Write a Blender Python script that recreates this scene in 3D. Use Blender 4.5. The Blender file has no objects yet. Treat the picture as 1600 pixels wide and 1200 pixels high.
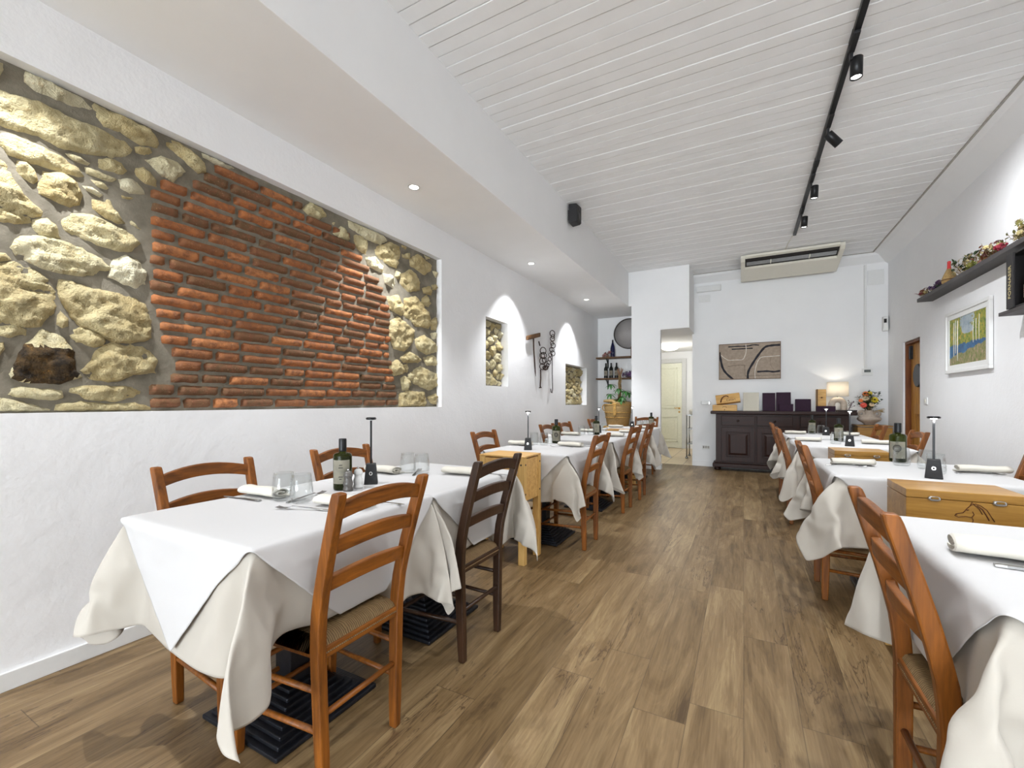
import bpy, bmesh, math, random
import numpy as np
from mathutils import Vector, Matrix, noise
from mathutils.geometry import delaunay_2d_cdt
C = bpy.context.scene.collection
SC = bpy.context.scene
PI = math.pi
R = math.radians
rnd = random.Random(7)

# ---------------------------------------------------------------- camera
cam = bpy.data.cameras.new('camera'); cam.lens = 680 / 1600 * 36; cam.sensor_width = 36
cam.shift_y = 28 / 1600; cam.clip_start = .02
camo = bpy.data.objects.new('camera', cam); C.objects.link(camo)
camo.location = (0, 0, 1.16); camo.rotation_euler = (R(90), 0, math.atan(362 / 680))
SC.camera = camo
# ---------------------------------------------------------------- colour management, world
SC.view_settings.view_transform = 'Standard'; SC.view_settings.look = 'None'
SC.view_settings.gamma = 1; SC.view_settings.use_curve_mapping = False
SC.view_settings.exposure = 0.70
SC.cycles.transparent_max_bounces = 32
w = bpy.data.worlds.new('daylight'); SC.world = w; w.use_nodes = True
w.node_tree.nodes['Background'].inputs[0].default_value = (.80, .88, 1, 1)
w.node_tree.nodes['Background'].inputs[1].default_value = 1.0
# ---------------------------------------------------------------- big lights
def light(name, kind, loc, energy, col=(1, 1, 1), **kw):
    l = bpy.data.lights.new(name, kind); l.energy = energy; l.color = col
    tgt = kw.pop('target', None)
    for k, v in kw.items(): setattr(l, k, v)
    o = bpy.data.objects.new(name, l); C.objects.link(o); o.location = loc
    if tgt is not None: o.rotation_euler = (Vector(tgt) - Vector(loc)).to_track_quat('-Z', 'Y').to_euler()
    return o
# fill light added behind the camera, as daylight from an unseen shop front
light('shopfront_fill', 'AREA', (-.3, -10.2, 1.2), 185, (.84, .92, 1), shape='RECTANGLE', size=3.9, size_y=2.8, target=(-.3, 0, 5.0))
# second fill light, added low and aimed upward to brighten the ceiling
light('ceiling_fill', 'AREA', (-.3, -10.2, .45), 430, (.88, .95, 1), shape='RECTANGLE', size=3.9, size_y=.8, target=(-.3, -5.2, 4.4))
WALLX, RWALL, SOFX, CEIL, SOFZ, BACK = -2.62, 1.95, -1.80, 3.45, 2.85, 8.58
SPOTW = 84
for y_ in (-3.76, -1.62, .52, 2.66, 4.80, 6.92):
    light('downlight_beam', 'SPOT', (-2.29, y_, 2.835), SPOTW, (.95, .97, 1), spot_size=R(90), spot_blend=.6, shadow_soft_size=.02, target=(-2.29, y_, 0))
TRACKX = .61
TRACK = [(-2.6, (.9, -2.4, 0)), (-1.1, (.3, -1.2, 0)), (.3, (.6, .2, 0)), (1.6, (.9, 1.4, 0)), (2.55, (.3, 2.6, 0)), (3.51, (.55, 3.6, 0)), (4.38, (2.4, 4.9, 1.2)), (5.39, (.5, 5.7, 0)), (6.23, (.45, 6.5, 0))]
for y_, t_ in TRACK:
    light('track_beam', 'SPOT', (TRACKX + .0 + (t_[0] - TRACKX) * .06, y_ + (t_[1] - y_) * .06, 3.19), 60, (.94, .97, 1), spot_size=R(112), spot_blend=.8, shadow_soft_size=.025, target=t_)
# corridor lamp, table lamp on the sideboard
light('corridor_lamp_light', 'POINT', (-1.5, 10.2, 2.2), 11, (1, .98, .92), shadow_soft_size=.12)
light('sideboard_lamp_light', 'POINT', (1.29, 8.36, 1.36), 2.0, (1, .93, .82), shadow_soft_size=.03)

# ---------------------------------------------------------------- helpers
def lin(c):
    return tuple(((x / 255) / 12.92 if x / 255 <= .04045 else ((x / 255 + .055) / 1.055) ** 2.4) for x in c) + (1,)
class NT:
    def __init__(s, name):
        s.m = bpy.data.materials.new(name); s.m.use_nodes = True; s.t = s.m.node_tree; s.b = s.t.nodes['Principled BSDF']
    def n(s, typ, **kw):
        x = s.t.nodes.new(typ)
        for k, v in kw.items(): setattr(x, k, v)
        return x
    def l(s, a, b): s.t.links.new(a, b)
    def math(s, op, a, b=None, c=None):
        x = s.n('ShaderNodeMath', operation=op)
        for i, v in enumerate((a, b, c)):
            if v is None: continue
            if isinstance(v, (int, float)): x.inputs[i].default_value = v
            else: s.l(v, x.inputs[i])
        return x.outputs[0]
    def coord(s, kind='Object', scale=(1, 1, 1), loc=(0, 0, 0)):
        tc = s.n('ShaderNodeTexCoord'); mp = s.n('ShaderNodeMapping'); mp.inputs['Scale'].default_value = scale; mp.inputs['Location'].default_value = loc
        s.l(tc.outputs[kind], mp.inputs[0]); return mp.outputs[0]
    def noise(s, vec, scale=5, detail=4, rough=.5, dist=0):
        x = s.n('ShaderNodeTexNoise'); x.inputs['Scale'].default_value = scale; x.inputs['Detail'].default_value = detail
        x.inputs['Roughness'].default_value = rough; x.inputs['Distortion'].default_value = dist
        s.l(vec, x.inputs['Vector']); return x.outputs['Fac']
    def ramp(s, fac, stops):
        x = s.n('ShaderNodeValToRGB'); e = x.color_ramp.elements
        while len(e) < len(stops): e.new(.5)
        for i, (p, c) in enumerate(stops): e[i].position = p; e[i].color = c if len(c) == 4 else lin(c)
        s.l(fac, x.inputs[0]); return x.outputs[0]
    def mix(s, f, a, b, mode='MIX'):
        x = s.n('ShaderNodeMix', data_type='RGBA', blend_type=mode)
        for i, v in ((0, f), (6, a), (7, b)):
            if isinstance(v, (int, float)): x.inputs[i].default_value = v
            elif isinstance(v, tuple): x.inputs[i].default_value = v
            else: s.l(v, x.inputs[i])
        return x.outputs[2]
    def bump(s, h, strength=.3, dist=.01):
        x = s.n('ShaderNodeBump'); x.inputs['Strength'].default_value = strength; x.inputs['Distance'].default_value = dist
        s.l(h, x.inputs['Height']); s.l(x.outputs[0], s.b.inputs['Normal'])
    def col(s, c):
        if isinstance(c, tuple): s.b.inputs['Base Color'].default_value = c
        else: s.l(c, s.b.inputs['Base Color'])
    def set(s, **kw):
        for k, v in kw.items(): s.b.inputs[k.replace('_', ' ')].default_value = v
        return s
def plain(name, c, rough=.5, metal=0, var=.06, scale=30, bump=0, **kw):
    s = NT(name); v = s.coord(); f = s.noise(v, scale, 3)
    c = lin(c); a = tuple(x * (1 - var * 2) for x in c[:3]) + (1,); b = tuple(min(1, x * (1 + var * 2)) for x in c[:3]) + (1,)
    s.col(s.ramp(f, [(.3, a), (.7, b)])); s.set(Roughness=rough, Metallic=metal, **kw)
    if bump: s.bump(f, bump, .002)
    return s.m
def glow(name, c, strength):
    s = NT(name); s.col(lin(c)); s.b.inputs['Emission Color'].default_value = lin(c); s.b.inputs['Emission Strength'].default_value = strength; return s.m
def wood(name, dark, light_, axis=0, rough=.42, scale=1.0, contrast=1.0, coat=0):
    s = NT(name); sc = [14 * scale] * 3; sc[axis] = 1.1 * scale
    v = s.coord(scale=tuple(sc)); f = s.noise(v, 2.2, 6, .62, .8); g = s.noise(v, 9, 3, .5)
    h = s.math('ADD', s.math('MULTIPLY', f, .75), s.math('MULTIPLY', g, .25))
    s.col(s.ramp(h, [(.5 - .17 * contrast, lin(dark)), (.5 + .17 * contrast, lin(light_))])); s.set(Roughness=rough); s.bump(h, .08, .002)
    s.b.inputs['Specular IOR Level'].default_value = .35
    if coat: s.b.inputs['Coat Weight'].default_value = coat; s.b.inputs['Coat Roughness'].default_value = .25
    return s.m
M = {}
def plaster(name, c, bs=.25):
    s = NT(name); v = s.coord('Generated') if False else s.coord(); a = s.noise(v, 3.0, 5, .6); b = s.noise(v, 55, 4, .6)
    c = lin(c); s.col(s.ramp(a, [(.2, tuple(x * .96 for x in c[:3]) + (1,)), (.8, c)])); s.set(Roughness=.9)
    h = s.math('ADD', s.math('MULTIPLY', a, 3.0), s.math('MULTIPLY', b, .35)); s.bump(h, bs, .012); return s.m
M['wall'] = plaster('white_plaster', (242, 242, 243), .26)
M['smooth'] = plaster('smooth_plaster', (243, 243, 243), .06)
M['ceil'] = plain('painted_boards', (243, 243, 243), .6, var=.008, scale=6)
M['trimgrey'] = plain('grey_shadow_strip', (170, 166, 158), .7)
M['orange'] = wood('orange_beech', (86, 46, 10), (144, 84, 24), 2, .46, 1, .9, .04)
M['orangex'] = wood('orange_beech_slat', (86, 46, 10), (144, 84, 24), 0, .46, 1, .9, .04)
M['dark'] = wood('dark_walnut', (36, 22, 12), (66, 42, 26), 2, .4, 1, 1, .08)
M['darkx'] = wood('dark_walnut_slat', (36, 22, 12), (66, 42, 26), 0, .4, 1, 1, .08)
M['pine'] = wood('pine', (188, 142, 74), (224, 186, 118), 2, .5)
M['pinex'] = wood('pine_panel', (184, 136, 70), (226, 184, 116), 0, .5)
M['crate'] = wood('yellow_crate_wood', (142, 98, 32), (184, 138, 62), 0, .38, .8, 1, .3)
M['side'] = wood('mahogany', (25, 9, 5), (52, 23, 13), 0, .5, 1, 1, .0)
M['sidev'] = wood('mahogany_upright', (25, 9, 5), (52, 23, 13), 2, .5, 1, 1, .0)
M['shelfwood'] = wood('brown_shelf_wood', (78, 52, 30), (120, 86, 52), 0, .6)
M['iron'] = plain('cast_iron', (38, 40, 46), .42, .6, .1, 40, .1)
M['black'] = plain('black_metal', (20, 21, 24), .4, .3)
M['blackp'] = plain('black_plastic', (24, 23, 25), .55)
M['steel'] = plain('stainless_steel', (150, 150, 150), .22, 1, .03)
M['chrome'] = plain('chrome', (205, 205, 205), .12, 1, .02)
M['brass'] = plain('brass', (190, 150, 80), .25, 1, .05)
M['whitep'] = plain('white_plastic', (228, 228, 226), .45, var=.008)
M['creamp'] = plain('cream_plastic', (226, 222, 208), .45, var=.008)
M['rust'] = plain('rusty_iron', (58, 40, 32), .75, .4, .25, 60, .3)
M['greyshelf'] = plain('anthracite_board', (70, 66, 66), .55)
M['purple'] = plain('aubergine_leatherette', (46, 22, 42), .6, bump=.1, Specular_IOR_Level=.2)
M['linen'] = plain('linen_paper', (206, 200, 184), .7, var=.01)
M['label'] = plain('cream_label', (222, 216, 196), .7)
M['ink'] = plain('dark_ink', (40, 36, 34), .8)
M['burn'] = plain('branded_mark', (92, 48, 16), .8)
M['gold'] = plain('gold_print', (205, 190, 140), .5, .4)
M['clay'] = plain('beige_ceramic', (196, 182, 166), .65, bump=.1)
M['shade'] = plain('linen_lampshade', (232, 226, 214), .9)
M['shade'].node_tree.nodes['Principled BSDF'].inputs['Transmission Weight'].default_value = 0.0
def glass(name, c, rough=.0, ior=1.45, tr=1):
    s = NT(name); s.col(lin(c)); s.set(Roughness=rough, IOR=ior, Transmission_Weight=tr); return s.m
def thin_glass():
    m = bpy.data.materials.new('clear_glass'); m.use_nodes = True; t = m.node_tree; t.nodes.clear(); o = t.nodes.new('ShaderNodeOutputMaterial'); x = t.nodes.new('ShaderNodeMixShader')
    lw = t.nodes.new('ShaderNodeLayerWeight'); lw.inputs[0].default_value = .25; pw = t.nodes.new('ShaderNodeMath'); pw.operation = 'MULTIPLY'; pw.inputs[1].default_value = .62; tr = t.nodes.new('ShaderNodeBsdfTransparent'); tr.inputs[0].default_value = (.965, .975, .975, 1); gl = t.nodes.new('ShaderNodeBsdfGlossy'); gl.inputs['Roughness'].default_value = .03
    t.links.new(lw.outputs['Facing'], pw.inputs[0]); t.links.new(pw.outputs[0], x.inputs[0]); t.links.new(tr.outputs[0], x.inputs[1]); t.links.new(gl.outputs[0], x.inputs[2]); t.links.new(x.outputs[0], o.inputs[0]); return m
M['glass'] = thin_glass()
M['pane'] = glass('window_glass', (250, 252, 252), 0, 1.05)
M['green'] = glass('dark_green_glass', (58, 66, 14), .03, 1.3, .75)
M['wineglass'] = plain('dark_wine_glass', (16, 18, 14), .08)
M['blueglass'] = plain('cobalt_bottle_glass', (16, 20, 60), .1)
M['lit'] = glow('lit_led', (255, 255, 250), 9); M['litbutton'] = glow('lit_button', (255, 255, 255), 2.2)
M['litsoft'] = glow('lit_diffuser', (255, 252, 240), 5)
def cloth_mat(name, c, sc=900):
    s = NT(name); v = s.coord(); a = s.noise(s.coord(scale=(1, .25, 1)), 260, 2); b = s.noise(v, 4, 3)
    c = lin(c); s.col(s.mix(s.math('MULTIPLY', b, .12), c, tuple(x * .8 for x in c[:3]) + (1,))); s.set(Roughness=.85, Sheen_Weight=.15)
    s.bump(a, .12, .001); return s.m
M['over'] = cloth_mat('white_table_linen', (197, 196, 196)); M['under'] = cloth_mat('cream_table_linen', (186, 180, 170))
M['napkin'] = cloth_mat('ivory_napkin', (212, 207, 195))
def rush():
    s = NT('rush_weave'); tc = s.n('ShaderNodeTexCoord'); sp = s.n('ShaderNodeSeparateXYZ'); s.l(tc.outputs['Object'], sp.inputs[0])
    ax = s.math('ABSOLUTE', sp.outputs[0]); ay = s.math('ABSOLUTE', sp.outputs[1])
    side = s.math('GREATER_THAN', ax, ay)
    u = s.math('ADD', s.math('MULTIPLY', side, sp.outputs[1]), s.math('MULTIPLY', s.math('SUBTRACT', 1, side), sp.outputs[0]))
    v = s.math('ADD', s.math('MULTIPLY', side, sp.outputs[0]), s.math('MULTIPLY', s.math('SUBTRACT', 1, side), sp.outputs[1]))
    cv = s.n('ShaderNodeCombineXYZ'); s.l(s.math('MULTIPLY', u, 1.0), cv.inputs[0]); s.l(s.math('MULTIPLY', v, .12), cv.inputs[1]); s.l(s.math('MULTIPLY', sp.outputs[2], .3), cv.inputs[2])
    f = s.noise(cv.outputs[0], 130, 3, .6, .4)
    w1 = s.math('ABSOLUTE', s.math('SINE', s.math('ADD', s.math('MULTIPLY', u, 430), s.math('MULTIPLY', s.noise(cv.outputs[0], 30, 2), 5))))
    h = s.math('ADD', s.math('MULTIPLY', w1, .6), s.math('MULTIPLY', f, .6))
    s.col(s.ramp(h, [(.15, (88, 64, 38)), (.55, (140, 110, 72)), (1, (176, 146, 102))])); s.set(Roughness=.7); s.bump(h, .9, .004); return s.m
M['rush'] = rush()
def oak_floor():
    s = NT('oak_plank_floor'); W = .185; L = 1.22
    tc = s.n('ShaderNodeTexCoord'); sp = s.n('ShaderNodeSeparateXYZ'); s.l(tc.outputs['Object'], sp.inputs[0])
    xr = s.math('DIVIDE', sp.outputs[0], W); row = s.math('FLOOR', xr)
    off = s.math('FRACT', s.math('MULTIPLY', s.math('SINE', s.math('MULTIPLY', row, 12.989)), 437.58))
    yr = s.math('ADD', s.math('DIVIDE', sp.outputs[1], L), off); cel = s.math('FLOOR', yr)
    cid = s.n('ShaderNodeCombineXYZ'); s.l(row, cid.inputs[0]); s.l(cel, cid.inputs[1])
    wn = s.n('ShaderNodeTexWhiteNoise', noise_dimensions='3D'); s.l(cid.outputs[0], wn.inputs['Vector'])
    # per plank shift of the grain
    sh = s.n('ShaderNodeVectorMath', operation='MULTIPLY_ADD'); s.l(wn.outputs['Color'], sh.inputs[0]); sh.inputs[1].default_value = (7, 31, 3); s.l(tc.outputs['Object'], sh.inputs[2])
    def g(sx, sy, sc, det, ro, di):
        mp = s.n('ShaderNodeMapping'); mp.inputs['Scale'].default_value = (sx, sy, 1); s.l(sh.outputs[0], mp.inputs[0]); return s.noise(mp.outputs[0], sc, det, ro, di)
    big = g(1, .16, 5.5, 5, .6, 1.6); fine = g(1, .03, 140, 3, .6, 0); mid = g(1, .07, 30, 4, .6, .6)
    crack = g(1, .12, 9, 6, .62, 1.8)
    cr = s.math('SUBTRACT', 1, s.math('MULTIPLY', s.math('ABSOLUTE', s.math('SUBTRACT', crack, .5)), 55)); cr = s.math('MAXIMUM', cr, 0)
    msk = g(1, .35, 2.6, 2, .5, 0); cr = s.math('MULTIPLY', cr, s.math('GREATER_THAN', msk, .57))
    rings = s.math('SINE', s.math('MULTIPLY', big, 75))
    h = s.math('ADD', s.math('MULTIPLY', big, .55), s.math('ADD', s.math('MULTIPLY', mid, .28), s.math('MULTIPLY', fine, .22)))
    h = s.math('ADD', h, s.math('MULTIPLY', rings, .018))
    h = s.math('ADD', h, s.math('MULTIPLY', s.math('SUBTRACT', wn.outputs['Value'], .5), .10))
    c = s.ramp(h, [(.34, (76, 58, 36)), (.47, (110, 88, 58)), (.56, (126, 103, 72)), (.70, (152, 130, 94))])
    c = s.mix(s.math('MULTIPLY', cr, .75), c, lin((62, 42, 26)))
    fx = s.math('FRACT', xr); fy = s.math('FRACT', yr)
    ex = s.math('LESS_THAN', s.math('MINIMUM', fx, s.math('SUBTRACT', 1, fx)), .006); ey = s.math('LESS_THAN', s.math('MINIMUM', fy, s.math('SUBTRACT', 1, fy)), .0012)
    seam = s.math('MAXIMUM', ex, ey)
    c = s.mix(s.math('MULTIPLY', seam, .55), c, lin((50, 38, 28))); s.col(c)
    s.set(Roughness=.42); s.b.inputs['Specular IOR Level'].default_value = .4
    s.bump(s.math('SUBTRACT', s.math('ADD', s.math('MULTIPLY', fine, .5), mid), s.math('ADD', s.math('MULTIPLY', seam, .8), s.math('MULTIPLY', cr, .5))), .16, .003)
    return s.m
M['floor'] = oak_floor()
def tile_floor():
    s = NT('terracotta_tiles'); v = s.coord(scale=(1, 1, 1)); b = s.n('ShaderNodeTexBrick'); b.offset = 0; s.l(v, b.inputs['Vector'])
    b.inputs['Scale'].default_value = 1; b.inputs['Brick Width'].default_value = .33; b.inputs['Row Height'].default_value = .33; b.inputs['Mortar Size'].default_value = .006
    b.inputs['Color1'].default_value = lin((222, 204, 172)); b.inputs['Color2'].default_value = lin((214, 192, 160)); b.inputs['Mortar'].default_value = lin((150, 130, 105))
    s.col(b.outputs[0]); s.set(Roughness=.35); return s.m
M['tiles'] = tile_floor()
def rock():
    s = NT('limestone'); v = s.coord(); at = s.n('ShaderNodeAttribute', attribute_name='tone'); sp = s.n('ShaderNodeSeparateColor'); s.l(at.outputs['Color'], sp.inputs[0])
    a = s.noise(v, 7, 6, .65, .4); b = s.noise(v, 34, 5, .7); pit = s.noise(v, 120, 3, .6)
    base = s.ramp(s.math('ADD', s.math('MULTIPLY', a, .6), s.math('MULTIPLY', sp.outputs[0], .4)), [(.25, (192, 172, 124)), (.45, (212, 199, 156)), (.7, (228, 220, 190))])
    base = s.mix(s.math('MULTIPLY', s.math('GREATER_THAN', b, .6), .35), base, lin((190, 158, 100)))
    dk = s.ramp(s.noise(v, 22, 6, .7), [(.4, (46, 36, 24)), (.62, (96, 72, 38)), (.72, (170, 120, 50))])
    base = s.mix(sp.outputs[1], base, dk)
    s.col(base); s.set(Roughness=.92); s.bump(s.math('ADD', s.math('MULTIPLY', b, 1.2), s.math('MULTIPLY', pit, .4)), 1.0, .022); return s.m
def brickm():
    s = NT('old_brick'); v = s.coord(); at = s.n('ShaderNodeAttribute', attribute_name='tone'); sp = s.n('ShaderNodeSeparateColor'); s.l(at.outputs['Color'], sp.inputs[0])
    a = s.noise(v, 26, 5, .65, .3); b = s.noise(v, 120, 4, .7)
    c = s.ramp(sp.outputs[0], [(0, (104, 78, 52)), (.2, (148, 94, 56)), (.6, (168, 102, 56)), (1, (188, 124, 76))])
    c = s.mix(s.ramp(a, [(.40, (0, 0, 0)), (.66, (255, 255, 255))]), c, lin((124, 80, 54)))
    c = s.mix(s.math('MULTIPLY', s.math('GREATER_THAN', b, .64), .55), c, lin((206, 160, 120))); s.col(c)
    s.set(Roughness=.9); s.bump(s.math('ADD', a, s.math('MULTIPLY', b, .5)), .8, .006); return s.m
def mortar():
    s = NT('grey_mortar'); v = s.coord(); a = s.noise(v, 12, 5, .6); b = s.noise(v, 90, 4, .7)
    s.col(s.ramp(a, [(.3, (108, 102, 88)), (.7, (140, 133, 118))])); s.set(Roughness=.95); s.bump(s.math('ADD', a, s.math('MULTIPLY', b, .5)), .7, .008); return s.m
M['rock'] = rock(); M['brick'] = brickm(); M['mortar'] = mortar()
M['leaf'] = plain('green_leaf', (46, 104, 38), .5, var=.2); M['leafdark'] = plain('dark_leaf', (38, 62, 28), .6, var=.2)
M['stem'] = plain('woody_stem', (128, 104, 66), .8, var=.15)
M['straw'] = plain('woven_straw', (196, 154, 84), .75, var=.22, scale=90, bump=.8)
M['yellow'] = plain('yellow_cloth', (214, 164, 34), .8)

# mesh helpers
def box(bm, x0, x1, y0, y1, z0, z1, mi=0):
    v = [bm.verts.new(p) for p in ((x0, y0, z0), (x1, y0, z0), (x1, y1, z0), (x0, y1, z0), (x0, y0, z1), (x1, y0, z1), (x1, y1, z1), (x0, y1, z1))]
    for f in ((0, 3, 2, 1), (4, 5, 6, 7), (0, 1, 5, 4), (1, 2, 6, 5), (2, 3, 7, 6), (3, 0, 4, 7)):
        bm.faces.new([v[i] for i in f]).material_index = mi
    return v
def cyl(bm, p0, p1, r0, r1=None, seg=12, mi=0, caps=True):
    r1 = r0 if r1 is None else r1; p0 = Vector(p0); p1 = Vector(p1); q = (p1 - p0).to_track_quat('Z', 'Y'); a = []; b = []
    for i in range(seg):
        t = 2 * PI * i / seg; d = Vector((math.cos(t), math.sin(t), 0)); a.append(bm.verts.new(p0 + q @ (d * r0))); b.append(bm.verts.new(p1 + q @ (d * r1)))
    for i in range(seg):
        j = (i + 1) % seg; f = bm.faces.new((a[i], a[j], b[j], b[i])); f.smooth = True; f.material_index = mi
    if caps:
        bm.faces.new(a[::-1]).material_index = mi; bm.faces.new(b).material_index = mi
def tube(bm, pts, r, seg=8, closed=False, mi=0):
    pts = [Vector(p) for p in pts]; n = len(pts); rings = []; up = Vector((0, 0, 1)); prev = None
    for i, p in enumerate(pts):
        d = (pts[(i + 1) % n] - pts[i - 1]) if closed else (pts[min(i + 1, n - 1)] - pts[max(i - 1, 0)])
        d.normalize()
        if prev is None: prev = d.orthogonal().normalized()
        prev = (prev - d * prev.dot(d)).normalized(); c = d.cross(prev); rr = r[i] if isinstance(r, (list, tuple)) else r
        rings.append([bm.verts.new(p + (prev * math.cos(2 * PI * k / seg) + c * math.sin(2 * PI * k / seg)) * rr) for k in range(seg)])
    for i in range(n if closed else n - 1):
        A, B = rings[i], rings[(i + 1) % n]
        for k in range(seg):
            f = bm.faces.new((A[k], A[(k + 1) % seg], B[(k + 1) % seg], B[k])); f.smooth = True; f.material_index = mi
    if not closed: bm.faces.new(rings[0][::-1]).material_index = mi; bm.faces.new(rings[-1]).material_index = mi
def lathe(bm, prof, seg=32, cx=0, cy=0, z=0, closed=False, mi=0, sx=1, sy=1):
    rings = []
    for r, h in prof:
        if r < 1e-6: rings.append([bm.verts.new((cx, cy, z + h))])
        else: rings.append([bm.verts.new((cx + sx * r * math.cos(2 * PI * i / seg), cy + sy * r * math.sin(2 * PI * i / seg), z + h)) for i in range(seg)])
    for a, b in zip(rings, rings[1:]):
        for i in range(seg):
            j = (i + 1) % seg
            if len(a) == 1 and len(b) == 1: continue
            if len(a) == 1: f = bm.faces.new((a[0], b[j], b[i]))
            elif len(b) == 1: f = bm.faces.new((a[i], a[j], b[0]))
            else: f = bm.faces.new((a[i], a[j], b[j], b[i]))
            f.smooth = True; f.material_index = mi
def sweep(bm, rings, caps=True, smooth=False):
    rr = [[bm.verts.new(p) for p in ring] for ring in rings]; n = len(rr[0])
    for a, b in zip(rr, rr[1:]):
        for i in range(n):
            f = bm.faces.new((a[i], a[(i + 1) % n], b[(i + 1) % n], b[i])); f.smooth = smooth
    if caps: bm.faces.new(rr[0][::-1]); bm.faces.new(rr[-1])
def sphere(bm, c, r, seg=10, sz=1.0, mi=0):
    rings = [(r * math.sin(PI * i / 6), -r * sz * math.cos(PI * i / 6)) for i in range(7)]; rings[0] = (0, -r * sz); rings[-1] = (0, r * sz)
    lathe(bm, rings, seg, c[0], c[1], c[2], mi=mi)
def obj(name, bm, mats, parent=None, loc=None, bevel=0, seg=2, rot=None):
    me = bpy.data.meshes.new(name); bmesh.ops.recalc_face_normals(bm, faces=bm.faces[:]); bm.to_mesh(me); bm.free()
    for m in (mats if isinstance(mats, (list, tuple)) else [mats]): me.materials.append(M[m] if isinstance(m, str) else m)
    o = bpy.data.objects.new(name, me); C.objects.link(o)
    if parent is not None: o.parent = parent
    if loc: o.location = loc
    if rot: o.rotation_euler = rot
    if bevel:
        b = o.modifiers.new('bevel', 'BEVEL'); b.width = bevel; b.segments = seg; b.limit_method = 'ANGLE'; b.angle_limit = R(35); b.harden_normals = False
    return o
def NB(): return bmesh.new()
def boxo(name, x0, x1, y0, y1, z0, z1, mat, parent=None, bevel=0, loc=None):
    bm = NB(); box(bm, x0, x1, y0, y1, z0, z1); return obj(name, bm, mat, parent, loc=loc, bevel=bevel)
def thing(name, label, cat, loc=(0, 0, 0), rz=0, group=None):
    o = bpy.data.objects.new(name, None); C.objects.link(o); o.empty_display_size = .1; o.location = loc; o.rotation_euler = (0, 0, rz)
    return tag(o, label, cat, group)
def tag(o, label, cat, group=None):
    o['label'] = label; o['category'] = cat
    if group: o['group'] = group
    return o
def struct(o): o['kind'] = 'structure'; return o
def dup(root, loc, rz, label, group=None, scale=None):
    r = root.copy(); C.objects.link(r); r.location = loc; r.rotation_euler = (root.rotation_euler[0], root.rotation_euler[1], rz); r['label'] = label
    if group: r['group'] = group
    if scale: r.scale = scale
    for ch in list(root.children):
        c = ch.copy(); C.objects.link(c); c.parent = r
        for g in list(ch.children):
            d = g.copy(); C.objects.link(d); d.parent = c
    return r
def text(name, body, size, mat, parent, loc, rot, ext=.0008, align='CENTER'):
    cu = bpy.data.curves.new(name, 'FONT'); cu.body = body; cu.size = size; cu.extrude = ext; cu.align_x = align; cu.align_y = 'CENTER'
    t = bpy.data.objects.new(name, cu); C.objects.link(t); bpy.context.view_layer.update()
    me = bpy.data.meshes.new_from_object(t.evaluated_get(bpy.context.evaluated_depsgraph_get())); bpy.data.objects.remove(t)
    me.materials.clear(); me.materials.append(M[mat]); o = bpy.data.objects.new(name, me); C.objects.link(o)
    if parent is not None: o.parent = parent
    o.location = loc; o.rotation_euler = rot; return o

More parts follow.
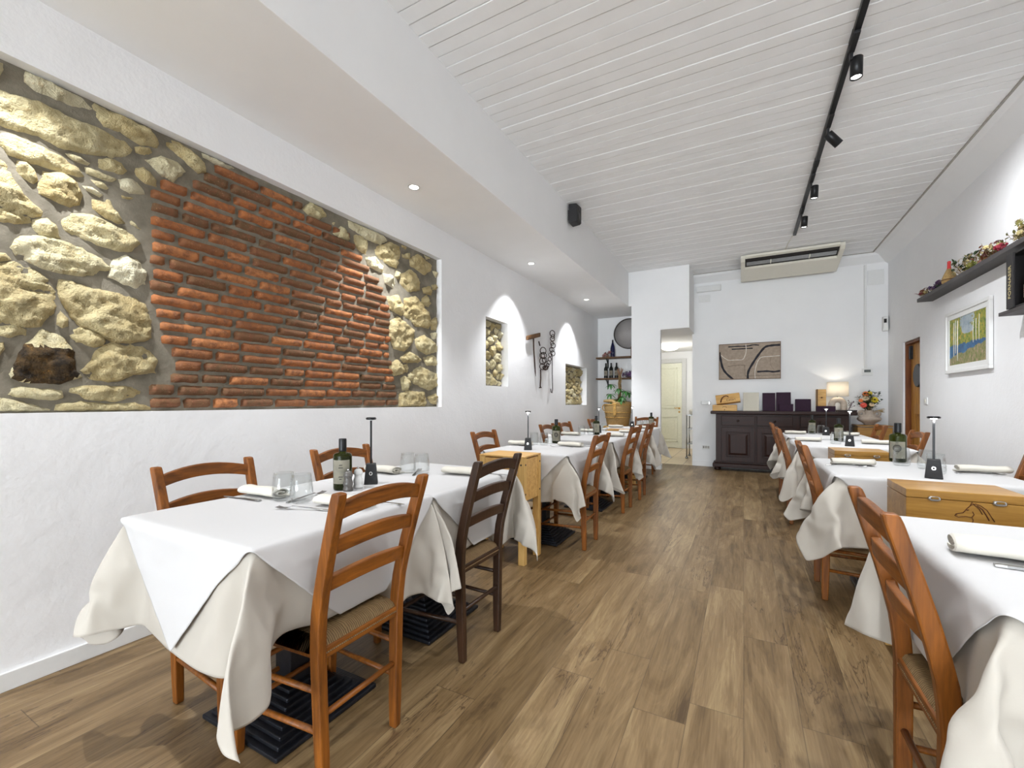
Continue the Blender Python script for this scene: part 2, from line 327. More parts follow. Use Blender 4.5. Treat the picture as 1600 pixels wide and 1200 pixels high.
# ---------------------------------------------------------------- draped cloth shapes (packed grids) and traced stone outlines on the wall (y, z in metres)
CLOTH_STEP = .0016
CLOTHS = {
 'U21': (45, [-313,19,-1,0,-1,-3,-29,-5,3,10,29,-1,0,0,-12,-11,-2,0,1,-1,0,0,0,0,2,-1,0,2,4,2,0,-2,-3,-20,2,1,1,5,-10,11,13,2,1,0,0,-323,19,-1,1,-1,-2,-20,-16,4,8,25,5,-1,-1,-11,-11,-3,1,2,-4,-3,4,2,0,2,-1,1,-1,7,1,-3,3,-7,-17,-2,4,0,0,-1,17,6,1,-2,-1,0,-334,19,0,0,-2,1,-10,-21,-5,6,27,6,1,-10,4,-21,1,1,-7,3,1,3,3,0,-4,2,0,1,3,3,6,-10,0,-18,-5,5,0,0,10,15,-1,-2,0,-2,0,-328,3,16,-1,-1,-2,1,-23,1,-12,34,0,5,-14,12,-25,4,-9,2,3,2,5,-1,1,-3,-3,3,1,-1,12,-1,-2,-17,0,-13,10,-2,-6,27,1,-1,0,-4,0,0,-309,-6,4,23,-7,0,1,-18,13,-18,0,27,-5,1,4,-23,-4,-4,5,3,3,1,0,2,-1,-4,-3,5,-1,6,7,0,-22,1,-10,6,-4,13,-1,13,4,-3,-5,-2,0,-288,-7,2,0,12,9,-1,0,-22,5,0,24,-1,-15,11,-24,-6,3,6,3,0,2,-1,1,0,1,-6,-2,4,3,7,8,-26,0,-10,6,-7,25,-4,0,9,5,-12,0,-4,-269,-7,3,1,3,-13,32,-5,-12,5,-13,28,-2,-15,6,-24,2,6,2,3,1,-1,0,1,-1,2,0,-8,1,4,6,10,-10,-26,6,-6,1,24,1,6,-8,11,-12,-5,8,-249,-6,1,0,-7,7,2,16,3,-13,-7,25,-2,-9,-14,-10,8,3,3,0,1,-1,1,-1,0,0,1,2,-11,5,4,13,-5,-31,0,3,16,8,5,-10,13,-7,-10,8,0,-230,-4,-3,0,-5,10,-3,0,8,15,-21,25,-7,-11,-15,4,3,5,1,-2,1,-2,1,0,0,0,0,1,1,-10,7,8,8,-36,1,7,13,9,-7,4,6,-17,9,2,3,-223,-9,-1,10,0,1,-6,0,0,0,14,12,-9,-18,4,-6,12,-3,-2,1,0,0,0,0,0,0,0,0,0,2,-10,10,14,-33,0,10,10,2,0,2,4,-6,-4,-6,7,-218,-8,5,10,-5,-6,1,-1,-1,1,-3,26,-20,0,-2,7,-5,1,0,0,-1,1,0,0,0,0,0,1,-1,-1,4,-11,12,-1,-19,19,2,0,-1,-6,11,-12,5,0,1,-209,-6,4,3,3,0,-6,-4,1,2,1,0,3,-1,0,0,0,0,0,0,1,-1,-1,2,-1,0,-1,1,0,1,-2,1,0,0,2,2,1,-4,-1,-3,5,1,3,-4,-3,-204,1,1,2,-5,2,2,-9,5,-1,1,-1,2,1,-2,2,-1,0,0,0,1,-2,1,0,0,0,0,0,0,0,0,-1,1,1,1,1,-6,3,1,-2,2,1,4,-7,1,-182,0,2,-1,0,-2,2,-2,-1,1,0,0,1,0,0,0,1,-2,2,-1,0,-1,2,-2,2,-1,1,-2,1,-1,2,-1,0,-1,2,1,-3,0,2,-2,0,2,-1,1,0,-160,0,1,-1,2,-3,0,1,-2,2,0,-1,1,0,0,-1,3,-3,1,1,-2,1,1,-2,1,0,1,-1,-1,1,0,1,-1,-1,2,-1,0,0,0,0,0,0,0,0,0,-139,0,0,2,-4,2,0,-1,1,-1,1,0,0,1,-2,2,-1,0,0,-1,2,-2,2,-1,0,0,-1,2,-1,1,-2,1,0,-1,2,-1,0,1,-2,2,-1,-1,1,0,1,-117,-1,1,-1,1,0,1,-2,2,-2,2,-1,-1,2,-2,1,0,1,-2,1,0,1,-1,-1,2,-2,2,-1,-1,1,1,-1,-1,2,-1,0,0,0,1,-2,1,-1,2,-2,2,-96,0,-1,1,0,0,0,0,0,0,0,-1,2,-1,0,0,0,0,-1,2,-1,1,-3,3,-1,0,0,0,0,0,0,0,1,-2,1,0,0,0,1,-2,1,1,-1,-1,1,-74,-1,1,0,0,0,0,0,-1,1,0,0,1,-1,0,-1,2,-2,1,1,-1,-1,2,-1,0,0,0,0,0,0,0,0,0,0,0,0,0,0,0,0,-1,2,-1,0,0,-54,1,-2,2,-2,1,1,-2,1,0,0,-1,1,1,-1,0,0,0,0,0,0,0,1,-2,1,1,-1,-1,1,0,0,1,-2,2,-2,1,1,-1,-1,2,-1,-1,2,-2,2,-32,0,-1,2,-2,2,-1,0,-1,2,-1,-1,1,0,0,0,0,1,-2,1,0,0,1,-1,-1,2,-1,0,0,1,-1,-2,3,-1,0,0,0,0,0,0,0,0,1,-2,1,-10,-1,2,-1,-1,1,0,1,-2,1,0,0,0,1,-3,3,-1,0,1,-2,1,1,-2,2,-2,1,1,-3,4,-2,0,-1,1,0,0,1,-1,0,-1,1,1,-1,0,0,0,12,-1,1,0,0,0,0,0,0,0,0,-1,1,0,1,-1,0,0,0,0,0,0,-1,2,-1,0,0,0,0,0,1,-2,2,-2,2,-1,-1,2,-2,2,-1,-1,1,0,0,32,1,-1,-1,2,-1,0,-1,1,0,0,1,-2,1,0,0,1,-2,1,0,0,1,-2,1,0,1,-1,0,0,-1,2,-1,0,0,0,-1,1,1,-1,-1,2,-1,0,0,0,54,0,1,-1,0,0,-1,1,1,-3,3,-1,0,0,0,0,0,0,0,0,-1,2,-1,0,0,0,0,1,-2,1,0,1,-2,2,-1,-1,1,1,-2,1,0,0,0,1,-2,76,0,-1,2,-1,0,0,-1,2,-1,-1,2,-1,0,0,-1,1,0,1,-2,2,-2,2,-1,0,-1,1,1,-1,0,0,0,0,0,0,0,0,1,-1,-1,1,0,0,-1,2,97,0,0,0,0,0,0,0,0,0,0,0,0,0,1,-2,2,-2,1,0,0,0,1,-2,1,0,1,-2,2,-1,0,0,-1,1,1,-1,0,0,0,0,0,0,0,0,-1,119,0,-1,1,1,-1,0,-1,1,1,-2,2,-2,2,-1,0,0,0,0,0,0,0,-1,2,-1,0,1,-3,3,-1,0,1,-2,1,0,0,0,0,0,0,0,0,0,0,0,140,1,-3,3,-1,0,-1,2,-1,-1,2,0,-2,1,1,-2,1,1,-1,0,-1,1,1,-2,2,-1,-1,2,0,-2,1,-1,2,-2,2,-2,2,-2,2,-2,2,-2,1,-1,1,161,0,0,-3,5,-2,1,-1,0,0,0,0,1,-1,0,0,1,-2,1,0,0,0,0,1,-2,1,1,-2,2,-2,1,0,0,0,-1,3,-4,2,0,-1,1,-1,1,0,0,170,0,5,-2,-9,6,3,2,-4,1,-5,7,-5,1,1,-1,0,-1,1,0,0,1,-2,2,-1,0,0,0,0,0,0,0,0,0,0,-2,2,-2,2,-1,0,2,0,-3,4,190,0,-2,4,0,-2,0,1,1,0,5,-5,-3,1,0,0,0,0,1,-2,2,-1,0,-1,1,0,0,1,-1,0,0,0,0,0,-1,-1,1,0,1,-2,0,-1,2,-1,9,208,3,-7,8,-2,-2,-1,-5,9,2,4,-4,-6,1,0,0,0,0,-1,2,-1,0,-1,2,-1,0,0,0,0,1,-2,1,1,-1,-2,1,0,0,0,-2,2,-1,-1,-3,13,220,4,-1,-15,11,2,1,2,2,-1,1,-15,9,1,3,-9,6,-1,0,0,0,0,0,0,0,0,0,0,-1,3,-5,7,-6,0,20,-26,2,5,5,-4,-1,-1,1,-7,18,232,2,-9,0,10,2,4,-5,1,-4,-8,-7,13,-2,13,-6,-10,7,-2,1,0,0,0,0,0,0,0,0,2,-2,-3,3,-11,21,11,-12,-19,0,3,1,0,3,18,-4,-27,236,0,0,-7,15,-2,-1,-2,3,-11,-6,-3,6,5,10,6,-13,-6,7,-1,0,0,0,-1,2,-1,0,1,-1,0,0,-12,5,22,7,-9,-9,-14,0,4,0,-4,3,15,4,237,3,-7,4,7,-1,1,1,-9,-6,-7,-1,5,5,9,11,-9,-7,-5,7,-1,0,0,0,1,-1,1,-1,0,0,-8,-5,11,23,-1,-4,-9,-5,-13,2,4,-1,0,0,-1,237,2,1,3,2,0,0,-11,1,-10,4,-9,5,4,8,16,-7,-6,-6,-1,4,0,1,-1,1,-1,0,0,0,-4,-6,-3,16,15,4,-3,-11,1,-10,-8,5,-2,1,-4,4,240,8,1,0,-2,3,-21,-1,19,-18,5,-12,12,-5,0,27,-3,-9,-3,-5,2,2,0,0,1,-1,0,0,-2,-5,-5,0,25,-1,9,1,-12,3,-12,-6,-4,11,-3,-7,2,258,9,1,-2,0,-24,-1,22,-4,-7,-1,-7,-2,-2,14,16,3,-7,-7,-1,-3,2,1,0,0,0,0,-2,-2,-5,-4,4,26,-1,0,4,-1,-7,-9,-5,-8,4,-1,15,-6,278,9,-1,1,-27,-2,9,21,-14,0,0,-13,-3,4,14,12,3,0,-12,0,0,-2,0,0,1,-1,-1,-1,-3,-5,1,3,23,1,-2,4,1,-1,-16,0,-14,5,-2,-2,15,298,7,2,-27,-1,0,13,14,-1,-11,-8,-7,0,2,17,9,3,1,-10,-2,-1,0,0,-1,0,-1,0,-1,-6,1,-2,4,18,7,-2,0,-1,5,-2,-21,-2,-8,5,-1,-4,316,8,-25,-3,0,4,17,11,-12,0,-17,0,-3,2,20,8,1,1,-8,-3,-1,0,-1,0,0,-1,-1,-1,-3,-3,3,2,13,11,0,0,-1,3,-8,-1,-18,-1,-6,6,-1,334,-18,-1,-1,1,6,24,-3,-6,-5,-14,-2,0,-1,26,2,2,1,-6,-3,-2,0,-1,0,-1,-1,0,-2,-1,-3,5,-2,15,3,10,-2,1,-1,-7,-6,4,-21,1,-3,3,325,-19,-1,1,0,15,16,-3,-7,-7,-14,1,-2,-1,30,-2,2,1,-5,-2,-2,-2,0,0,-1,-2,0,-1,-1,2,-1,-1,16,0,10,2,-1,-2,-8,-2,6,-14,-14,3,-1,
-271,2,0,1,3,6,1,-9,6,9,-12,-10,5,4,14,1,0,1,-1,0,0,0,1,-1,0,2,-3,1,1,-1,0,0,2,-15,-18,-2,-3,-3,18,14,0,-2,-1,1,0,-273,-1,1,3,2,3,9,-14,11,4,-6,-15,4,9,9,2,0,1,-1,-1,0,2,-1,0,1,-1,1,-1,0,1,-1,-2,3,-10,-18,-9,0,1,23,6,-5,1,1,0,2,-276,1,-5,7,-1,5,9,1,-11,10,-1,-15,-1,19,-4,7,1,-1,-2,1,1,0,0,1,-1,1,0,-1,1,-2,-1,2,0,-6,-19,-8,-1,0,28,-5,0,2,1,1,0,-292,13,-15,10,-8,13,-15,21,1,-16,11,-1,-20,26,-9,10,1,-4,1,2,1,-1,1,-1,1,-1,0,1,-1,-1,-1,2,-3,1,-21,-14,2,18,7,0,0,1,2,0,0,-298,4,6,-9,9,4,-26,31,-1,1,1,-29,25,0,-9,15,-3,-1,3,0,0,1,-1,1,-1,2,-3,1,0,1,-4,0,1,1,-18,-19,5,26,1,-4,-2,0,6,-1,0,-303,3,5,1,11,-19,-11,20,10,0,0,-18,1,17,-7,8,-5,4,1,1,-1,1,0,-1,1,-1,0,0,1,-1,-1,-6,6,0,-16,-21,20,10,0,2,-5,-4,8,0,2,-309,3,5,11,-10,-6,3,-13,26,1,-1,-19,8,13,-3,-2,3,2,0,0,1,0,0,-2,3,-3,3,-3,1,1,0,-7,5,-16,12,-15,1,11,0,-4,5,-8,9,0,-3,-314,13,-3,-1,-16,17,0,4,-16,23,-2,-19,11,8,2,-5,5,0,2,-3,3,-2,0,1,-1,0,1,0,-1,0,0,-3,0,-15,3,4,7,-5,-2,4,-8,9,0,-1,-1,-305,4,1,0,9,-20,13,2,7,-9,13,-20,14,6,0,0,1,1,-1,1,-1,1,-1,1,-1,1,0,-1,1,-2,1,0,-6,-8,2,7,-1,-4,3,-3,-4,10,-2,-3,-3,-285,5,-1,2,-2,-15,15,1,1,7,3,-14,16,3,1,-2,0,3,-2,1,-1,1,0,-2,3,-2,0,1,0,-1,-1,1,-4,-4,-2,6,-2,-1,-1,-3,-2,-4,1,-2,3,-264,4,-2,-8,4,3,1,2,0,0,2,2,14,0,-1,0,1,-1,1,0,-1,0,0,2,-2,1,0,0,-1,1,-1,-1,1,0,-11,3,-2,-4,-2,-4,7,-4,0,1,2,-244,4,-4,-3,-1,1,3,7,-4,1,-11,11,19,-1,-1,1,0,-1,1,-1,1,-1,1,0,-1,0,1,0,0,-1,1,0,0,1,-22,13,-9,-2,-1,-3,6,1,1,-2,-1,-224,1,-3,-4,7,-3,-2,10,-6,-4,-5,13,19,-2,1,0,-1,2,-2,1,-1,0,0,1,1,-2,0,1,0,0,-1,1,-1,3,-23,7,-14,8,-1,3,0,0,2,-2,1,-221,-5,10,-4,-1,-1,1,-4,-1,0,-3,12,19,-1,0,-2,2,0,-1,2,-2,0,2,-2,0,1,-1,1,0,-1,1,0,0,-1,-13,-14,6,-1,2,0,2,-2,2,1,0,-225,-5,9,-4,0,-2,-2,0,1,-1,2,9,15,0,0,-1,1,-1,1,-1,1,0,-1,1,0,-1,2,-3,2,0,-2,3,-2,1,-17,0,-6,-1,-2,3,1,2,0,0,0,-227,-7,7,2,-6,1,0,1,1,0,3,4,16,-1,2,-3,2,0,0,-1,1,0,0,-1,0,1,0,-2,3,-2,1,-1,1,-1,-13,-8,0,0,1,-3,1,-1,3,1,-1,-230,-6,2,3,-1,0,1,0,1,3,-2,3,19,-1,-1,0,2,-2,1,-1,0,1,0,0,0,-1,1,-1,1,-1,1,0,-1,1,-15,-7,1,-1,0,0,-1,-1,1,1,2,-233,-3,-2,2,2,0,1,1,0,-1,-1,8,15,0,-1,1,-1,1,0,-1,1,-1,1,0,-1,1,0,-1,1,-1,1,-1,1,-1,-13,-8,0,0,0,0,0,0,-2,1,2,-236,-4,0,3,1,0,1,-1,-1,0,2,6,15,-1,2,-2,0,2,-2,1,-2,3,-2,0,1,0,-1,1,0,0,-1,0,0,1,-14,-8,0,-1,2,-1,0,0,-1,0,1,-239,-3,0,4,-1,0,-1,0,1,1,-1,7,15,-1,1,0,-1,1,-1,1,0,-1,1,-1,1,0,-1,1,-1,1,-1,1,0,0,-15,-7,0,0,0,-1,1,1,-2,0,1,-241,-3,3,0,0,0,-2,2,1,0,-2,8,16,-3,2,0,-1,1,0,-1,1,-1,1,-1,1,-1,1,0,-1,1,-1,1,0,-1,-13,-8,0,0,0,0,0,-1,1,-1,1,-243,0,-1,1,0,-1,1,0,1,-2,1,8,13,1,-1,1,-1,1,0,-1,0,1,0,-1,1,0,0,-1,1,-1,1,-1,0,2,-16,-7,0,0,0,-1,1,0,0,-1,1,-245,1,-1,0,-1,1,0,1,-1,-1,1,8,13,0,1,0,0,-1,0,0,1,0,0,-1,1,0,-1,1,-1,1,0,-1,1,-1,-13,-8,0,-1,2,-1,-1,1,-1,1,-1,-247,1,1,-2,0,0,0,0,-1,0,2,6,14,2,-2,1,-1,0,1,0,-1,1,0,-1,1,-1,1,0,-1,1,-1,0,2,-2,-13,-8,0,0,0,0,-1,1,-1,0,0,-249,0,2,0,-1,-1,0,0,-1,0,2,6,14,2,-2,0,1,0,-1,1,0,-1,1,-1,2,-3,2,-1,1,0,-1,1,-1,2,-16,-7,0,-1,2,-1,-1,1,-1,-1,1,-250,-2,4,0,0,-1,0,0,-2,-1,3,6,15,-1,1,0,-1,1,-1,1,0,0,-1,0,0,0,2,-2,2,-2,1,-1,0,2,-16,-7,0,0,0,0,-1,0,0,-1,1,-250,-3,2,3,0,0,0,-1,0,-3,3,6,15,0,-1,0,1,0,0,-1,1,-1,2,-3,2,-1,1,0,0,-1,1,-1,1,0,-15,-8,1,1,-1,-1,0,0,-1,0,0,-249,-2,1,-3,6,0,0,0,0,-1,-2,9,13,1,0,-1,2,-2,1,-1,1,-1,0,1,0,-1,1,-1,1,0,0,-1,1,-1,-13,-8,0,1,-3,1,-1,0,0,-1,1,-247,-1,0,-5,5,2,0,0,1,-1,2,6,12,1,0,-1,1,-1,1,0,-1,1,0,-1,0,1,0,0,-1,1,-1,1,0,-1,-13,-7,-1,-2,-1,1,-1,1,-1,1,-1,-239,-4,1,4,-7,4,0,3,0,6,-3,-1,19,1,-2,0,1,-1,1,-1,2,-2,0,1,0,-1,1,-1,2,-3,3,-2,1,-1,-12,-12,-1,2,-1,0,0,-1,2,0,-1,-220,-3,-3,1,7,-5,-1,-1,3,1,0,10,13,-1,2,-2,1,-1,1,0,0,-1,0,1,-1,1,0,0,-1,1,-1,1,0,1,-18,-14,5,0,0,0,2,-1,1,0,2,-214,-3,8,-10,-7,16,-4,-1,-2,0,-8,15,18,-1,2,-2,2,-3,2,-1,1,0,0,-1,1,-1,1,0,-1,1,-1,1,0,0,-16,-17,8,0,1,4,-1,-1,0,0,-6,-204,-5,-7,17,-10,-1,0,-3,7,0,7,-3,20,0,0,-1,1,0,-1,0,1,-1,1,1,-3,2,0,-1,1,-1,2,-2,0,2,-17,-16,8,1,1,1,0,0,0,7,-15,-221,-5,2,-4,2,-2,3,-1,5,3,-4,20,3,-1,-1,1,0,2,-2,0,1,-1,2,-2,1,0,-1,1,-2,2,0,-1,0,1,-12,-5,-4,-2,-2,2,0,3,-2,10,-22,-239,-5,-1,-1,4,-1,5,-3,0,-1,23,-3,4,0,-2,2,0,0,0,1,0,0,0,-1,1,-1,0,1,0,-1,1,0,-4,-1,-9,11,-10,-3,-8,-1,1,-1,9,-11,5,-259,-5,-1,-1,7,-2,0,0,1,21,-2,-3,5,2,-2,-2,4,-2,2,-1,2,-2,0,2,-2,0,1,-1,1,-1,1,-5,4,-7,-8,10,4,-10,-4,-9,1,5,-4,-8,8,-280,-5,-1,1,3,1,0,2,20,-2,-2,-2,5,1,-1,-4,5,0,0,1,-1,1,0,-1,1,-1,0,1,0,0,-1,-5,4,-12,0,5,6,0,-11,2,-12,-7,6,13,-15,-302,-4,-1,2,3,1,-1,20,1,-3,2,-8,6,1,3,-7,3,4,0,-1,0,1,0,-1,1,-1,1,-1,1,-1,-2,-2,4,-9,-11,9,7,1,2,-5,-25,3,3,5,5,-322,-3,1,4,0,-1,16,0,3,-2,3,-9,8,-2,1,-5,3,3,2,0,-1,1,0,-2,3,-2,1,-1,1,-1,-5,3,-2,0,-17,2,16,-1,2,-1,-4,-25,1,2,7,-331,2,-1,-1,3,7,-1,12,0,-1,0,-4,-1,-4,10,-3,-4,7,1,-2,2,-1,1,0,-1,2,-2,0,0,-1,-3,3,-7,2,0,-23,17,9,0,0,-4,3,-27,2,-4,-335,0,3,2,4,-8,15,4,0,1,0,-9,-3,6,6,-2,-2,1,3,0,1,0,0,-1,1,-1,1,-1,0,-3,1,2,-8,1,1,-25,17,4,9,-2,-4,2,0,-25,-2,-339,8,-3,3,-7,0,19,0,1,-1,-2,-10,3,3,7,-2,-1,-1,5,-1,2,-2,0,0,2,-2,1,-1,-2,1,0,0,-2,-7,2,-24,25,-7,1,9,2,-8,5,0,-24,-333,6,2,-10,1,11,11,-3,3,0,-7,-1,-6,4,10,0,-3,0,3,0,1,0,-1,1,-1,0,1,-2,1,-1,0,1,-1,-10,1,-22,22,-15,20,-2,3,0,-6,5,-1,-326,5,-3,-5,2,16,5,-1,2,0,-8,-2,-4,3,10,1,-2,-1,3,0,0,1,0,0,-2,2,0,-1,-1,0,1,0,-1,-3,-23,11,-5,-10,26,2,-2,-3,1,-1,2,-323,4,-5,-1,2,20,-2,1,2,0,-11,1,-2,-3,13,1,0,0,0,2,0,0,-2,2,-1,1,0,-2,1,0,1,-2,-1,0,-27,6,-1,-6,26,1,-6,6,-6,1,0,
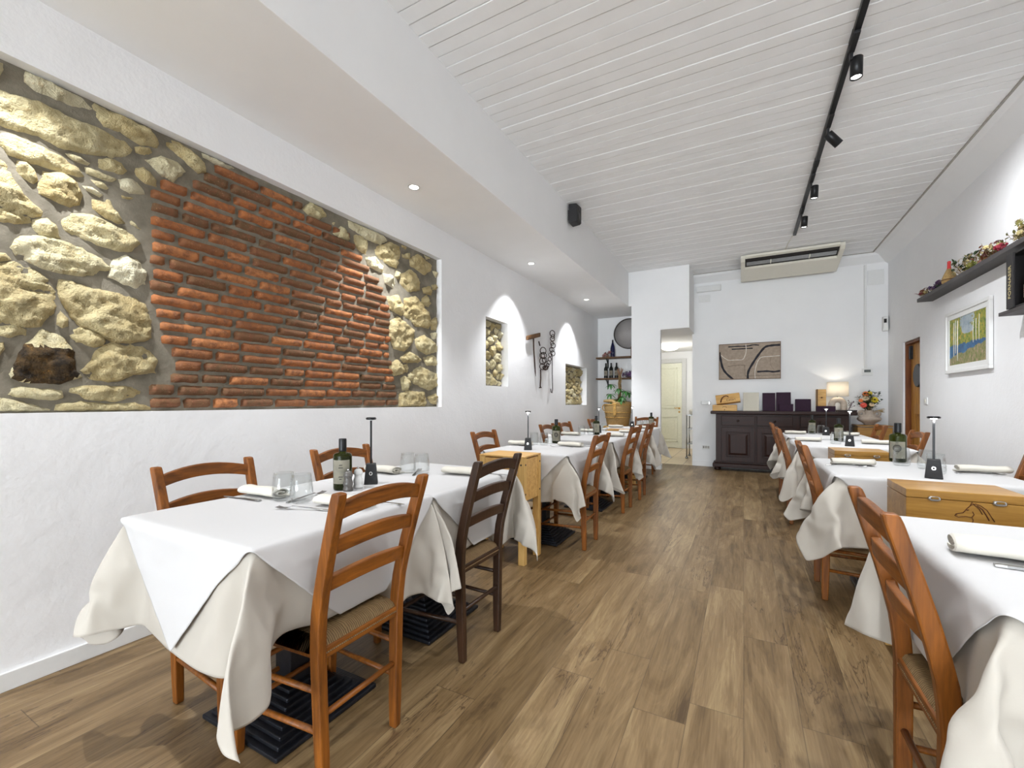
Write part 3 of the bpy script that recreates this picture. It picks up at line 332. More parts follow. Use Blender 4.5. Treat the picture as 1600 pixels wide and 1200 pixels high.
166,10,1,0,1,1,-5,-2,2,0,-9,-2,2,1,-2,1,0,0,-1,2,-1,0,0,2,-2,3,-3,1,1,0,0,1,-1,-1,2,1,-1,3,-9,-10,-3,1,-2,1,-1,185,10,0,2,-1,1,0,-7,3,0,-8,-2,1,0,0,-1,2,-1,-1,0,1,1,-1,1,0,1,-1,1,0,0,0,0,1,-2,1,2,0,0,-11,-9,0,0,-1,2,-1,203,10,1,0,0,0,1,-5,3,-2,-8,-2,1,-1,3,-3,1,0,-2,2,0,1,-1,1,1,0,-1,0,0,0,2,0,0,-1,-1,3,-1,0,-16,-3,-1,1,0,0,1,216,17,-8,2,1,-3,5,-7,1,2,-10,1,-2,-2,4,-2,-1,-1,2,-1,3,-2,2,-2,1,1,-1,0,1,0,0,0,1,0,-2,1,1,-3,-18,1,1,1,-2,2,1,223,21,-3,-10,4,-3,1,1,-4,-1,1,-11,5,1,0,-4,0,-1,1,1,2,-2,1,1,-1,0,1,-1,0,1,1,-1,0,0,0,1,0,-18,2,-4,2,0,-1,1,0,230,20,1,-3,-14,11,-5,3,-7,1,0,-9,1,6,-4,-3,-2,3,0,0,2,-2,1,0,0,0,1,0,-1,1,-1,3,-2,0,0,-1,-4,-12,0,-1,0,2,-1,1,-1,238,19,1,-10,10,-4,-6,6,-8,-1,1,-11,3,4,-2,-7,3,1,0,1,1,-1,0,-1,2,-1,0,1,0,-1,1,0,-2,1,5,-11,0,-10,1,-3,1,3,-2,1,-1,244,17,2,-1,-1,1,2,-11,4,-4,-1,-12,6,1,-2,-6,4,1,0,1,-2,2,-2,2,-1,-1,2,-1,1,0,-1,2,-2,-1,0,0,-12,-3,-1,1,0,1,0,-1,0,246,22,-2,0,-8,9,-2,1,-7,-2,-4,-9,4,1,-6,2,1,-1,1,0,1,-1,0,0,0,0,0,0,0,2,-2,1,0,-2,0,-5,-9,-1,0,-2,1,5,-4,0,-2,245,19,0,1,2,-3,2,-1,0,-3,-7,-13,6,-4,3,-4,2,0,0,0,1,-1,0,0,0,0,0,0,0,0,3,-3,0,-3,2,-10,-4,-2,0,0,0,-4,1,-1,0,243,20,1,-1,1,0,0,0,0,-1,0,-19,0,0,0,-2,1,1,-1,0,0,1,-2,2,-2,1,0,0,1,-1,0,2,-5,-2,4,-15,-3,0,-2,0,3,-3,0,0,1,242,21,-1,1,2,-3,2,-3,1,2,-1,1,-21,-1,0,0,0,0,0,0,0,1,-2,2,-1,0,0,-1,2,-1,0,0,0,-3,-20,8,-6,0,-1,1,0,0,2,-2,0,242,21,0,0,0,1,-1,-1,1,1,-2,2,-20,-2,0,0,0,-1,1,0,0,-1,1,0,0,0,0,1,-1,-1,1,1,-1,0,-23,3,-1,0,0,-1,1,0,1,-1,0,242,20,2,-1,0,1,0,-1,0,0,0,-1,-19,-2,1,0,0,0,0,0,0,0,0,0,0,0,0,0,0,0,0,0,1,-2,-19,-1,-1,1,-1,1,-1,0,1,-1,1,241,21,0,1,-1,0,0,1,-1,0,1,-2,-19,-2,1,0,0,0,0,0,0,0,0,0,0,0,0,0,0,0,0,0,0,0,-21,0,0,-1,0,2,-1,-1,0,0,1,240,21,0,1,-1,0,1,0,-2,3,-1,-2,-20,-1,1,0,0,0,0,0,0,0,0,0,0,0,0,0,0,0,0,0,1,-2,-19,-1,0,-2,2,-1,0,1,0,0,-2,240,20,2,-1,1,-1,0,1,0,0,-1,-1,-19,-2,1,0,0,0,0,0,0,0,0,0,0,0,0,0,0,0,0,0,1,-2,-19,-2,1,0,-2,2,-1,1,0,-2,3,239,22,-3,3,1,-2,0,1,0,-1,1,-2,-19,-2,1,0,0,0,0,0,0,0,0,0,0,0,0,0,0,0,0,0,0,1,-22,-1,1,-1,2,-3,1,0,1,0,-1,239,21,0,1,-1,1,-1,1,0,0,-1,-1,-19,-2,1,0,0,0,0,0,0,0,0,0,0,0,0,0,0,0,0,0,0,0,-19,-4,2,-1,1,-2,2,0,-1,1,-1,238,21,1,0,0,-1,1,-1,1,-1,0,0,-20,-2,1,0,0,0,0,0,0,0,0,0,0,0,0,0,0,0,0,0,1,-2,-19,-2,1,0,-1,0,1,-1,0,1,-1,238,22,-1,0,2,-2,1,-1,1,-1,1,-2,-20,0,0,0,0,0,0,0,0,0,0,0,0,0,0,0,0,0,0,0,1,-2,-19,-1,-1,-1,3,-2,1,-1,1,-1,0,238,21,2,-2,0,1,0,0,-1,0,1,-1,-22,1,0,0,0,0,0,0,0,0,0,0,0,0,0,0,0,0,0,0,1,-2,-18,-3,0,1,-1,0,1,-1,1,-1,0,238,21,1,0,-1,1,0,-1,1,0,-1,0,-22,1,0,0,0,0,0,0,0,0,0,0,0,0,0,0,0,0,0,0,1,-2,-18,-4,2,0,-1,0,1,-1,0,0,1,239,21,0,1,0,-1,1,-1,1,-1,1,-1,-22,1,0,0,0,0,0,0,0,0,0,0,0,0,0,0,0,0,0,0,1,-1,-21,0,-1,0,1,-1,1,-1,1,-1,0,239,21,0,1,-1,1,0,0,-1,0,1,-2,-19,-2,1,0,0,0,0,0,0,0,0,0,0,0,0,0,0,0,0,0,1,-2,-19,-2,1,-1,1,-1,0,1,0,-1,0,239,21,1,-1,1,0,-1,1,-1,1,0,-2,-20,-1,1,0,0,0,0,0,0,0,0,0,0,0,0,0,0,0,0,0,0,0,-19,-3,0,0,1,-1,0,1,0,0,-2,239,22,0,-1,0,1,0,-1,0,1,-1,-1,-20,0,0,0,0,0,0,0,0,0,0,0,0,0,0,0,0,0,0,0,0,0,-20,-1,-1,1,-1,1,-1,-1,3,-2,1,240,21,2,-3,2,-1,1,-1,0,1,0,-3,-18,-2,1,0,0,0,0,0,0,0,0,0,0,0,0,0,0,0,0,0,0,1,-22,0,-1,1,-2,2,0,-1,0,1,-1,240,21,1,0,-2,2,0,0,-2,2,-1,-1,-20,0,0,0,0,0,0,0,0,0,0,0,0,0,0,0,0,0,0,0,1,-2,-18,-3,0,1,-1,0,1,-2,3,-1,-1,241,22,-1,0,0,0,1,-1,0,1,-1,-1,-20,0,0,0,0,0,0,0,0,0,0,0,0,0,0,0,0,0,0,0,1,-2,-19,-1,0,-1,1,0,-1,1,-1,1,-1,245,21,-2,3,-2,1,1,-2,2,-1,1,-2,-20,-1,1,0,0,0,0,0,0,0,0,0,0,0,0,0,0,0,0,0,1,-2,-19,0,-1,-1,1,0,-1,1,0,-1,0,245,22,-1,-1,-1,2,0,1,-1,0,-2,4,-23,0,0,0,0,0,1,-1,0,0,0,0,0,0,0,0,0,0,0,0,1,-4,-19,3,-2,0,-2,3,-1,-2,2,0,2,248,19,0,2,-2,3,-2,-1,3,-2,-1,5,-21,-4,2,-2,1,0,0,0,0,0,0,0,0,-1,2,-1,0,0,0,0,0,-1,-21,3,-3,1,0,-1,1,-1,1,1,1,241,21,0,-4,4,0,1,-3,3,-2,1,-18,-2,3,-3,-3,2,0,-1,2,-1,0,0,-1,1,0,0,1,-2,2,-1,-1,0,0,0,-19,0,-1,0,-1,1,-1,0,5,2,236,21,-2,1,1,0,-1,1,0,0,-18,0,-1,1,-2,-1,-1,1,-1,1,0,0,0,0,0,0,-1,1,2,-3,1,0,2,-5,1,-5,-10,-1,-2,-1,1,-2,10,-7,7,231,21,-1,0,0,1,0,0,0,-16,-2,0,-1,1,-2,-4,4,-2,1,-1,1,1,-1,0,0,-1,2,-1,0,-1,2,0,1,-7,5,-6,-2,-9,-1,-3,1,2,-3,3,1,226,21,-1,1,-1,1,-1,0,-13,-3,-1,-1,1,0,-1,-6,4,-1,2,-2,1,0,0,0,0,0,0,0,0,0,1,1,-3,0,-1,-1,-5,-2,-7,1,-5,2,-1,1,-1,221,21,-1,2,-2,-1,1,-13,-1,-3,1,-3,2,0,-1,-5,1,2,0,0,-1,2,-2,1,1,-2,1,1,-2,2,1,0,-4,1,-2,2,-7,1,-4,-1,-8,1,-2,2,-2,217,20,-1,2,-1,-1,-11,-2,-2,1,-1,-4,4,-2,1,-7,2,3,-2,0,0,2,-2,1,1,-1,0,-2,4,-1,2,-2,-3,0,0,0,-4,0,-3,-3,-1,-5,0,-2,0,209,19,1,1,-2,-10,-1,-3,-2,1,1,-2,-2,3,-4,-2,0,0,2,0,0,-1,0,2,-1,0,0,0,0,2,1,-2,-3,1,0,-2,-1,-3,-2,-2,-2,2,-6,-2,0,201,20,-2,2,-11,1,-2,-6,2,1,-1,-2,2,-2,-2,-2,0,-1,3,0,0,0,0,0,-1,1,0,0,2,0,0,-1,-3,0,1,-1,-2,0,-5,-1,-2,-1,1,-5,-2,192,19,-1,-7,-3,3,-5,-3,1,0,-1,0,0,0,-3,-3,1,1,0,0,1,0,0,0,0,0,1,-1,1,1,-1,0,-1,-4,4,-3,2,-5,2,-8,1,-2,0,0,-3,182,19,-9,0,-1,0,-5,1,-2,1,-1,0,0,0,-4,-1,0,0,1,2,-3,3,-1,-1,2,-1,0,0,2,-1,1,-1,-1,-3,1,0,0,3,-10,0,-3,0,-2,2,-1,173,10,-2,2,-1,-1,-4,0,0,0,-1,0,0,0,-4,-2,2,-2,4,-3,2,1,-2,1,0,0,0,1,0,1,-1,0,0,-1,-3,-1,2,4,-11,1,-1,-4,0,-1,2,153,10,-1,0,1,-4,-3,2,-1,-1,0,0,0,1,-6,0,1,-1,1,0,1,-1,1,0,0,1,0,-1,2,-2,2,-2,1,-1,-3,1,1,3,-11,0,2,-6,0,0,0]),
 'V21': (45, [-5,-11,1,-2,2,-1,1,-2,2,-1,1,-2,2,-2,2,-1,0,1,-1,1,-1,1,4,9,-5,1,1,-1,2,-2,1,-1,1,0,-1,1,0,0,0,0,-1,1,0,0,-1,6,-11,0,1,-2,2,0,-1,0,0,1,-2,1,1,0,-1,0,0,1,-1,0,0,0,9,0,1,0,1,-1,1,-1,1,-1,1,0,0,-1,1,0,0,0,1,-2,1,0,17,-11,0,1,-1,0,0,0,1,-1,0,1,-2,2,-1,0,1,-1,0,1,-1,0,1,-2,10,-2,3,0,1,-1,1,0,-1,1,0,0,0,0,0,0,0,0,0,0,0,28,-11,0,1,-2,2,-1,0,0,1,0,-2,2,-1,0,0,0,1,-1,1,-2,2,-1,0,1,6,2,1,0,1,0,-1,0,1,-1,1,0,-1,1,0,0,0,0,1,-2,39,-11,0,1,-1,0,0,1,-1,0,0,0,1,-1,0,1,-2,2,-1,0,0,2,-3,2,-1,0,7,3,1,0,-1,0,0,1,-1,1,-1,0,1,-1,0,2,-1,0,0,50,-11,0,1,-1,0,0,0,1,-1,1,-1,0,0,0,0,1,-1,0,1,-2,2,-1,0,0,1,-1,7,3,1,0,-1,1,-1,0,1,-1,0,1,-1,-1,2,1,-1,0,61,-10,-2,2,-1,0,0,1,-1,0,1,-1,0,0,0,0,1,-2,3,-3,1,1,-1,0,2,-3,1,0,7,3,1,0,0,-1,1,-1,0,1,-1,0,0,-1,2,1,-2,72,-11,0,1,-2,2,-1,0,0,2,-3,1,1,-1,0,0,0,1,-1,0,0,1,-1,0,1,-1,0,1,-1,6,4,1,0,-1,1,0,-1,0,1,-1,-1,0,2,1,-2,83,-11,1,-2,1,1,0,-1,0,1,-2,1,0,1,0,-2,2,-1,0,0,1,0,-2,2,-2,1,1,-1,0,1,5,4,1,0,-1,1,0,-1,0,0,0,-1,0,3,-1,94,-11,0,1,-1,1,-1,0,0,0,0,1,-2,2,-1,1,-1,0,0,1,-1,0,1,-2,2,-1,0,0,1,-1,0,6,4,0,2,-2,1,0,-1,0,0,-1,-1,4,-1,105,-11,0,0,1,0,-1,-1,2,-1,0,0,1,0,-2,1,0,1,0,-2,1,1,-1,0,1,0,-2,2,-2,2,0,-2,7,4,1,0,-1,1,0,-1,-1,1,-3,5,-1,116,-10,-1,0,1,-2,2,-2,2,-1,0,1,-2,3,-2,0,0,0,-1,3,-2,-1,2,0,-2,2,0,-1,-1,2,0,-1,0,4,7,0,0,-1,1,-1,0,-1,-2,5,-2,127,-11,2,-3,1,1,-2,2,-1,0,0,0,0,1,-1,1,-1,-1,3,-2,0,1,-2,2,-1,0,0,1,-1,0,0,1,-1,0,5,5,1,0,-1,1,-1,-1,-2,4,-1,138,-11,1,-1,1,-1,0,0,0,0,1,-1,0,0,0,0,1,-1,1,-2,2,-1,0,0,0,1,-1,1,-1,0,0,0,1,-1,0,4,7,0,0,-1,1,-3,-1,4,-1,149,-11,1,-1,0,1,-2,2,-1,1,-2,2,-1,0,0,1,-1,0,1,-2,2,-1,0,0,0,1,-1,1,-1,0,1,-1,0,0,1,-1,4,6,1,0,-1,-1,-3,5,0,160,-11,0,1,-1,0,0,1,-1,0,1,-1,0,0,1,-1,0,0,0,1,-1,0,0,0,0,1,0,-2,2,-1,1,-2,2,-1,0,1,-2,6,6,-1,1,-2,-3,4,1,171,-10,-1,1,-3,4,-3,2,-1,0,1,-2,2,-1,1,-1,0,0,0,1,-1,0,0,0,1,0,-1,0,-1,2,0,-1,-1,3,-3,2,-1,0,4,7,-1,0,-5,5,2,182,-11,1,-1,0,1,-1,-1,2,0,-1,0,1,-2,1,1,-2,3,-2,0,-1,2,0,-2,2,-1,1,-1,0,0,0,1,-1,1,-2,2,-1,0,1,2,8,-1,-5,4,5,194,-12,2,-1,0,1,-1,0,0,0,1,-1,1,-1,0,0,-1,3,-3,2,-1,1,-1,0,0,0,0,1,-1,0,1,-1,0,0,0,0,1,-1,0,0,5,5,-5,4,8,203,-10,0,-1,1,-1,0,0,1,-2,2,-1,0,1,-1,0,0,1,-1,0,0,0,0,1,-2,2,-1,1,-1,1,-1,0,0,1,-2,2,0,-2,1,1,-1,3,4,1,10,214,-10,0,-1,0,0,1,-1,0,0,0,1,-1,0,0,1,-1,0,0,0,1,-1,1,-1,0,0,1,-1,0,1,-2,2,-1,1,-2,2,0,-2,1,0,1,-1,3,6,1,226,-11,1,-1,1,-1,0,0,1,-1,0,0,0,0,0,1,-1,0,1,-1,1,-2,2,-1,0,1,0,-2,1,1,-1,0,0,1,-2,2,-1,0,0,0,1,-1,1,1,8,236,-9,-3,2,-1,1,-1,0,1,-2,2,-1,1,-2,1,1,-1,0,1,0,-2,2,-2,2,0,-1,0,1,-2,1,0,1,-1,1,-2,2,-1,1,-2,2,-1,0,1,-1,2,232,3,-10,-5,1,0,1,-1,0,0,1,0,-2,2,-1,0,0,1,-2,2,0,-2,1,1,-1,1,-1,1,-2,2,-1,0,0,0,0,1,-1,1,-2,2,-1,0,1,-1,3,233,0,1,-8,-4,1,-1,0,0,1,-1,0,1,-1,-1,2,0,-1,0,0,1,-1,-1,2,-1,1,-1,0,1,-2,2,-1,0,0,1,-1,0,0,0,1,0,-2,2,-1,2,233,2,-1,-3,-5,-4,1,-1,0,1,-1,1,-1,-1,2,-1,1,-1,0,1,-2,2,-2,2,-1,1,-1,0,0,0,1,-1,0,1,-1,0,-1,2,-1,0,1,-1,0,2,-3,235,0,4,-6,-1,-3,-6,2,-1,1,-1,1,-1,0,0,0,0,0,1,-1,0,0,1,-1,0,0,0,2,-4,3,-1,2,-2,0,0,0,-1,3,-2,0,1,-2,2,-1,0,234,3,-1,-3,-2,2,-4,-6,-1,2,-1,1,-2,1,1,-1,0,1,-1,0,1,-1,0,0,1,-2,2,-1,0,2,-3,1,1,-2,2,-1,0,0,1,0,-2,2,-1,0,0,236,3,-2,-2,-2,2,1,-6,-5,-1,2,-1,0,1,-1,0,1,0,-2,1,0,1,-2,2,0,-1,0,1,-2,1,2,-3,2,-1,0,0,0,1,-1,0,0,0,1,-2,2,238,2,-1,-3,0,0,2,0,-6,-5,0,0,1,-1,0,0,0,2,-3,1,1,-2,2,-1,1,-1,0,-1,3,-2,0,0,1,-1,0,0,0,0,1,-1,1,-2,1,1,-1,240,1,-1,-1,-1,0,1,1,0,-6,-4,-2,2,-1,0,0,1,-1,0,0,1,-1,0,0,1,-1,0,0,1,-1,0,0,1,-1,0,0,0,0,1,-1,0,1,-2,1,1,241,1,-1,-2,0,0,1,1,0,-1,-4,-6,1,-2,1,2,-2,0,0,0,0,0,2,-3,2,-1,0,0,0,1,-1,1,-2,2,-1,0,0,1,-1,0,0,0,1,-1,0,241,1,-1,-2,1,-1,0,2,0,0,-1,-3,-7,0,0,0,0,0,1,-1,1,-1,0,1,-2,2,-1,0,1,-1,0,0,1,-2,2,0,-2,1,0,1,0,-2,1,1,-1,241,1,-1,-2,1,0,-1,2,-1,1,0,-1,-4,-6,1,-1,0,1,-1,0,0,1,0,-2,2,-1,0,0,1,-1,0,0,0,0,1,-1,0,1,-1,-1,3,-2,0,0,0,241,1,-1,-1,-1,1,0,0,1,-1,1,0,0,-5,-6,1,-2,2,-1,0,1,-1,-1,3,-2,-1,2,-1,0,1,-1,1,-1,0,0,0,0,1,-1,0,0,0,1,-1,0,241,1,-1,-1,0,0,-1,1,0,1,0,0,0,0,-5,-5,-2,2,-1,1,-1,0,0,1,-1,0,0,0,1,0,-2,1,0,1,-1,0,0,0,1,-1,0,1,-1,0,0,241,1,-1,-1,0,0,0,0,0,0,1,0,0,-1,1,-4,-6,-1,1,-1,0,0,1,-2,2,-1,0,0,1,-2,3,-3,1,1,-1,0,1,-2,1,1,0,-1,0,0,0,242,-1,2,-2,0,0,1,-1,0,0,0,1,0,0,-1,1,-3,-8,0,0,1,0,-2,2,-1,0,0,1,-1,0,0,1,-1,0,0,0,0,1,-1,0,0,0,1,-1,0,241,0,0,0,0,-1,0,1,-2,2,-1,0,1,0,0,-1,0,-1,-9,0,0,1,0,-1,0,0,0,1,-1,0,0,1,-1,0,0,0,1,-1,1,-2,1,0,0,1,0,241,0,0,0,0,-1,0,1,0,-1,0,0,1,-1,1,0,-2,2,-2,-8,-1,0,1,-1,0,0,1,-1,0,0,1,-1,-1,2,-1,1,-2,1,1,-1,1,-1,0,0,1,241,0,0,0,-1,1,0,-1,1,0,0,-1,0,0,1,0,-1,1,-2,0,-8,-1,0,1,-2,3,-2,-1,1,1,-1,1,-1,0,0,0,1,-1,1,-2,2,-1,-1,2,-1,240,1,-1,-1,1,0,0,0,-1,0,1,0,0,0,0,-1,1,-1,-1,1,0,-10,1,-2,1,1,-1,0,0,1,0,-2,1,1,-1,0,0,1,-1,0,0,1,-1,0,0,241,0,-1,1,0,0,0,-1,1,0,-1,1,0,0,-1,1,0,0,-1,1,-2,0,-9,1,-1,0,1,-1,-1,2,-1,1,-1,0,0,0,1,-2,2,0,-2,2,-1,0,1,240,0,0,0,0,0,-1,1,0,0,0,-1,1,0,-1,1,0,-1,1,1,-2,-2,2,-9,-2,2,-1,0,1,-1,0,0,1,-1,0,1,-1,0,0,0,0,0,2,-2,0,240,0,0,0,-1,1,0,0,0,0,-1,1,0,0,0,-1,1,0,0,0,1,-6,5,-1,-9,-1,1,-1,0,0,0,1,-1,0,0,0,1,-2,2,-1,0,0,1,-1,1,
-254,1,-1,1,-1,0,0,1,-1,0,0,1,-1,0,1,-1,1,-1,1,0,-7,14,4,-2,1,1,-2,2,-1,0,-1,2,-1,1,-2,1,0,1,-1,0,0,1,-2,1,2,-253,-1,2,-1,0,1,-1,0,0,0,0,0,1,0,-1,1,0,0,-1,-4,12,1,2,2,-3,1,0,0,1,-2,3,-4,3,-1,0,0,0,0,1,-1,0,0,0,0,-1,-254,1,-2,2,-1,0,0,1,-1,0,0,0,0,1,-1,1,-1,1,-2,8,3,0,1,1,-1,0,0,0,0,0,0,0,1,-2,2,-1,0,0,0,0,0,1,-1,0,0,-254,0,1,-1,0,0,0,1,-1,0,1,-1,1,-1,0,1,-1,-1,7,5,-1,2,-2,1,0,0,1,-2,2,-1,0,0,-1,2,0,-2,1,1,-2,2,-1,0,1,-1,-1,-255,1,-1,0,1,-1,1,-1,0,1,0,-1,0,1,0,-1,-2,8,4,1,0,0,0,1,-2,1,0,0,0,1,-1,0,0,0,0,0,0,0,1,-1,-1,2,-1,-1,3,-255,1,-1,0,1,0,-1,0,1,-1,0,0,1,0,-1,-1,7,4,1,0,0,-1,1,0,1,-1,0,0,0,0,0,1,-2,2,-2,2,-2,2,-1,0,1,-2,2,-2,1,-255,1,-1,0,2,-2,0,1,-1,1,-2,2,-1,1,-2,6,6,0,-1,1,0,-1,2,-1,2,-3,0,1,1,-1,0,0,0,1,-2,1,0,0,1,-1,-1,2,0,-2,0,-255,0,1,0,-1,1,0,-1,0,1,-1,0,0,0,5,5,1,0,0,0,0,0,0,1,-1,-1,1,1,-2,1,0,1,-1,0,0,0,0,0,0,0,1,-1,0,0,0,-256,1,0,0,0,-1,1,-1,1,-1,0,0,0,5,5,1,-1,2,-2,2,-1,0,0,0,0,0,0,0,0,0,0,0,0,0,1,-1,0,1,-2,2,-2,1,1,-2,2,-256,1,1,-2,1,-1,1,0,-1,0,0,0,4,7,-1,1,0,0,0,0,1,-2,2,-1,-1,2,-2,2,-1,0,0,0,0,0,1,-1,-1,2,-2,2,-1,0,0,0,0,-256,1,0,0,0,0,-1,1,-1,0,-1,6,6,-1,1,0,0,0,1,-2,1,1,-2,1,1,-1,0,-1,2,-1,-1,2,0,-2,1,1,-2,2,-2,2,-1,0,0,0,1,-256,1,0,0,1,-2,1,-1,0,0,4,7,-1,1,0,0,0,0,0,0,0,0,0,0,1,-2,2,-1,-1,2,-1,0,-1,1,0,1,-1,1,-2,1,1,-1,0,-1,2,-257,2,-1,0,1,-1,-1,0,0,4,6,1,-1,2,-2,1,1,-1,0,0,1,-2,1,0,0,0,0,0,0,0,0,0,0,0,0,0,0,1,-1,0,1,-2,0,3,-3,-257,2,0,-2,2,-1,-1,1,2,7,0,1,0,0,0,0,0,0,0,1,-2,2,-1,0,-1,2,-1,0,-1,2,-1,0,0,1,-2,1,0,1,-1,-1,2,-1,0,0,0,-257,1,1,-1,1,-1,0,1,7,3,-2,2,-1,0,0,0,0,1,-2,2,-1,0,-1,2,-1,-1,2,-1,-1,2,-1,0,0,0,0,0,0,0,1,-2,1,0,0,1,-1,-257,1,1,0,0,-1,1,8,2,-1,-1,1,0,0,-1,2,0,-2,1,0,0,0,0,1,-2,1,1,-1,-1,1,1,-2,2,-2,2,-2,2,-1,1,-2,1,0,0,0,0,-255,2,-1,0,1,0,8,1,-1,1,0,1,-2,1,1,-1,-1,2,-1,0,0,1,-2,2,-2,1,0,1,-2,1,1,-2,2,-2,1,0,1,-1,0,-1,2,-1,-1,2,-1,-253,0,3,-1,0,7,2,0,0,-1,2,-2,2,-1,0,0,0,-1,2,-2,2,-2,2,-2,2,-1,1,-1,-1,1,0,1,-2,1,1,-2,1,0,1,-1,-1,2,-2,2,-2,-251,-1,3,1,5,4,-1,-1,2,-1,0,1,-2,1,1,-2,1,0,1,-2,2,-1,0,0,0,-1,2,-1,0,0,0,-1,3,-4,3,-1,0,0,1,-1,0,0,-1,1,-2,-247,-4,8,5,2,-1,1,1,-1,0,0,0,0,1,-2,1,0,-1,2,-1,0,0,0,0,0,0,0,1,-1,0,0,0,0,0,0,-1,2,-1,0,0,0,0,-1,1,-1,-250,2,8,0,1,1,-2,1,1,-1,0,0,0,0,0,0,-1,2,-1,0,-1,2,-1,1,-2,2,-2,1,0,1,-1,-1,3,-4,3,-2,2,-1,0,-1,1,1,-2,1,0,-249,9,3,-1,1,-2,2,-2,2,-1,0,-1,2,-1,0,0,0,0,0,0,0,0,0,0,0,-1,2,-2,1,1,-1,0,0,0,0,0,0,0,0,0,0,1,-1,-1,1,-237,9,3,-1,-1,0,2,-1,0,0,1,-2,1,1,-2,1,0,1,-1,0,-1,1,0,0,1,-1,0,0,0,0,0,0,1,-2,1,0,1,-2,1,0,0,0,0,1,-2,-228,11,-1,1,0,1,-1,0,0,0,0,-1,2,-1,0,0,0,0,0,0,0,0,1,-1,-1,1,1,-2,2,-1,-1,2,-1,0,0,0,0,0,0,0,0,0,0,0,-5,-217,11,0,0,0,0,0,0,-1,2,-1,0,0,-1,2,0,-2,1,0,0,0,0,0,0,0,0,0,0,0,0,1,-2,2,-1,0,0,-1,1,1,-1,0,-1,1,-4,-14,-207,11,1,-2,1,0,0,1,-2,2,-1,-1,2,-1,0,0,-1,1,0,0,0,1,-1,0,0,0,0,0,0,0,0,0,1,-2,2,-2,2,-2,1,0,0,-1,-4,-7,2,-196,11,0,0,-1,2,-1,0,0,1,-1,-1,1,0,0,0,0,1,-1,0,-1,2,-1,-1,1,1,-1,0,0,1,-2,1,0,0,0,-1,2,0,-2,0,1,-5,-6,1,-2,-185,11,0,-1,1,0,1,-1,1,-3,3,-1,0,0,0,0,0,-1,2,0,-1,0,0,-1,1,1,-1,0,-1,2,-1,0,-1,2,-1,0,0,-1,2,-3,-2,-7,1,0,-2,-174,10,1,0,1,-2,2,-1,0,0,-1,2,-1,0,-1,2,-1,0,-1,2,-2,2,-1,0,0,0,1,-2,1,1,-1,0,0,0,-1,2,-2,1,0,-6,-4,-1,1,0,-2,-164,11,0,0,0,0,0,0,1,-2,2,-2,1,1,-1,-1,1,1,-2,2,-1,0,1,-2,2,-3,4,-3,1,0,0,0,1,-2,1,1,-2,0,-4,-6,1,-1,1,0,-2,-153,10,1,1,-1,0,0,0,0,0,0,0,0,1,-2,2,-2,1,1,-1,0,0,0,0,0,0,0,0,-1,2,-1,0,1,-2,1,-1,1,-5,-6,1,-1,1,-1,1,-2,-142,10,2,-1,-1,2,-1,0,0,1,-2,1,0,0,0,0,0,1,-2,1,0,0,1,-2,2,-2,1,0,0,1,-1,-1,2,-1,-1,1,-5,-6,1,-1,0,1,0,-1,-1,-132,11,1,-2,1,0,1,-1,0,0,0,0,-1,2,0,-2,1,0,0,0,0,0,1,-2,2,-2,1,0,1,-1,-1,1,0,0,0,-6,-4,0,-1,0,0,1,-1,1,-2,-121,11,0,0,1,-2,1,0,1,-1,0,-1,2,-1,-1,1,1,-2,2,-1,0,0,0,0,1,-2,1,0,1,-1,0,0,-1,0,-4,-5,0,-1,0,0,1,-1,1,-1,-1,-110,11,0,0,0,0,1,-3,3,-1,0,1,-2,1,1,-2,1,0,0,1,-1,-1,1,1,-1,1,-2,1,0,0,0,-1,1,-6,-3,-1,0,-2,1,1,-1,0,1,-1,-1,-100,11,0,0,0,1,-1,0,0,0,0,0,0,0,0,0,0,0,0,1,-1,0,0,0,0,0,0,-1,2,-2,1,0,-6,-2,-3,1,-2,2,-1,0,0,0,1,-1,-1,-89,11,0,1,-2,2,-2,0,2,-1,0,1,-1,0,-1,2,-1,-1,2,-1,0,0,0,0,1,-2,1,1,-1,-1,1,-6,-3,-1,-1,0,1,-2,2,-1,0,0,0,1,-2,-77,9,3,-1,1,-1,-1,2,-2,2,-2,1,0,1,-1,-1,2,-1,0,0,0,0,1,-2,1,0,0,0,0,-1,-3,-6,0,-1,0,0,1,-1,0,0,0,0,0,0,0,-67,10,2,-2,2,-2,2,-2,2,-1,0,0,1,-1,-1,2,-2,2,-1,0,0,-1,2,-1,0,-1,2,-2,1,-4,-6,0,0,-2,1,1,-2,2,-1,0,0,0,1,-2,1,-57,11,0,0,0,1,-1,-1,2,-1,-1,2,-1,0,0,0,0,0,0,1,-1,0,-1,2,-2,2,-2,0,-1,-9,1,-1,0,1,-2,1,1,-1,0,0,0,0,0,0,0,-47,12,-1,1,-2,1,0,0,1,-1,-1,1,1,-2,2,-1,0,0,0,0,0,0,0,0,-1,2,-1,-4,-6,0,-1,0,0,0,0,1,-1,0,0,0,0,0,0,0,0,-35,11,-1,2,-1,-1,2,-1,1,-1,-1,1,1,-1,-1,2,-1,0,-1,2,-2,1,1,-1,0,-1,-2,-6,-2,1,-2,1,0,1,-1,0,-1,2,-1,0,0,0,0,0,0,-25,12,-1,0,0,0,-1,1,1,-1,0,1,-2,1,0,0,1,-2,2,-1,0,0,0,-1,2,-4,-8,1,0,-2,1,0,0,0,0,0,1,-1,0,0,0,0,0,0,0,-14,11,1,-2,2,-2,1,0,1,-1,-1,1,1,-1,1,-3,3,0,-2,1,0,1,-2,2,-3,-12,5,-1,-1,0,1,-1,0,0,0,0,0,0,0,0,0,0,0,0,0,-4,12,0,-2,1,0,0,0,0,0,1,-2,1,1,-1,1,-2,1,0,0,0,-1,2,-1,-12,1,0,0,0,0,0,0,0,0,0,1,-1,0,0,0,0,0,0,0,0,
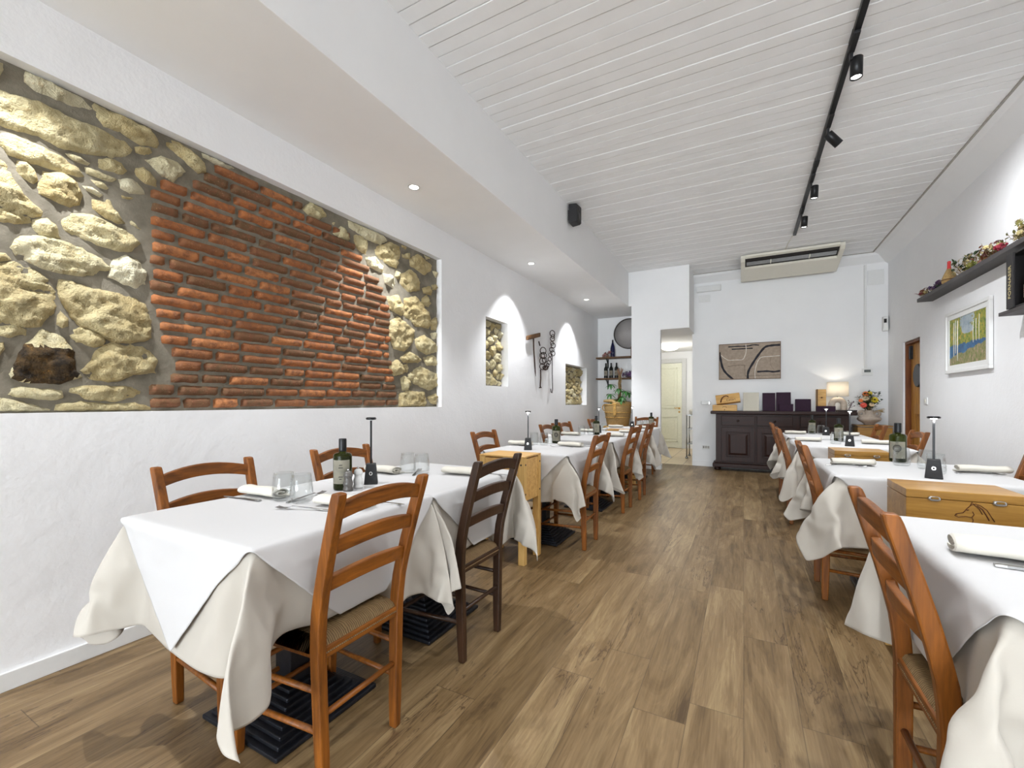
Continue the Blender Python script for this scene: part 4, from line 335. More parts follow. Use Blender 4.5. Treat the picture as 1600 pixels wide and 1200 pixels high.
249,11,0,1,-1,0,-1,2,-1,-1,1,1,-1,0,1,-3,3,-1,0,0,0,-4,-18,1,-2,2,-1,1,-1,1,-1,0,0,0,1,-1,1,-1,0,1,0,-2,1,1,-1,260,12,-1,-1,2,-1,0,0,0,0,0,-1,2,-1,0,0,-1,2,-1,0,-3,-4,-8,-8,1,1,0,-1,1,-1,0,0,0,0,1,-1,0,0,1,-1,1,-1,1,0,-2,271,11,0,0,0,0,0,1,-1,-2,3,-1,1,-2,1,1,-2,1,1,-3,-4,-9,3,-1,-8,0,-1,0,1,-1,-1,2,-1,2,-3,2,-1,0,1,-1,0,1,-1,0,-1,282,11,1,-2,1,-1,2,0,-1,-1,1,0,0,0,0,0,0,1,-4,-2,-9,3,-1,0,0,-11,4,-4,1,1,-1,0,1,-1,-1,3,-2,0,0,1,-1,1,-2,3,-3,293,11,-1,1,1,-1,0,0,0,0,0,0,0,-1,2,-1,-1,0,-5,-8,2,1,1,-1,0,-2,-8,-1,0,1,-1,0,1,-1,0,1,-2,2,-1,1,-1,0,1,-1,1,303,12,-2,2,-1,-1,2,-1,0,0,0,0,0,0,0,0,-2,-4,-7,0,2,0,0,1,-1,0,-1,-11,3,-3,2,-1,0,0,2,-2,0,1,-1,-1,3,-2,0,1,-1,314,11,0,0,1,-2,2,-2,2,-2,2,-2,1,0,1,-4,-1,-11,3,1,0,0,0,0,1,-1,-1,0,-8,-3,2,-1,1,-1,0,1,-2,2,0,-1,0,1,-1,0,1,325,11,0,0,0,0,0,1,-1,0,-1,1,1,-2,0,-5,-8,2,1,0,0,0,0,0,0,1,-1,0,-1,-9,-1,1,-1,0,0,1,-1,0,1,-1,0,1,-1,1,-1,336,12,-2,1,0,0,0,0,0,0,0,0,0,-1,-5,-8,2,1,0,0,0,0,-1,1,1,-1,1,-1,-1,1,-10,-1,0,2,-2,0,0,0,1,0,-1,0,0,1,-1,346,12,-1,0,0,0,0,0,0,0,0,-1,0,-4,-9,2,1,0,0,0,0,0,0,-1,2,-1,0,0,1,-2,1,-9,-2,0,1,-1,1,-1,0,0,0,2,-3,2,-1,358,10,2,-1,0,-1,2,-1,-1,1,0,-1,-4,-9,2,1,0,0,0,0,0,0,0,0,0,0,0,0,0,0,0,0,-9,-2,1,-1,0,0,1,-1,1,-1,1,-1,0,369,10,1,0,0,0,0,0,0,0,-1,-5,-7,1,1,0,0,0,0,-1,2,-1,0,0,0,0,-1,2,-1,0,0,0,0,-9,-1,-1,0,1,-1,1,-2,3,-2,1,-1,378,12,-1,0,0,0,0,0,0,-1,-5,-6,-1,2,0,0,0,0,0,0,-1,2,-1,0,0,0,0,0,0,0,0,0,0,0,-8,-3,1,-2,2,0,-1,0,1,0,-2,390,10,2,-2,2,-1,0,-1,2,-8,-6,1,1,0,0,0,0,0,0,0,-1,2,-1,0,0,0,0,0,0,0,0,0,1,-2,1,-8,-3,1,-1,1,-1,0,1,0,-1,401,11,-1,2,-1,0,0,-1,-5,-7,1,1,0,0,0,0,0,0,-1,1,0,0,1,-1,0,0,0,0,0,0,0,0,0,0,0,1,-9,-3,1,-1,0,0,2,-2,1,412,10,2,-2,1,0,0,-6,-6,-1,2,0,0,0,0,0,0,0,-1,1,0,1,-2,2,-1,-1,2,-1,0,0,0,0,0,0,0,0,1,-9,-2,-1,0,0,1,0,-1,422,11,0,0,0,-1,-4,-7,-1,2,0,0,0,-1,2,-1,0,0,0,-1,1,0,0,1,-1,0,0,0,0,0,0,0,0,0,0,0,0,1,-8,-4,0,0,1,1,-2,433,11,0,-1,2,-6,-8,0,2,0,0,0,0,0,0,-1,2,-1,-1,1,1,-1,0,-1,2,-2,2,-2,2,-1,0,0,0,-1,2,-1,0,0,2,-11,-1,-1,2,-2,1,444,10,1,0,-4,-9,0,2,0,0,0,-1,2,-1,0,0,-1,1,0,0,0,1,-1,0,0,0,0,0,-1,2,-1,0,0,0,-1,2,-1,0,0,2,-9,-4,1,0,-1,454,11,0,-4,-8,-1,1,1,0,0,0,0,0,0,0,0,0,-1,1,0,0,0,0,0,1,-1,0,0,0,-1,2,-2,1,0,1,-1,0,0,0,0,3,-12,0,-1,-1,465,12,-6,-7,-1,1,1,0,0,0,0,-1,2,-2,2,-1,-1,1,0,0,0,0,0,0,0,1,-2,2,-1,0,-1,2,-2,1,0,1,-1,0,0,0,1,1,-10,-3,0,475,5,-3,-4,1,1,0,0,0,-1,2,-1,0,0,0,0,0,-1,2,-2,1,0,0,0,1,-2,1,1,-1,0,0,0,0,0,0,0,0,0,0,0,1,-2,4,-11,-3,473,7,-8,1,0,0,0,0,0,0,-1,1,1,-1,0,0,-1,1,0,0,0,0,0,0,0,0,0,1,-2,2,-1,0,0,0,0,0,0,0,0,0,1,-2,1,1,-6,462,10,-2,-9,1,0,0,0,0,-1,2,-2,1,0,1,-2,2,-2,1,0,0,0,0,0,1,-2,1,0,1,-2,2,-1,0,0,0,0,0,0,0,0,0,0,5,-10,-6,450,11,1,-5,-8,1,0,0,0,0,-1,1,0,1,-2,2,-2,1,0,0,0,1,-2,1,0,0,0,0,1,-1,-1,1,0,0,1,-1,0,0,0,0,0,4,-8,-6,0,439,11,0,-1,-1,-10,2,-2,1,0,-1,2,-2,1,1,-1,0,-1,1,0,0,1,-2,2,-1,-1,2,-2,2,-2,1,0,1,-1,0,0,0,0,0,0,4,-9,-3,-3,-1,428,11,-1,1,0,-3,-8,1,-2,1,0,-1,1,0,0,1,-1,-1,1,0,0,0,0,1,-1,0,-1,2,-1,0,0,-1,2,-1,0,0,0,0,0,4,-9,-4,-1,-2,2,418,10,1,0,-2,2,-2,-9,1,-1,-1,0,1,0,0,0,0,0,0,0,0,0,0,1,-1,0,-1,2,-1,0,0,-1,2,-1,0,0,0,0,4,-8,-6,0,-1,0,0,406,11,-1,2,-2,1,-1,-1,-9,1,-1,-1,0,1,0,0,0,0,0,1,-1,0,0,0,-1,1,0,0,1,-1,-1,2,-1,0,0,0,0,4,-8,-5,-2,0,0,0,0,396,10,0,2,-2,0,1,-1,-1,-8,0,-2,1,0,0,-1,1,1,-1,0,0,0,0,0,0,-1,1,0,1,-1,0,0,0,0,0,0,4,-7,-8,1,0,-2,1,0,0,384,11,-1,0,1,0,0,-1,1,-1,-10,1,-2,1,0,0,-1,2,-1,0,0,0,0,0,0,-1,1,0,1,-1,0,0,0,0,0,4,-8,-4,-4,1,0,0,0,1,-1,373,11,-1,1,-1,2,-2,1,-1,2,-4,-7,0,-1,-1,1,0,0,0,0,0,-1,2,-1,0,-1,1,0,1,-1,0,0,0,1,2,-6,-7,-1,1,-1,-1,2,-2,1,0,361,12,-1,0,-1,1,-1,1,-1,1,0,-2,-8,0,-1,-1,1,0,0,-1,1,1,-1,0,-1,1,0,0,1,-1,0,0,1,2,-6,-6,-2,-1,2,-1,1,-2,1,0,-1,352,10,1,-1,0,1,0,0,-1,0,1,1,-3,-8,0,-1,-1,1,0,0,-1,1,1,-2,1,0,0,1,-1,0,0,2,1,-6,-7,-1,0,0,0,0,0,0,1,-2,2,340,11,-2,2,0,0,0,0,0,-1,0,1,-1,1,-10,0,-1,-1,1,0,0,0,0,0,0,0,0,0,0,0,2,1,-6,-7,-1,0,0,1,-2,1,0,0,0,0,0,329,10,1,0,-1,1,1,-3,2,0,0,-1,1,-1,1,-10,0,-1,-1,1,0,0,0,0,0,0,0,0,0,2,1,-6,-7,-1,0,0,1,-2,1,1,-1,0,-1,1,1,317,12,-2,1,0,-1,1,-1,0,1,1,-1,-1,1,-1,1,-10,0,-1,-1,1,0,0,0,0,0,0,0,1,3,-7,-6,-3,2,-2,2,-2,2,-1,0,0,-1,1,0,0,307,10,1,0,-1,1,0,0,-1,0,2,-2,1,0,0,-1,1,-10,0,-1,-1,1,0,0,0,0,0,1,3,-7,-6,-2,0,-1,1,1,-2,2,-1,0,0,0,0,1,-2,296,11,-1,1,0,-1,0,1,0,0,-1,1,0,0,-1,2,-2,1,-10,0,-1,-1,1,0,0,0,1,3,-7,-6,-1,-2,1,0,0,-1,2,-1,0,0,0,0,0,0,0,285,10,1,-1,1,1,-3,3,-2,0,1,0,0,0,-1,1,0,-1,2,-11,0,-1,-1,1,0,1,2,-5,-7,-2,1,-2,1,0,1,-1,-1,1,0,0,1,-1,-2,3,-1,274,11,-2,3,-2,1,0,0,-2,2,1,-1,-1,0,1,0,0,-1,1,0,-8,-3,0,-1,2,2,-5,-7,-1,-1,0,-1,2,-2,1,1,-2,1,0,0,0,0,0,0,1,262,11,-1,1,0,0,0,0,0,-1,0,1,0,0,-1,1,0,0,-1,1,0,-8,-2,-1,2,-4,-6,-3,0,-1,2,-1,0,0,-1,2,-1,0,1,-2,0,2,-1,-1,2,251,11,-1,1,0,0,0,-1,1,-1,2,-2,1,-1,1,0,0,-1,2,-1,-2,3,-9,-2,-1,-8,-3,-1,2,-1,0,0,0,0,0,1,-2,1,0,0,-1,2,-1,0,0,240,12,-3,2,0,-1,2,-2,1,0,-1,1,0,0,-1,1,0,0,-1,1,0,-1,2,-10,-7,-7,1,0,0,0,1,-2,1,0,1,-2,1,0,0,0,0,1,-1,0,-1,230,10,1,-2,3,-1,0,-1,0,2,-1,0,-1,1,-2,3,-1,0,-1,1,0,-2,3,-2,-22,1,0,-1,2,-1,-1,1,0,1,-1,-1,1,0,0,0,0,0,1,-2,1]),
 'U55': (45, [-308,-13,13,2,13,5,0,-5,-26,8,24,1,-2,-36,3,4,10,2,-1,-1,0,-1,1,0,0,1,0,2,1,-1,-4,-19,-2,0,14,-2,-3,24,3,1,1,-19,-4,20,1,-292,-13,0,16,1,16,0,-2,-26,6,23,-1,-1,-36,7,0,13,2,-3,-2,0,0,-1,2,0,0,2,0,2,1,-4,-19,-3,-1,10,3,1,18,4,0,1,-23,14,8,2,-278,-12,0,-1,22,-1,12,0,-21,-3,25,-2,-1,-34,1,10,11,-2,-2,-3,0,0,1,2,-3,2,0,2,4,0,-4,-20,1,-5,9,-1,20,-1,11,-2,-10,-6,18,-2,-12,-271,-4,-9,1,1,24,1,6,-20,1,20,-3,-2,-33,2,15,8,-6,-2,-2,1,1,1,0,-1,0,0,3,5,-2,-3,-13,-7,-4,3,16,1,16,0,-7,-9,18,-2,-15,2,-254,-13,8,-8,1,3,25,3,-23,21,0,4,-15,-20,-1,20,2,-5,-4,0,1,2,-1,1,0,-1,0,0,6,4,-12,0,-16,0,-2,19,3,14,-4,-12,16,0,-19,5,-10,-240,-10,0,1,-5,5,2,25,-15,13,6,-2,-19,-18,11,14,-4,-4,-3,1,3,-1,1,-1,2,-1,-2,0,4,5,-2,-14,-1,-11,1,19,3,13,-11,7,6,-20,-1,-8,3,-239,4,-16,5,-5,-1,6,2,17,8,-2,3,-31,-1,12,7,-6,-5,1,2,0,1,0,-1,1,0,-1,-1,2,7,-6,0,-13,-9,3,21,-2,8,2,5,-19,-5,-2,3,-3,-256,11,1,-24,9,-10,1,11,-3,25,-3,0,-31,6,10,5,-9,-3,3,2,0,-1,1,-1,1,-1,2,-4,1,6,2,-5,-10,-13,7,19,-1,7,5,-21,-3,0,5,-6,5,-271,7,8,-2,-14,-7,-4,10,-11,29,-3,6,-31,7,13,-5,-7,2,3,0,0,-1,1,-1,0,0,1,-1,-2,4,5,-3,-10,-13,8,16,2,7,-23,2,2,0,1,4,-1,-253,5,-15,14,8,-13,-10,20,-22,11,17,4,-30,9,9,-7,-4,6,-1,0,-1,0,0,0,0,0,0,2,-3,0,6,0,-7,-16,11,12,6,-15,7,-4,-3,1,-5,-1,6,-238,5,-10,0,2,-1,4,-1,12,-22,15,13,-25,9,5,-10,7,-3,0,1,-2,1,0,0,0,1,-1,-1,3,-4,5,2,-5,-14,8,16,-7,-2,0,-1,-1,-2,-9,7,8,-228,8,-7,-5,-1,5,-2,-1,0,-2,7,0,7,-10,-4,9,-5,1,0,0,0,0,0,0,0,0,0,0,0,2,-4,3,-2,3,-9,6,-1,3,2,2,-2,0,-4,-6,9,-222,1,1,6,-10,9,-9,-3,2,-1,1,-1,3,1,1,0,-1,-1,1,1,-2,2,-2,2,-2,2,-1,0,0,0,-1,1,1,-1,3,-1,2,-6,7,-3,3,-8,1,0,4,-201,0,2,-2,0,3,2,-6,-5,5,-2,0,3,-1,2,-1,0,1,-3,3,-1,1,-2,1,0,1,-1,-1,2,-2,2,-2,1,1,1,-2,2,0,1,2,-5,-2,0,1,3,-179,0,2,-3,2,0,-1,4,-10,5,-3,3,1,0,0,1,-2,1,1,-1,-1,1,1,-1,0,0,0,0,1,-2,1,0,0,0,1,0,0,2,0,-2,-1,-3,3,-1,4,-159,1,-1,2,-1,-1,2,-2,-3,-3,6,0,-1,1,1,-2,2,-1,0,1,-2,1,0,0,0,0,0,1,-1,-1,2,-2,2,-1,1,-1,1,1,-3,2,-2,1,0,1,0,-138,1,0,0,-1,1,-2,1,-6,7,-2,2,-2,2,-1,-1,2,-1,-1,1,1,-2,2,-1,0,0,0,0,1,-1,-1,2,-1,-1,2,-1,0,1,1,-2,0,-1,1,0,-1,-117,2,-3,1,1,-2,2,-4,2,1,-1,2,-1,0,0,0,0,0,0,1,-1,-1,2,-1,-1,1,1,-2,3,-3,2,-1,0,0,0,-1,1,0,1,-1,1,-1,0,0,0,-96,0,0,0,0,-1,1,0,-1,2,-2,1,0,0,1,-1,-1,2,-1,0,0,0,0,0,0,0,0,0,1,-2,2,-1,-1,2,0,-2,1,0,0,0,1,-1,1,-2,1,-76,1,-1,0,0,0,-1,1,0,0,0,0,0,0,0,0,1,-2,1,1,-1,0,-1,2,-1,0,0,0,0,1,-2,2,-1,0,-1,1,1,-2,1,1,0,-2,1,-1,2,-54,-1,2,-1,0,0,0,-1,2,-2,2,-1,0,0,0,0,0,0,0,0,0,0,0,0,0,1,-1,0,0,-1,2,-2,2,0,-2,1,0,0,0,1,-2,1,0,1,-1,-33,0,0,0,0,-1,1,1,-1,-1,3,-3,1,1,-2,2,-1,-1,2,-1,-1,1,1,-1,0,0,0,0,1,-2,2,-1,0,-1,1,1,-2,2,-1,0,0,0,0,0,0,-12,0,1,-2,2,-2,2,-1,-1,2,-1,0,0,0,0,0,0,0,0,0,0,0,1,-1,0,0,0,0,0,-1,2,-1,0,1,-2,1,0,0,-1,2,0,-2,1,0,1,10,0,-1,2,-1,1,-2,1,0,1,-1,-1,2,-2,2,-1,0,-1,2,-1,0,0,0,1,-2,1,1,-2,2,-1,0,0,0,0,0,0,0,0,0,0,1,-1,-2,3,-1,32,1,-2,0,2,-1,1,-2,1,0,0,0,0,0,-1,3,-3,1,0,1,-2,2,-2,2,-1,0,0,0,1,-2,1,0,0,1,-1,-1,2,-1,0,-1,1,1,-1,-1,2,53,1,-1,-1,1,0,1,-2,1,0,1,-1,0,0,0,0,0,0,0,0,-1,2,-1,0,0,1,-2,2,-1,0,0,0,1,-2,1,1,-2,2,-2,2,-2,0,2,0,-1,74,1,-1,0,-1,2,-2,2,-1,0,0,0,0,1,0,-3,3,-2,3,-3,1,0,0,1,-2,1,1,-2,2,-2,1,1,-1,0,0,0,0,0,-1,1,0,1,-1,0,0,95,-1,3,-2,0,0,0,0,1,-1,0,0,0,0,1,-2,1,0,0,1,-1,-1,1,1,-2,2,-1,0,0,-1,2,0,-2,1,1,-2,1,1,-2,2,-2,1,-1,2,0,115,-3,4,1,-1,0,-2,1,2,-1,-1,0,-1,2,0,-3,2,1,-1,0,0,0,0,0,0,0,0,0,1,-1,0,0,0,0,0,0,-1,2,-1,-1,1,0,1,-1,0,135,-3,2,1,3,-1,-1,-1,1,1,-1,-1,0,-1,1,1,-1,-1,2,-1,-1,2,-1,0,-1,2,-1,0,0,0,0,0,1,-2,1,0,-1,2,-1,0,-1,2,-1,0,0,153,0,-1,-1,1,-1,3,2,1,1,-3,-1,-2,0,2,-2,2,-1,0,0,0,0,0,0,0,0,1,-2,2,-1,0,-1,2,-1,0,-1,1,0,0,0,-1,2,-2,1,0,152,2,0,-10,22,-8,-4,0,1,-1,2,-2,-2,0,0,1,-2,1,1,-1,-1,2,0,-2,1,0,0,0,0,0,2,-3,1,0,-1,1,-2,3,-5,5,-2,2,-1,0,1,156,-3,8,-13,13,12,-5,-3,-5,-3,3,-1,-3,1,-2,0,3,-3,1,1,-2,1,0,0,1,-1,-1,2,-1,0,0,0,1,-1,-1,0,-1,-2,2,1,2,0,-1,3,-3,176,-5,-4,17,-5,-4,12,-2,1,1,-1,-6,-4,0,0,0,-1,1,1,-1,0,-1,1,1,-2,1,0,1,-1,0,0,1,0,-1,-2,1,-1,-1,-2,6,0,0,-1,1,0,172,3,4,1,-10,7,4,-1,2,-1,1,-20,10,2,1,-8,7,-2,0,-1,2,-1,0,0,0,0,0,-1,1,0,-1,0,2,-2,20,-19,-6,1,8,-7,9,-5,1,-1,0,187,8,-1,-1,-5,2,7,-2,1,1,-8,-16,1,13,11,-10,-8,9,-2,1,-1,0,-1,1,0,0,0,0,-1,0,0,3,-7,3,22,-2,-23,-1,13,-9,-7,0,4,0,2,209,1,7,0,-13,16,-3,-1,-5,13,-17,-11,-2,1,28,-10,-7,-3,8,-2,0,0,0,0,0,0,0,-1,1,-2,4,-2,-7,5,24,-4,-8,-16,13,-8,-11,9,-2,-2,-1,221,7,-1,1,-11,18,-17,11,-2,10,-24,-9,-3,8,21,1,-12,-2,-1,6,-1,1,-1,0,0,0,0,-1,0,1,2,-5,-3,5,22,-6,7,-23,9,-14,0,4,-1,-6,0,237,9,-3,-7,3,9,-19,11,14,-2,-32,-2,-1,7,21,1,-8,-5,0,1,4,-1,1,-1,0,0,0,-1,1,1,-2,-2,-3,5,21,-4,3,-1,-14,-5,-3,-1,1,-8,1,252,-2,6,7,-5,-10,2,13,-3,4,-32,1,-1,7,19,3,-6,-6,-1,0,3,1,0,1,-1,0,0,-1,2,-1,-2,-1,-4,7,21,-6,1,6,-15,0,-9,-2,0,-7,3,257,-2,3,4,0,-1,7,-13,19,-14,-23,1,-2,8,18,1,0,-8,-1,-1,2,0,3,-1,0,0,0,0,1,-2,-2,-1,-2,5,20,-8,9,2,-1,-19,1,-9,2,0,-5,262,-1,3,3,0,8,-12,-1,17,-18,-20,1,0,6,19,-1,2,-7,-1,-1,0,1,2,-1,1,0,1,-1,0,-2,-1,-1,-2,6,15,5,-8,8,0,0,-20,-6,0,2,-1,266,2,1,2,8,-15,-3,21,-3,-19,-14,0,-1,8,14,5,-2,-3,-2,-2,1,-1,2,1,-1,2,-1,0,-2,0,-1,-2,0,7,17,-11,8,7,-6,-5,7,-24,-1,1,1,272,3,2,8,-17,-4,15,12,-10,-17,-13,1,-1,8,13,5,-1,-4,0,-1,-1,0,0,1,1,0,0,-3,2,-1,-1,-2,0,11,12,-17,20,0,-8,3,-6,6,-21,-2,2,278,6,7,-18,-3,6,19,-2,-8,-17,-11,0,1,6,13,5,0,-3,-2,0,0,0,-1,1,0,0,-1,1,-1,0,-2,0,0,11,11,-20,23,-1,-11,7,-11,13,-5,-18,-1,
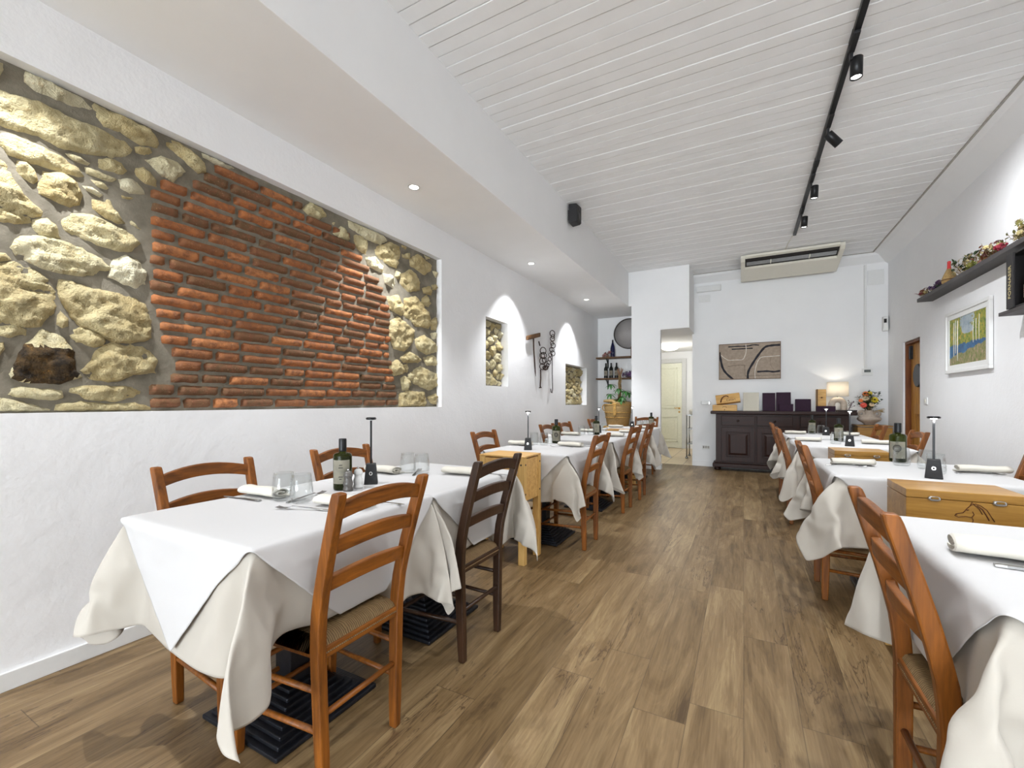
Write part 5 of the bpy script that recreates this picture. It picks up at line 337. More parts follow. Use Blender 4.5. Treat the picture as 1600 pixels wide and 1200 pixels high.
-310,6,11,0,-8,-17,3,20,4,2,-16,0,3,5,5,1,3,-1,1,-1,0,2,-1,-1,0,1,-1,1,0,-3,4,-15,-3,-4,19,-1,-1,-2,-3,0,-3,10,-1,-9,-14,-316,9,-3,11,0,-20,1,11,12,1,-19,1,7,3,5,0,3,-2,2,0,-1,1,-1,1,-1,1,-1,1,-2,1,1,-9,-5,-9,19,2,0,-4,-2,-2,1,6,-2,-21,4,-323,10,-1,-2,9,0,-20,7,19,0,-23,10,5,1,-1,8,-2,1,1,-1,1,0,0,-1,0,1,-1,0,0,-1,2,-8,0,-16,20,0,1,1,-10,3,6,1,-20,-3,-9,-334,16,-9,3,0,3,0,-16,25,0,-24,15,-1,3,0,7,-2,1,1,0,-1,1,-1,0,2,-2,1,-1,-1,1,0,-2,-5,-12,9,10,0,-8,-1,7,1,-14,-9,-9,-1,-328,0,15,-10,5,4,-7,1,13,-8,0,-13,20,-4,-1,6,0,0,2,-3,2,-1,1,-1,2,-2,1,-1,-1,0,2,-1,-9,1,-9,19,-3,-8,4,4,-10,-12,-10,0,5,-315,-2,-3,17,-7,8,3,-10,15,-7,-9,-2,19,-7,5,0,1,1,-1,0,1,0,-1,1,0,-2,2,0,0,-2,0,0,0,-13,2,12,-1,-6,5,-5,-16,-9,0,10,-4,-296,-10,7,-3,16,-4,9,0,3,-11,5,-9,16,-1,4,-2,1,0,1,-1,1,-1,1,0,-1,1,0,-2,3,-4,3,-1,-2,-13,9,5,1,-5,0,-14,-13,1,8,-6,3,-297,6,-10,1,-4,16,-6,18,-6,-10,6,0,7,3,-1,0,2,-1,1,-1,1,-1,1,0,0,-2,2,0,-1,1,-2,1,-1,-12,9,3,0,-3,-10,-17,5,-3,-1,2,-2,-285,-8,14,1,-17,6,0,23,-10,4,4,-8,9,3,0,-1,2,0,-1,0,0,2,-2,1,0,-1,1,-2,2,0,-1,0,-1,-10,9,2,-3,-5,-19,-3,0,0,0,0,0,-274,-3,13,-11,0,-3,0,-3,15,11,-5,-3,7,4,-2,1,1,-1,0,1,0,0,-1,1,-1,1,-1,2,-2,0,1,-2,1,-8,7,0,-4,-24,2,-2,0,-1,-1,-1,1,-258,-5,7,9,-9,-8,3,-5,4,7,17,-7,6,3,-2,1,1,-1,0,1,0,0,-1,1,0,-1,1,-1,0,1,0,-2,2,-5,3,-2,-26,2,-1,-1,1,-1,-3,1,4,-240,-5,-2,2,4,8,-18,20,-4,-6,-4,26,-2,2,-1,2,-1,1,-1,1,0,-1,1,0,-1,0,2,-2,1,-1,0,1,0,-2,0,-26,-1,0,-1,1,-1,3,7,6,-13,-219,-6,0,-3,7,-9,5,7,2,0,8,-9,21,-1,-1,0,1,0,0,-1,1,-1,1,-1,1,0,-1,1,0,-1,1,-1,1,2,-23,-5,5,5,-16,4,-2,11,1,0,-11,-221,2,-3,-1,-4,-2,-3,6,12,-11,11,-5,21,0,-2,1,-1,0,2,-1,-1,0,1,0,0,-1,0,1,-1,1,-1,2,-2,3,-22,3,-1,-7,-2,-4,9,1,4,-4,-7,-215,-1,-1,-1,1,-3,0,-5,15,-8,-6,20,12,-2,2,-3,3,-2,0,1,-1,1,0,-1,1,0,0,0,-2,2,0,0,-2,2,-10,-8,-1,-9,3,3,0,3,-1,-3,-4,-220,-1,0,0,-2,1,-1,0,-5,-3,20,-3,16,-1,1,-1,1,0,0,-1,0,0,2,-1,-1,1,-1,0,3,-4,1,1,0,0,-12,-12,10,-2,-5,1,-3,2,-2,-1,-1,-226,-1,1,-3,0,-1,-1,2,-7,18,-6,5,15,-1,1,-1,1,0,0,-1,1,-1,1,-1,1,0,-1,2,-3,2,-1,1,-1,1,-13,-6,-7,8,3,-3,-1,-1,0,-1,0,-231,0,-5,2,-2,2,0,-6,18,-5,-3,6,15,0,-1,0,1,0,-1,0,2,-2,1,0,-1,1,-1,1,-1,1,-1,1,0,0,-15,-3,-6,-1,5,3,-1,2,-5,2,-2,-235,-4,-1,1,0,0,-1,13,-3,-3,-1,7,12,2,0,-1,2,-3,2,0,0,-1,1,-1,0,1,0,0,-1,1,0,0,-2,2,-14,-5,-3,-1,-2,4,3,-1,2,-3,1,-241,-4,0,-1,1,1,9,-1,-2,-2,0,6,14,1,0,0,0,-1,0,2,-3,2,0,-2,3,-1,-1,1,-1,0,1,0,-1,1,-14,-6,-2,0,-1,-1,3,2,0,0,1,-245,-4,0,0,0,8,1,-2,-1,-1,0,6,15,0,-1,1,-1,1,-1,1,-1,1,0,-1,2,-3,2,0,-1,1,0,-1,1,-1,-12,-9,0,1,-2,0,0,2,2,0,0,-248,-4,0,-1,6,4,-1,-2,0,-1,0,6,15,-1,1,0,-1,1,-1,0,1,1,-2,0,1,0,-1,0,1,0,0,-1,0,1,-13,-9,1,-1,-1,1,-2,3,0,2,0,-250,-4,0,0,9,-2,0,0,-2,0,0,6,15,0,-1,0,1,0,0,-2,3,-2,0,2,-3,3,-2,0,0,1,0,0,0,-1,-12,-9,0,0,0,-1,0,2,-1,2,2,-251,-4,0,1,7,0,-1,0,-1,-2,1,6,15,-1,0,1,-1,2,-2,1,0,-1,0,1,0,-1,2,-3,2,0,-1,1,-1,1,-13,-9,0,0,-1,1,0,1,-2,2,2,-252,-3,0,-1,6,3,-1,-1,-1,-1,-1,7,14,1,0,-1,1,0,0,-1,0,1,-1,1,0,0,-1,0,1,0,0,-1,0,1,-13,-9,0,-1,1,0,2,-3,1,-1,4,-251,-3,-1,2,0,6,2,-2,-2,-1,-1,7,14,1,0,-1,1,0,-1,1,0,0,-2,2,0,-1,1,-1,1,-1,1,0,-1,1,-13,-9,0,-1,2,0,-1,-1,0,0,5,-250,-4,2,0,0,0,9,-1,-3,-2,-1,7,15,-1,1,-1,0,2,-2,0,1,0,-1,1,-1,1,0,-1,1,0,-1,1,-1,1,-13,-9,0,1,-1,0,-1,0,-1,4,1,-242,-1,-6,3,1,1,1,8,0,-6,-1,7,14,0,3,-5,4,-1,-1,1,-1,1,0,-1,1,-1,1,-1,1,0,-1,1,0,-1,-12,-9,1,-1,-1,0,-1,0,3,2,1,-233,0,-4,-4,3,1,0,3,10,-3,-6,6,15,0,1,0,-1,1,0,0,-1,0,1,0,-1,1,-1,1,0,0,-1,1,-1,1,-13,-8,-2,0,-1,1,-2,5,1,0,0,-225,1,-1,-5,-3,2,1,-1,2,15,-8,3,15,1,0,-1,1,-1,1,-1,1,0,-1,1,-1,0,1,0,0,-1,1,0,-1,1,-13,-12,1,0,0,2,3,0,1,-1,2,-236,7,-2,-1,-6,-2,-1,0,-4,0,20,-6,16,1,0,-1,0,1,0,-1,0,1,0,0,-1,1,-1,1,0,-1,1,-1,1,0,-14,-11,5,-4,-3,9,0,1,-1,2,-4,-257,6,0,-1,-4,7,-9,-6,10,-8,-2,16,13,0,-1,1,0,-1,0,1,0,-1,1,-1,1,-1,1,0,0,-1,1,-1,1,0,-13,-12,-3,9,6,-5,1,-2,1,0,-3,-276,4,3,-5,4,-1,-1,1,1,-3,-10,8,22,-2,2,-2,0,2,-2,0,1,-1,1,-1,1,-1,2,-2,1,0,-1,1,-1,2,-16,-14,10,10,-5,-4,0,-1,-1,-1,1,-278,-4,0,20,-16,-3,7,2,0,1,2,-8,22,-1,-1,0,1,-1,2,-1,-1,0,1,0,-1,1,0,-1,1,-1,1,0,-1,1,-14,-11,7,2,0,10,-17,5,0,-1,-1,-299,-3,15,-1,-17,20,-18,7,2,0,2,11,4,-1,0,0,0,1,-1,1,0,-1,0,2,-2,0,1,0,-1,2,-2,0,1,-1,-20,11,-3,-1,-14,8,12,-12,-2,-1,0,-313,9,-1,-1,-8,21,-24,1,8,3,10,-2,1,4,-2,2,0,1,-1,2,-3,2,0,-1,0,1,0,-1,1,0,0,-1,0,0,-29,17,0,-1,8,-28,11,1,2,1,-2,-314,-6,15,2,8,-8,-20,19,2,-12,20,-4,1,-2,2,3,2,-2,2,0,-1,1,0,-1,1,0,-1,1,-1,1,-1,1,-2,2,-28,-4,24,-7,9,-3,-11,-11,0,4,1,-331,15,-2,-1,7,-22,17,-6,2,-16,25,-6,-4,9,1,0,3,-1,1,-1,0,1,0,0,-1,0,2,-3,2,0,-1,1,-2,2,-28,-8,14,12,4,-8,1,5,-24,7,1,-322,9,5,4,-1,-13,10,-3,-14,0,17,-4,-2,10,2,-1,3,-1,0,1,-1,0,1,0,0,0,-1,0,1,-1,1,-1,0,1,-28,-10,8,16,7,-2,-1,-3,4,-10,-4,-315,16,0,-4,1,1,0,-22,-7,32,-6,-5,4,6,6,-2,0,2,-1,1,-1,1,-1,0,1,0,-1,1,0,-1,1,-1,0,1,-29,-7,-1,14,16,-1,-2,0,-2,-4,4,-300,16,0,-2,-1,1,-22,-9,14,25,-16,3,-1,9,5,-2,0,2,0,-2,1,2,-2,1,-1,0,1,0,0,0,-2,1,1,-1,-32,-7,15,0,0,17,1,-5,1,1,-4,-286,17,-3,0,0,-20,-10,0,27,11,-16,1,1,9,4,0,0,0,1,0,-1,0,1,-1,1,0,0,-1,1,-1,0,0,1,-1,-37,6,-7,11,12,-1,7,-1,0,1,-2,-271,16,-2,0,-20,-9,0,9,23,4,-14,-1,1,9,6,-2,2,0,0,-2,2,0,-1,0,1,0,-1,1,0,-1,0,0,0,1,-32,-10,6,12,-9,26,-14,10,-1,1,0,-256,15,-1,-19,-11,3,-1,20,13,1,-15,1,1,10,4,1,-2,2,-1,1,0,-1,1,-1,1,0,-1,1,0,-1,0,1,-2,1,-31,-12,15,0,-10,29,4,-25,20,-1,0,-241,14,-19,-10,2,-3,10,20,6,0,-16,1,2,9,5,1,0,-1,0,1,0,-1,1,0,0,-2,2,0,-1,0,1,-1,0,-1,-32,-10,18,-4,-12,30,9,-19,-12,24,-2,
144,17,-3,-1,-3,-3,0,-3,-3,1,-1,0,0,-3,1,-2,3,-1,2,-2,2,-1,-1,2,-1,0,0,0,1,0,-1,1,1,3,-9,1,1,-7,1,0,1,-2,0,-4,-1,159,16,0,-3,0,-6,1,-3,-3,0,-2,0,3,-5,-1,3,-1,1,-1,1,0,0,0,0,0,0,0,1,-1,1,0,-1,2,2,-6,-2,0,-4,0,0,-1,2,-5,-2,0,174,16,0,-1,-3,0,-5,-1,-4,0,-2,1,1,-4,-1,3,-1,1,0,0,0,0,-1,2,-2,2,-1,0,1,-1,2,-2,0,4,-6,-1,-3,-1,-2,2,-1,-2,-4,0,-4,191,13,3,-1,1,-5,-1,-4,-3,-1,-3,4,-1,-5,1,1,0,2,-2,2,-2,1,0,0,0,0,0,0,1,0,0,-2,1,4,-5,-4,0,-3,0,0,-1,-3,-2,-5,3,203,17,-2,0,1,-1,-6,0,-9,3,-1,-2,4,-7,1,2,-1,2,-2,1,0,0,-1,3,-3,1,0,0,0,2,-3,1,1,-1,2,-7,-1,-1,-2,0,-2,-3,-4,0,0,213,19,-1,-3,0,0,-1,-5,-7,0,0,-1,2,-6,3,-1,1,0,0,0,0,0,0,0,-1,1,1,-2,2,-1,1,-1,-1,2,1,-8,0,-1,-2,-1,-4,-4,0,-1,1,223,18,1,0,-4,2,-3,-1,-9,-3,2,-2,-1,-1,1,0,0,0,-1,1,1,-2,1,0,0,0,0,0,0,1,-1,0,0,1,-1,-5,-1,-3,0,-4,-5,-1,0,0,0,235,18,-1,1,1,-3,1,-9,6,-14,3,0,-4,1,0,0,0,0,0,0,0,0,0,0,0,-1,2,-2,2,-1,1,-2,1,2,-3,-6,1,-2,-4,-8,2,-1,0,0,1,247,17,0,-1,3,1,-4,-4,2,-9,-1,-2,-2,0,0,0,-1,1,-1,2,-1,0,1,-2,0,2,0,-2,1,0,1,-1,-1,2,-3,-4,0,-5,-8,0,1,-1,-1,1,0,243,21,-4,5,-6,5,-2,0,-4,-4,-7,-1,-4,2,-2,1,0,0,0,0,-1,2,-1,0,0,0,0,0,0,0,1,-1,-1,2,-4,-4,-2,-11,0,0,0,1,2,0,-2,243,21,1,-6,6,-2,1,-1,-1,-1,-11,-4,-3,0,0,0,-1,1,0,1,-2,2,-2,2,-2,1,0,1,-1,0,1,-2,0,2,-4,-6,-11,0,-1,1,0,0,7,-7,0,245,20,0,0,2,-2,-1,0,2,0,0,-18,-4,2,1,-3,2,-2,2,-1,0,0,0,-1,1,0,1,-1,0,0,1,-2,1,-4,3,-20,0,1,0,1,-3,2,-1,3,-4,249,21,1,-4,2,-3,5,-1,-1,2,-4,5,-23,1,-1,0,0,0,-1,2,-1,0,0,0,0,0,0,0,0,0,0,0,1,-3,-20,-1,2,0,3,-3,2,-3,2,-2,2,248,21,2,-2,-1,1,-3,3,-2,3,-3,3,-20,-2,0,-1,1,0,0,0,0,0,0,0,-1,1,0,0,0,0,0,0,0,0,-23,3,-1,-1,3,-1,-3,3,-2,1,0,248,21,0,2,-2,-1,2,-3,1,1,-1,-2,-18,0,1,-1,-1,1,0,0,0,0,0,0,0,0,0,0,0,0,0,0,1,-2,-18,-3,1,2,-2,-2,2,-1,1,-1,2,246,22,0,-1,1,-1,0,1,-3,0,0,2,-22,1,0,0,0,0,0,0,0,0,0,0,0,0,0,0,0,0,0,0,1,-2,-18,-2,1,-2,1,-1,1,-1,0,2,-2,245,22,-1,1,-1,0,1,-1,-4,3,2,-2,-19,-2,1,0,0,0,0,0,0,0,0,0,0,0,0,0,0,0,0,0,1,-1,-21,0,-1,2,-1,0,0,-1,1,0,-1,244,21,1,-1,0,0,0,0,-2,3,-1,-1,-19,-2,1,0,0,0,0,0,0,0,0,0,0,0,0,0,0,0,0,0,1,-2,-19,-1,-1,1,-1,2,-2,1,0,-1,1,243,21,0,0,1,-1,-1,1,1,-1,0,0,-22,1,0,0,0,0,0,0,0,0,0,0,0,0,0,0,0,0,0,0,0,0,-19,-4,3,-2,1,0,-1,1,-1,1,-1,242,21,-1,2,0,-1,0,0,0,0,1,-2,-20,0,0,0,0,0,0,0,0,0,0,0,0,0,0,0,0,0,0,0,0,0,-19,-3,0,1,-1,1,-1,1,0,-1,1,241,21,0,0,1,-2,2,-1,0,1,-1,0,-21,0,0,0,0,0,0,0,0,0,0,0,0,0,0,0,0,0,0,0,0,1,-21,-1,-1,0,0,0,1,-1,1,0,0,240,22,-1,0,1,-2,3,-3,2,0,-1,-1,-19,-2,1,0,0,0,0,0,0,0,0,0,0,0,0,0,0,0,0,0,0,0,-19,-3,-1,3,-2,1,-1,1,-1,1,-1,240,21,1,-2,3,-2,0,0,1,-1,0,1,-22,-1,1,0,0,0,0,0,0,0,0,0,0,0,0,0,0,0,0,0,0,0,-19,-3,0,0,2,-2,0,0,2,-2,0,240,21,1,-1,0,0,0,2,-2,0,1,-1,-22,1,0,0,0,0,0,0,0,0,0,0,0,0,0,0,0,0,0,0,0,1,-21,-3,2,-1,1,0,-1,1,-1,0,1,240,21,1,-1,1,-2,2,0,-1,0,1,-2,-20,0,0,0,0,0,0,0,0,0,0,0,0,0,0,0,0,0,0,0,0,0,-19,-3,0,1,-1,1,-1,1,0,-2,2,240,21,1,-1,1,-2,2,-1,0,1,-1,0,-21,0,0,0,0,0,0,0,0,0,0,0,0,0,0,0,0,0,0,0,0,1,-21,-2,1,-2,2,-1,1,0,-1,1,-1,241,21,0,1,-1,0,0,0,0,1,-1,0,-20,-2,1,0,0,0,0,0,0,0,0,0,0,0,0,0,0,0,0,0,0,0,-19,-3,0,2,-2,0,0,1,-1,0,1,241,22,-1,1,-2,2,0,-3,2,1,-1,0,-20,-2,1,0,0,0,0,0,0,0,0,0,0,0,0,0,0,0,0,0,0,0,-19,-3,0,1,-1,0,1,0,-1,1,-1,244,21,1,-2,1,0,1,-2,1,-1,1,0,-21,0,0,0,0,0,0,0,0,0,0,0,0,0,0,0,0,0,0,0,0,1,-21,-2,0,0,1,0,0,-1,1,-2,3,246,20,3,-2,-2,3,-1,-1,2,-5,6,-3,-20,0,0,0,0,0,0,0,0,0,0,0,0,0,0,0,0,0,0,0,0,0,-19,-3,1,0,-1,0,1,0,-1,1,-1,248,22,-1,0,0,1,-2,1,-1,-1,-1,4,-23,1,0,0,0,0,0,0,0,0,0,0,0,0,0,0,0,0,0,0,0,0,-19,-3,0,0,3,-3,1,0,0,1,-3,255,20,1,-1,-4,3,4,-3,1,0,-2,1,-20,-1,1,0,0,0,0,0,0,0,0,0,0,0,0,0,0,1,-1,-1,2,-2,-18,-4,3,-1,2,-3,1,0,0,0,-1,260,21,-1,-1,1,-4,-1,5,0,1,-1,3,-23,0,-1,2,-1,1,0,-1,0,0,0,0,0,0,0,0,0,0,0,0,-2,1,-19,-1,0,3,-2,-1,0,-1,1,0,-1,266,21,-2,-6,6,3,-3,-1,1,-2,-2,9,-22,-2,0,0,0,0,-1,1,0,0,0,0,0,0,0,-1,2,-1,0,0,0,1,-22,-1,1,0,1,5,-6,0,0,-1,0,262,22,-7,2,4,-7,6,-1,1,-2,0,-16,0,1,-2,-3,2,1,-2,1,1,-2,1,-1,1,1,-1,-1,1,0,0,0,-1,2,-4,-16,1,-1,-2,0,6,-7,0,0,1,257,19,-1,2,2,-15,13,-1,0,-2,-4,-13,-2,5,-2,-1,-2,2,1,-2,0,1,0,0,0,0,0,0,-1,2,-2,2,-1,0,-2,-5,-12,-1,7,-4,-3,1,-2,0,-1,257,22,-6,2,-11,8,4,-1,-1,-1,-7,-8,-4,2,1,0,-1,1,-1,2,-1,-1,1,1,-3,3,-1,0,0,-1,1,0,0,0,-1,0,-14,-4,7,-6,1,-2,-1,0,0,252,15,2,-1,-8,9,-1,3,-1,-5,-9,-5,-1,0,1,1,0,0,-1,1,0,0,-1,2,-2,1,-1,2,-1,-1,1,1,-2,2,-2,0,-3,-15,7,-6,-1,3,-3,-1,0,240,17,-2,-3,1,5,-3,3,-3,-2,-14,-2,1,0,3,-3,2,0,0,-1,1,0,0,-1,2,-2,2,-2,1,0,0,0,1,-2,0,1,-2,-6,-7,-2,-1,0,0,0,1,227,15,-1,1,0,1,1,-1,-2,-7,-10,0,1,1,0,1,0,1,-2,0,0,2,-2,1,0,-1,1,1,-2,2,-2,2,-1,-1,1,-2,2,-2,-12,-1,-3,1,-1,-1,3,212,14,1,1,1,-2,2,-4,0,-11,-3,-3,2,0,2,0,-1,1,0,-2,2,1,-2,1,0,0,0,0,-1,2,-1,0,0,0,-1,4,-6,-1,0,-12,0,-3,1,0,1,196,16,-1,1,-1,3,-3,-2,-5,-7,-4,1,-1,2,0,1,0,-1,1,-1,1,1,-2,1,-1,1,1,-2,1,1,-2,2,-1,-1,3,-1,-1,-2,-5,-2,-8,0,-1,0,1,182,14,3,-1,0,-1,0,-4,-6,-4,-4,1,-1,1,2,0,-1,1,-1,1,1,-2,1,-1,2,-2,0,2,-2,2,-2,1,1,-1,2,0,-4,1,-2,-6,-2,-7,-1,2,-1,166,16,0,1,-3,1,-1,-5,-6,-3,-2,-1,1,0,1,1,0,-1,1,0,-1,1,0,-1,1,1,-1,-1,2,-2,2,-2,1,1,1,0,-4,0,1,-7,-2,-2,-6,0,0,152,15,3,-4,1,-1,-2,-6,-3,-4,-1,0,-1,1,2,0,-1,1,0,-1,1,0,0,-1,1,0,0,0,0,-1,1,0,1,-1,3,-1,-4,0,2,-8,0,-4,0,-6,0]),
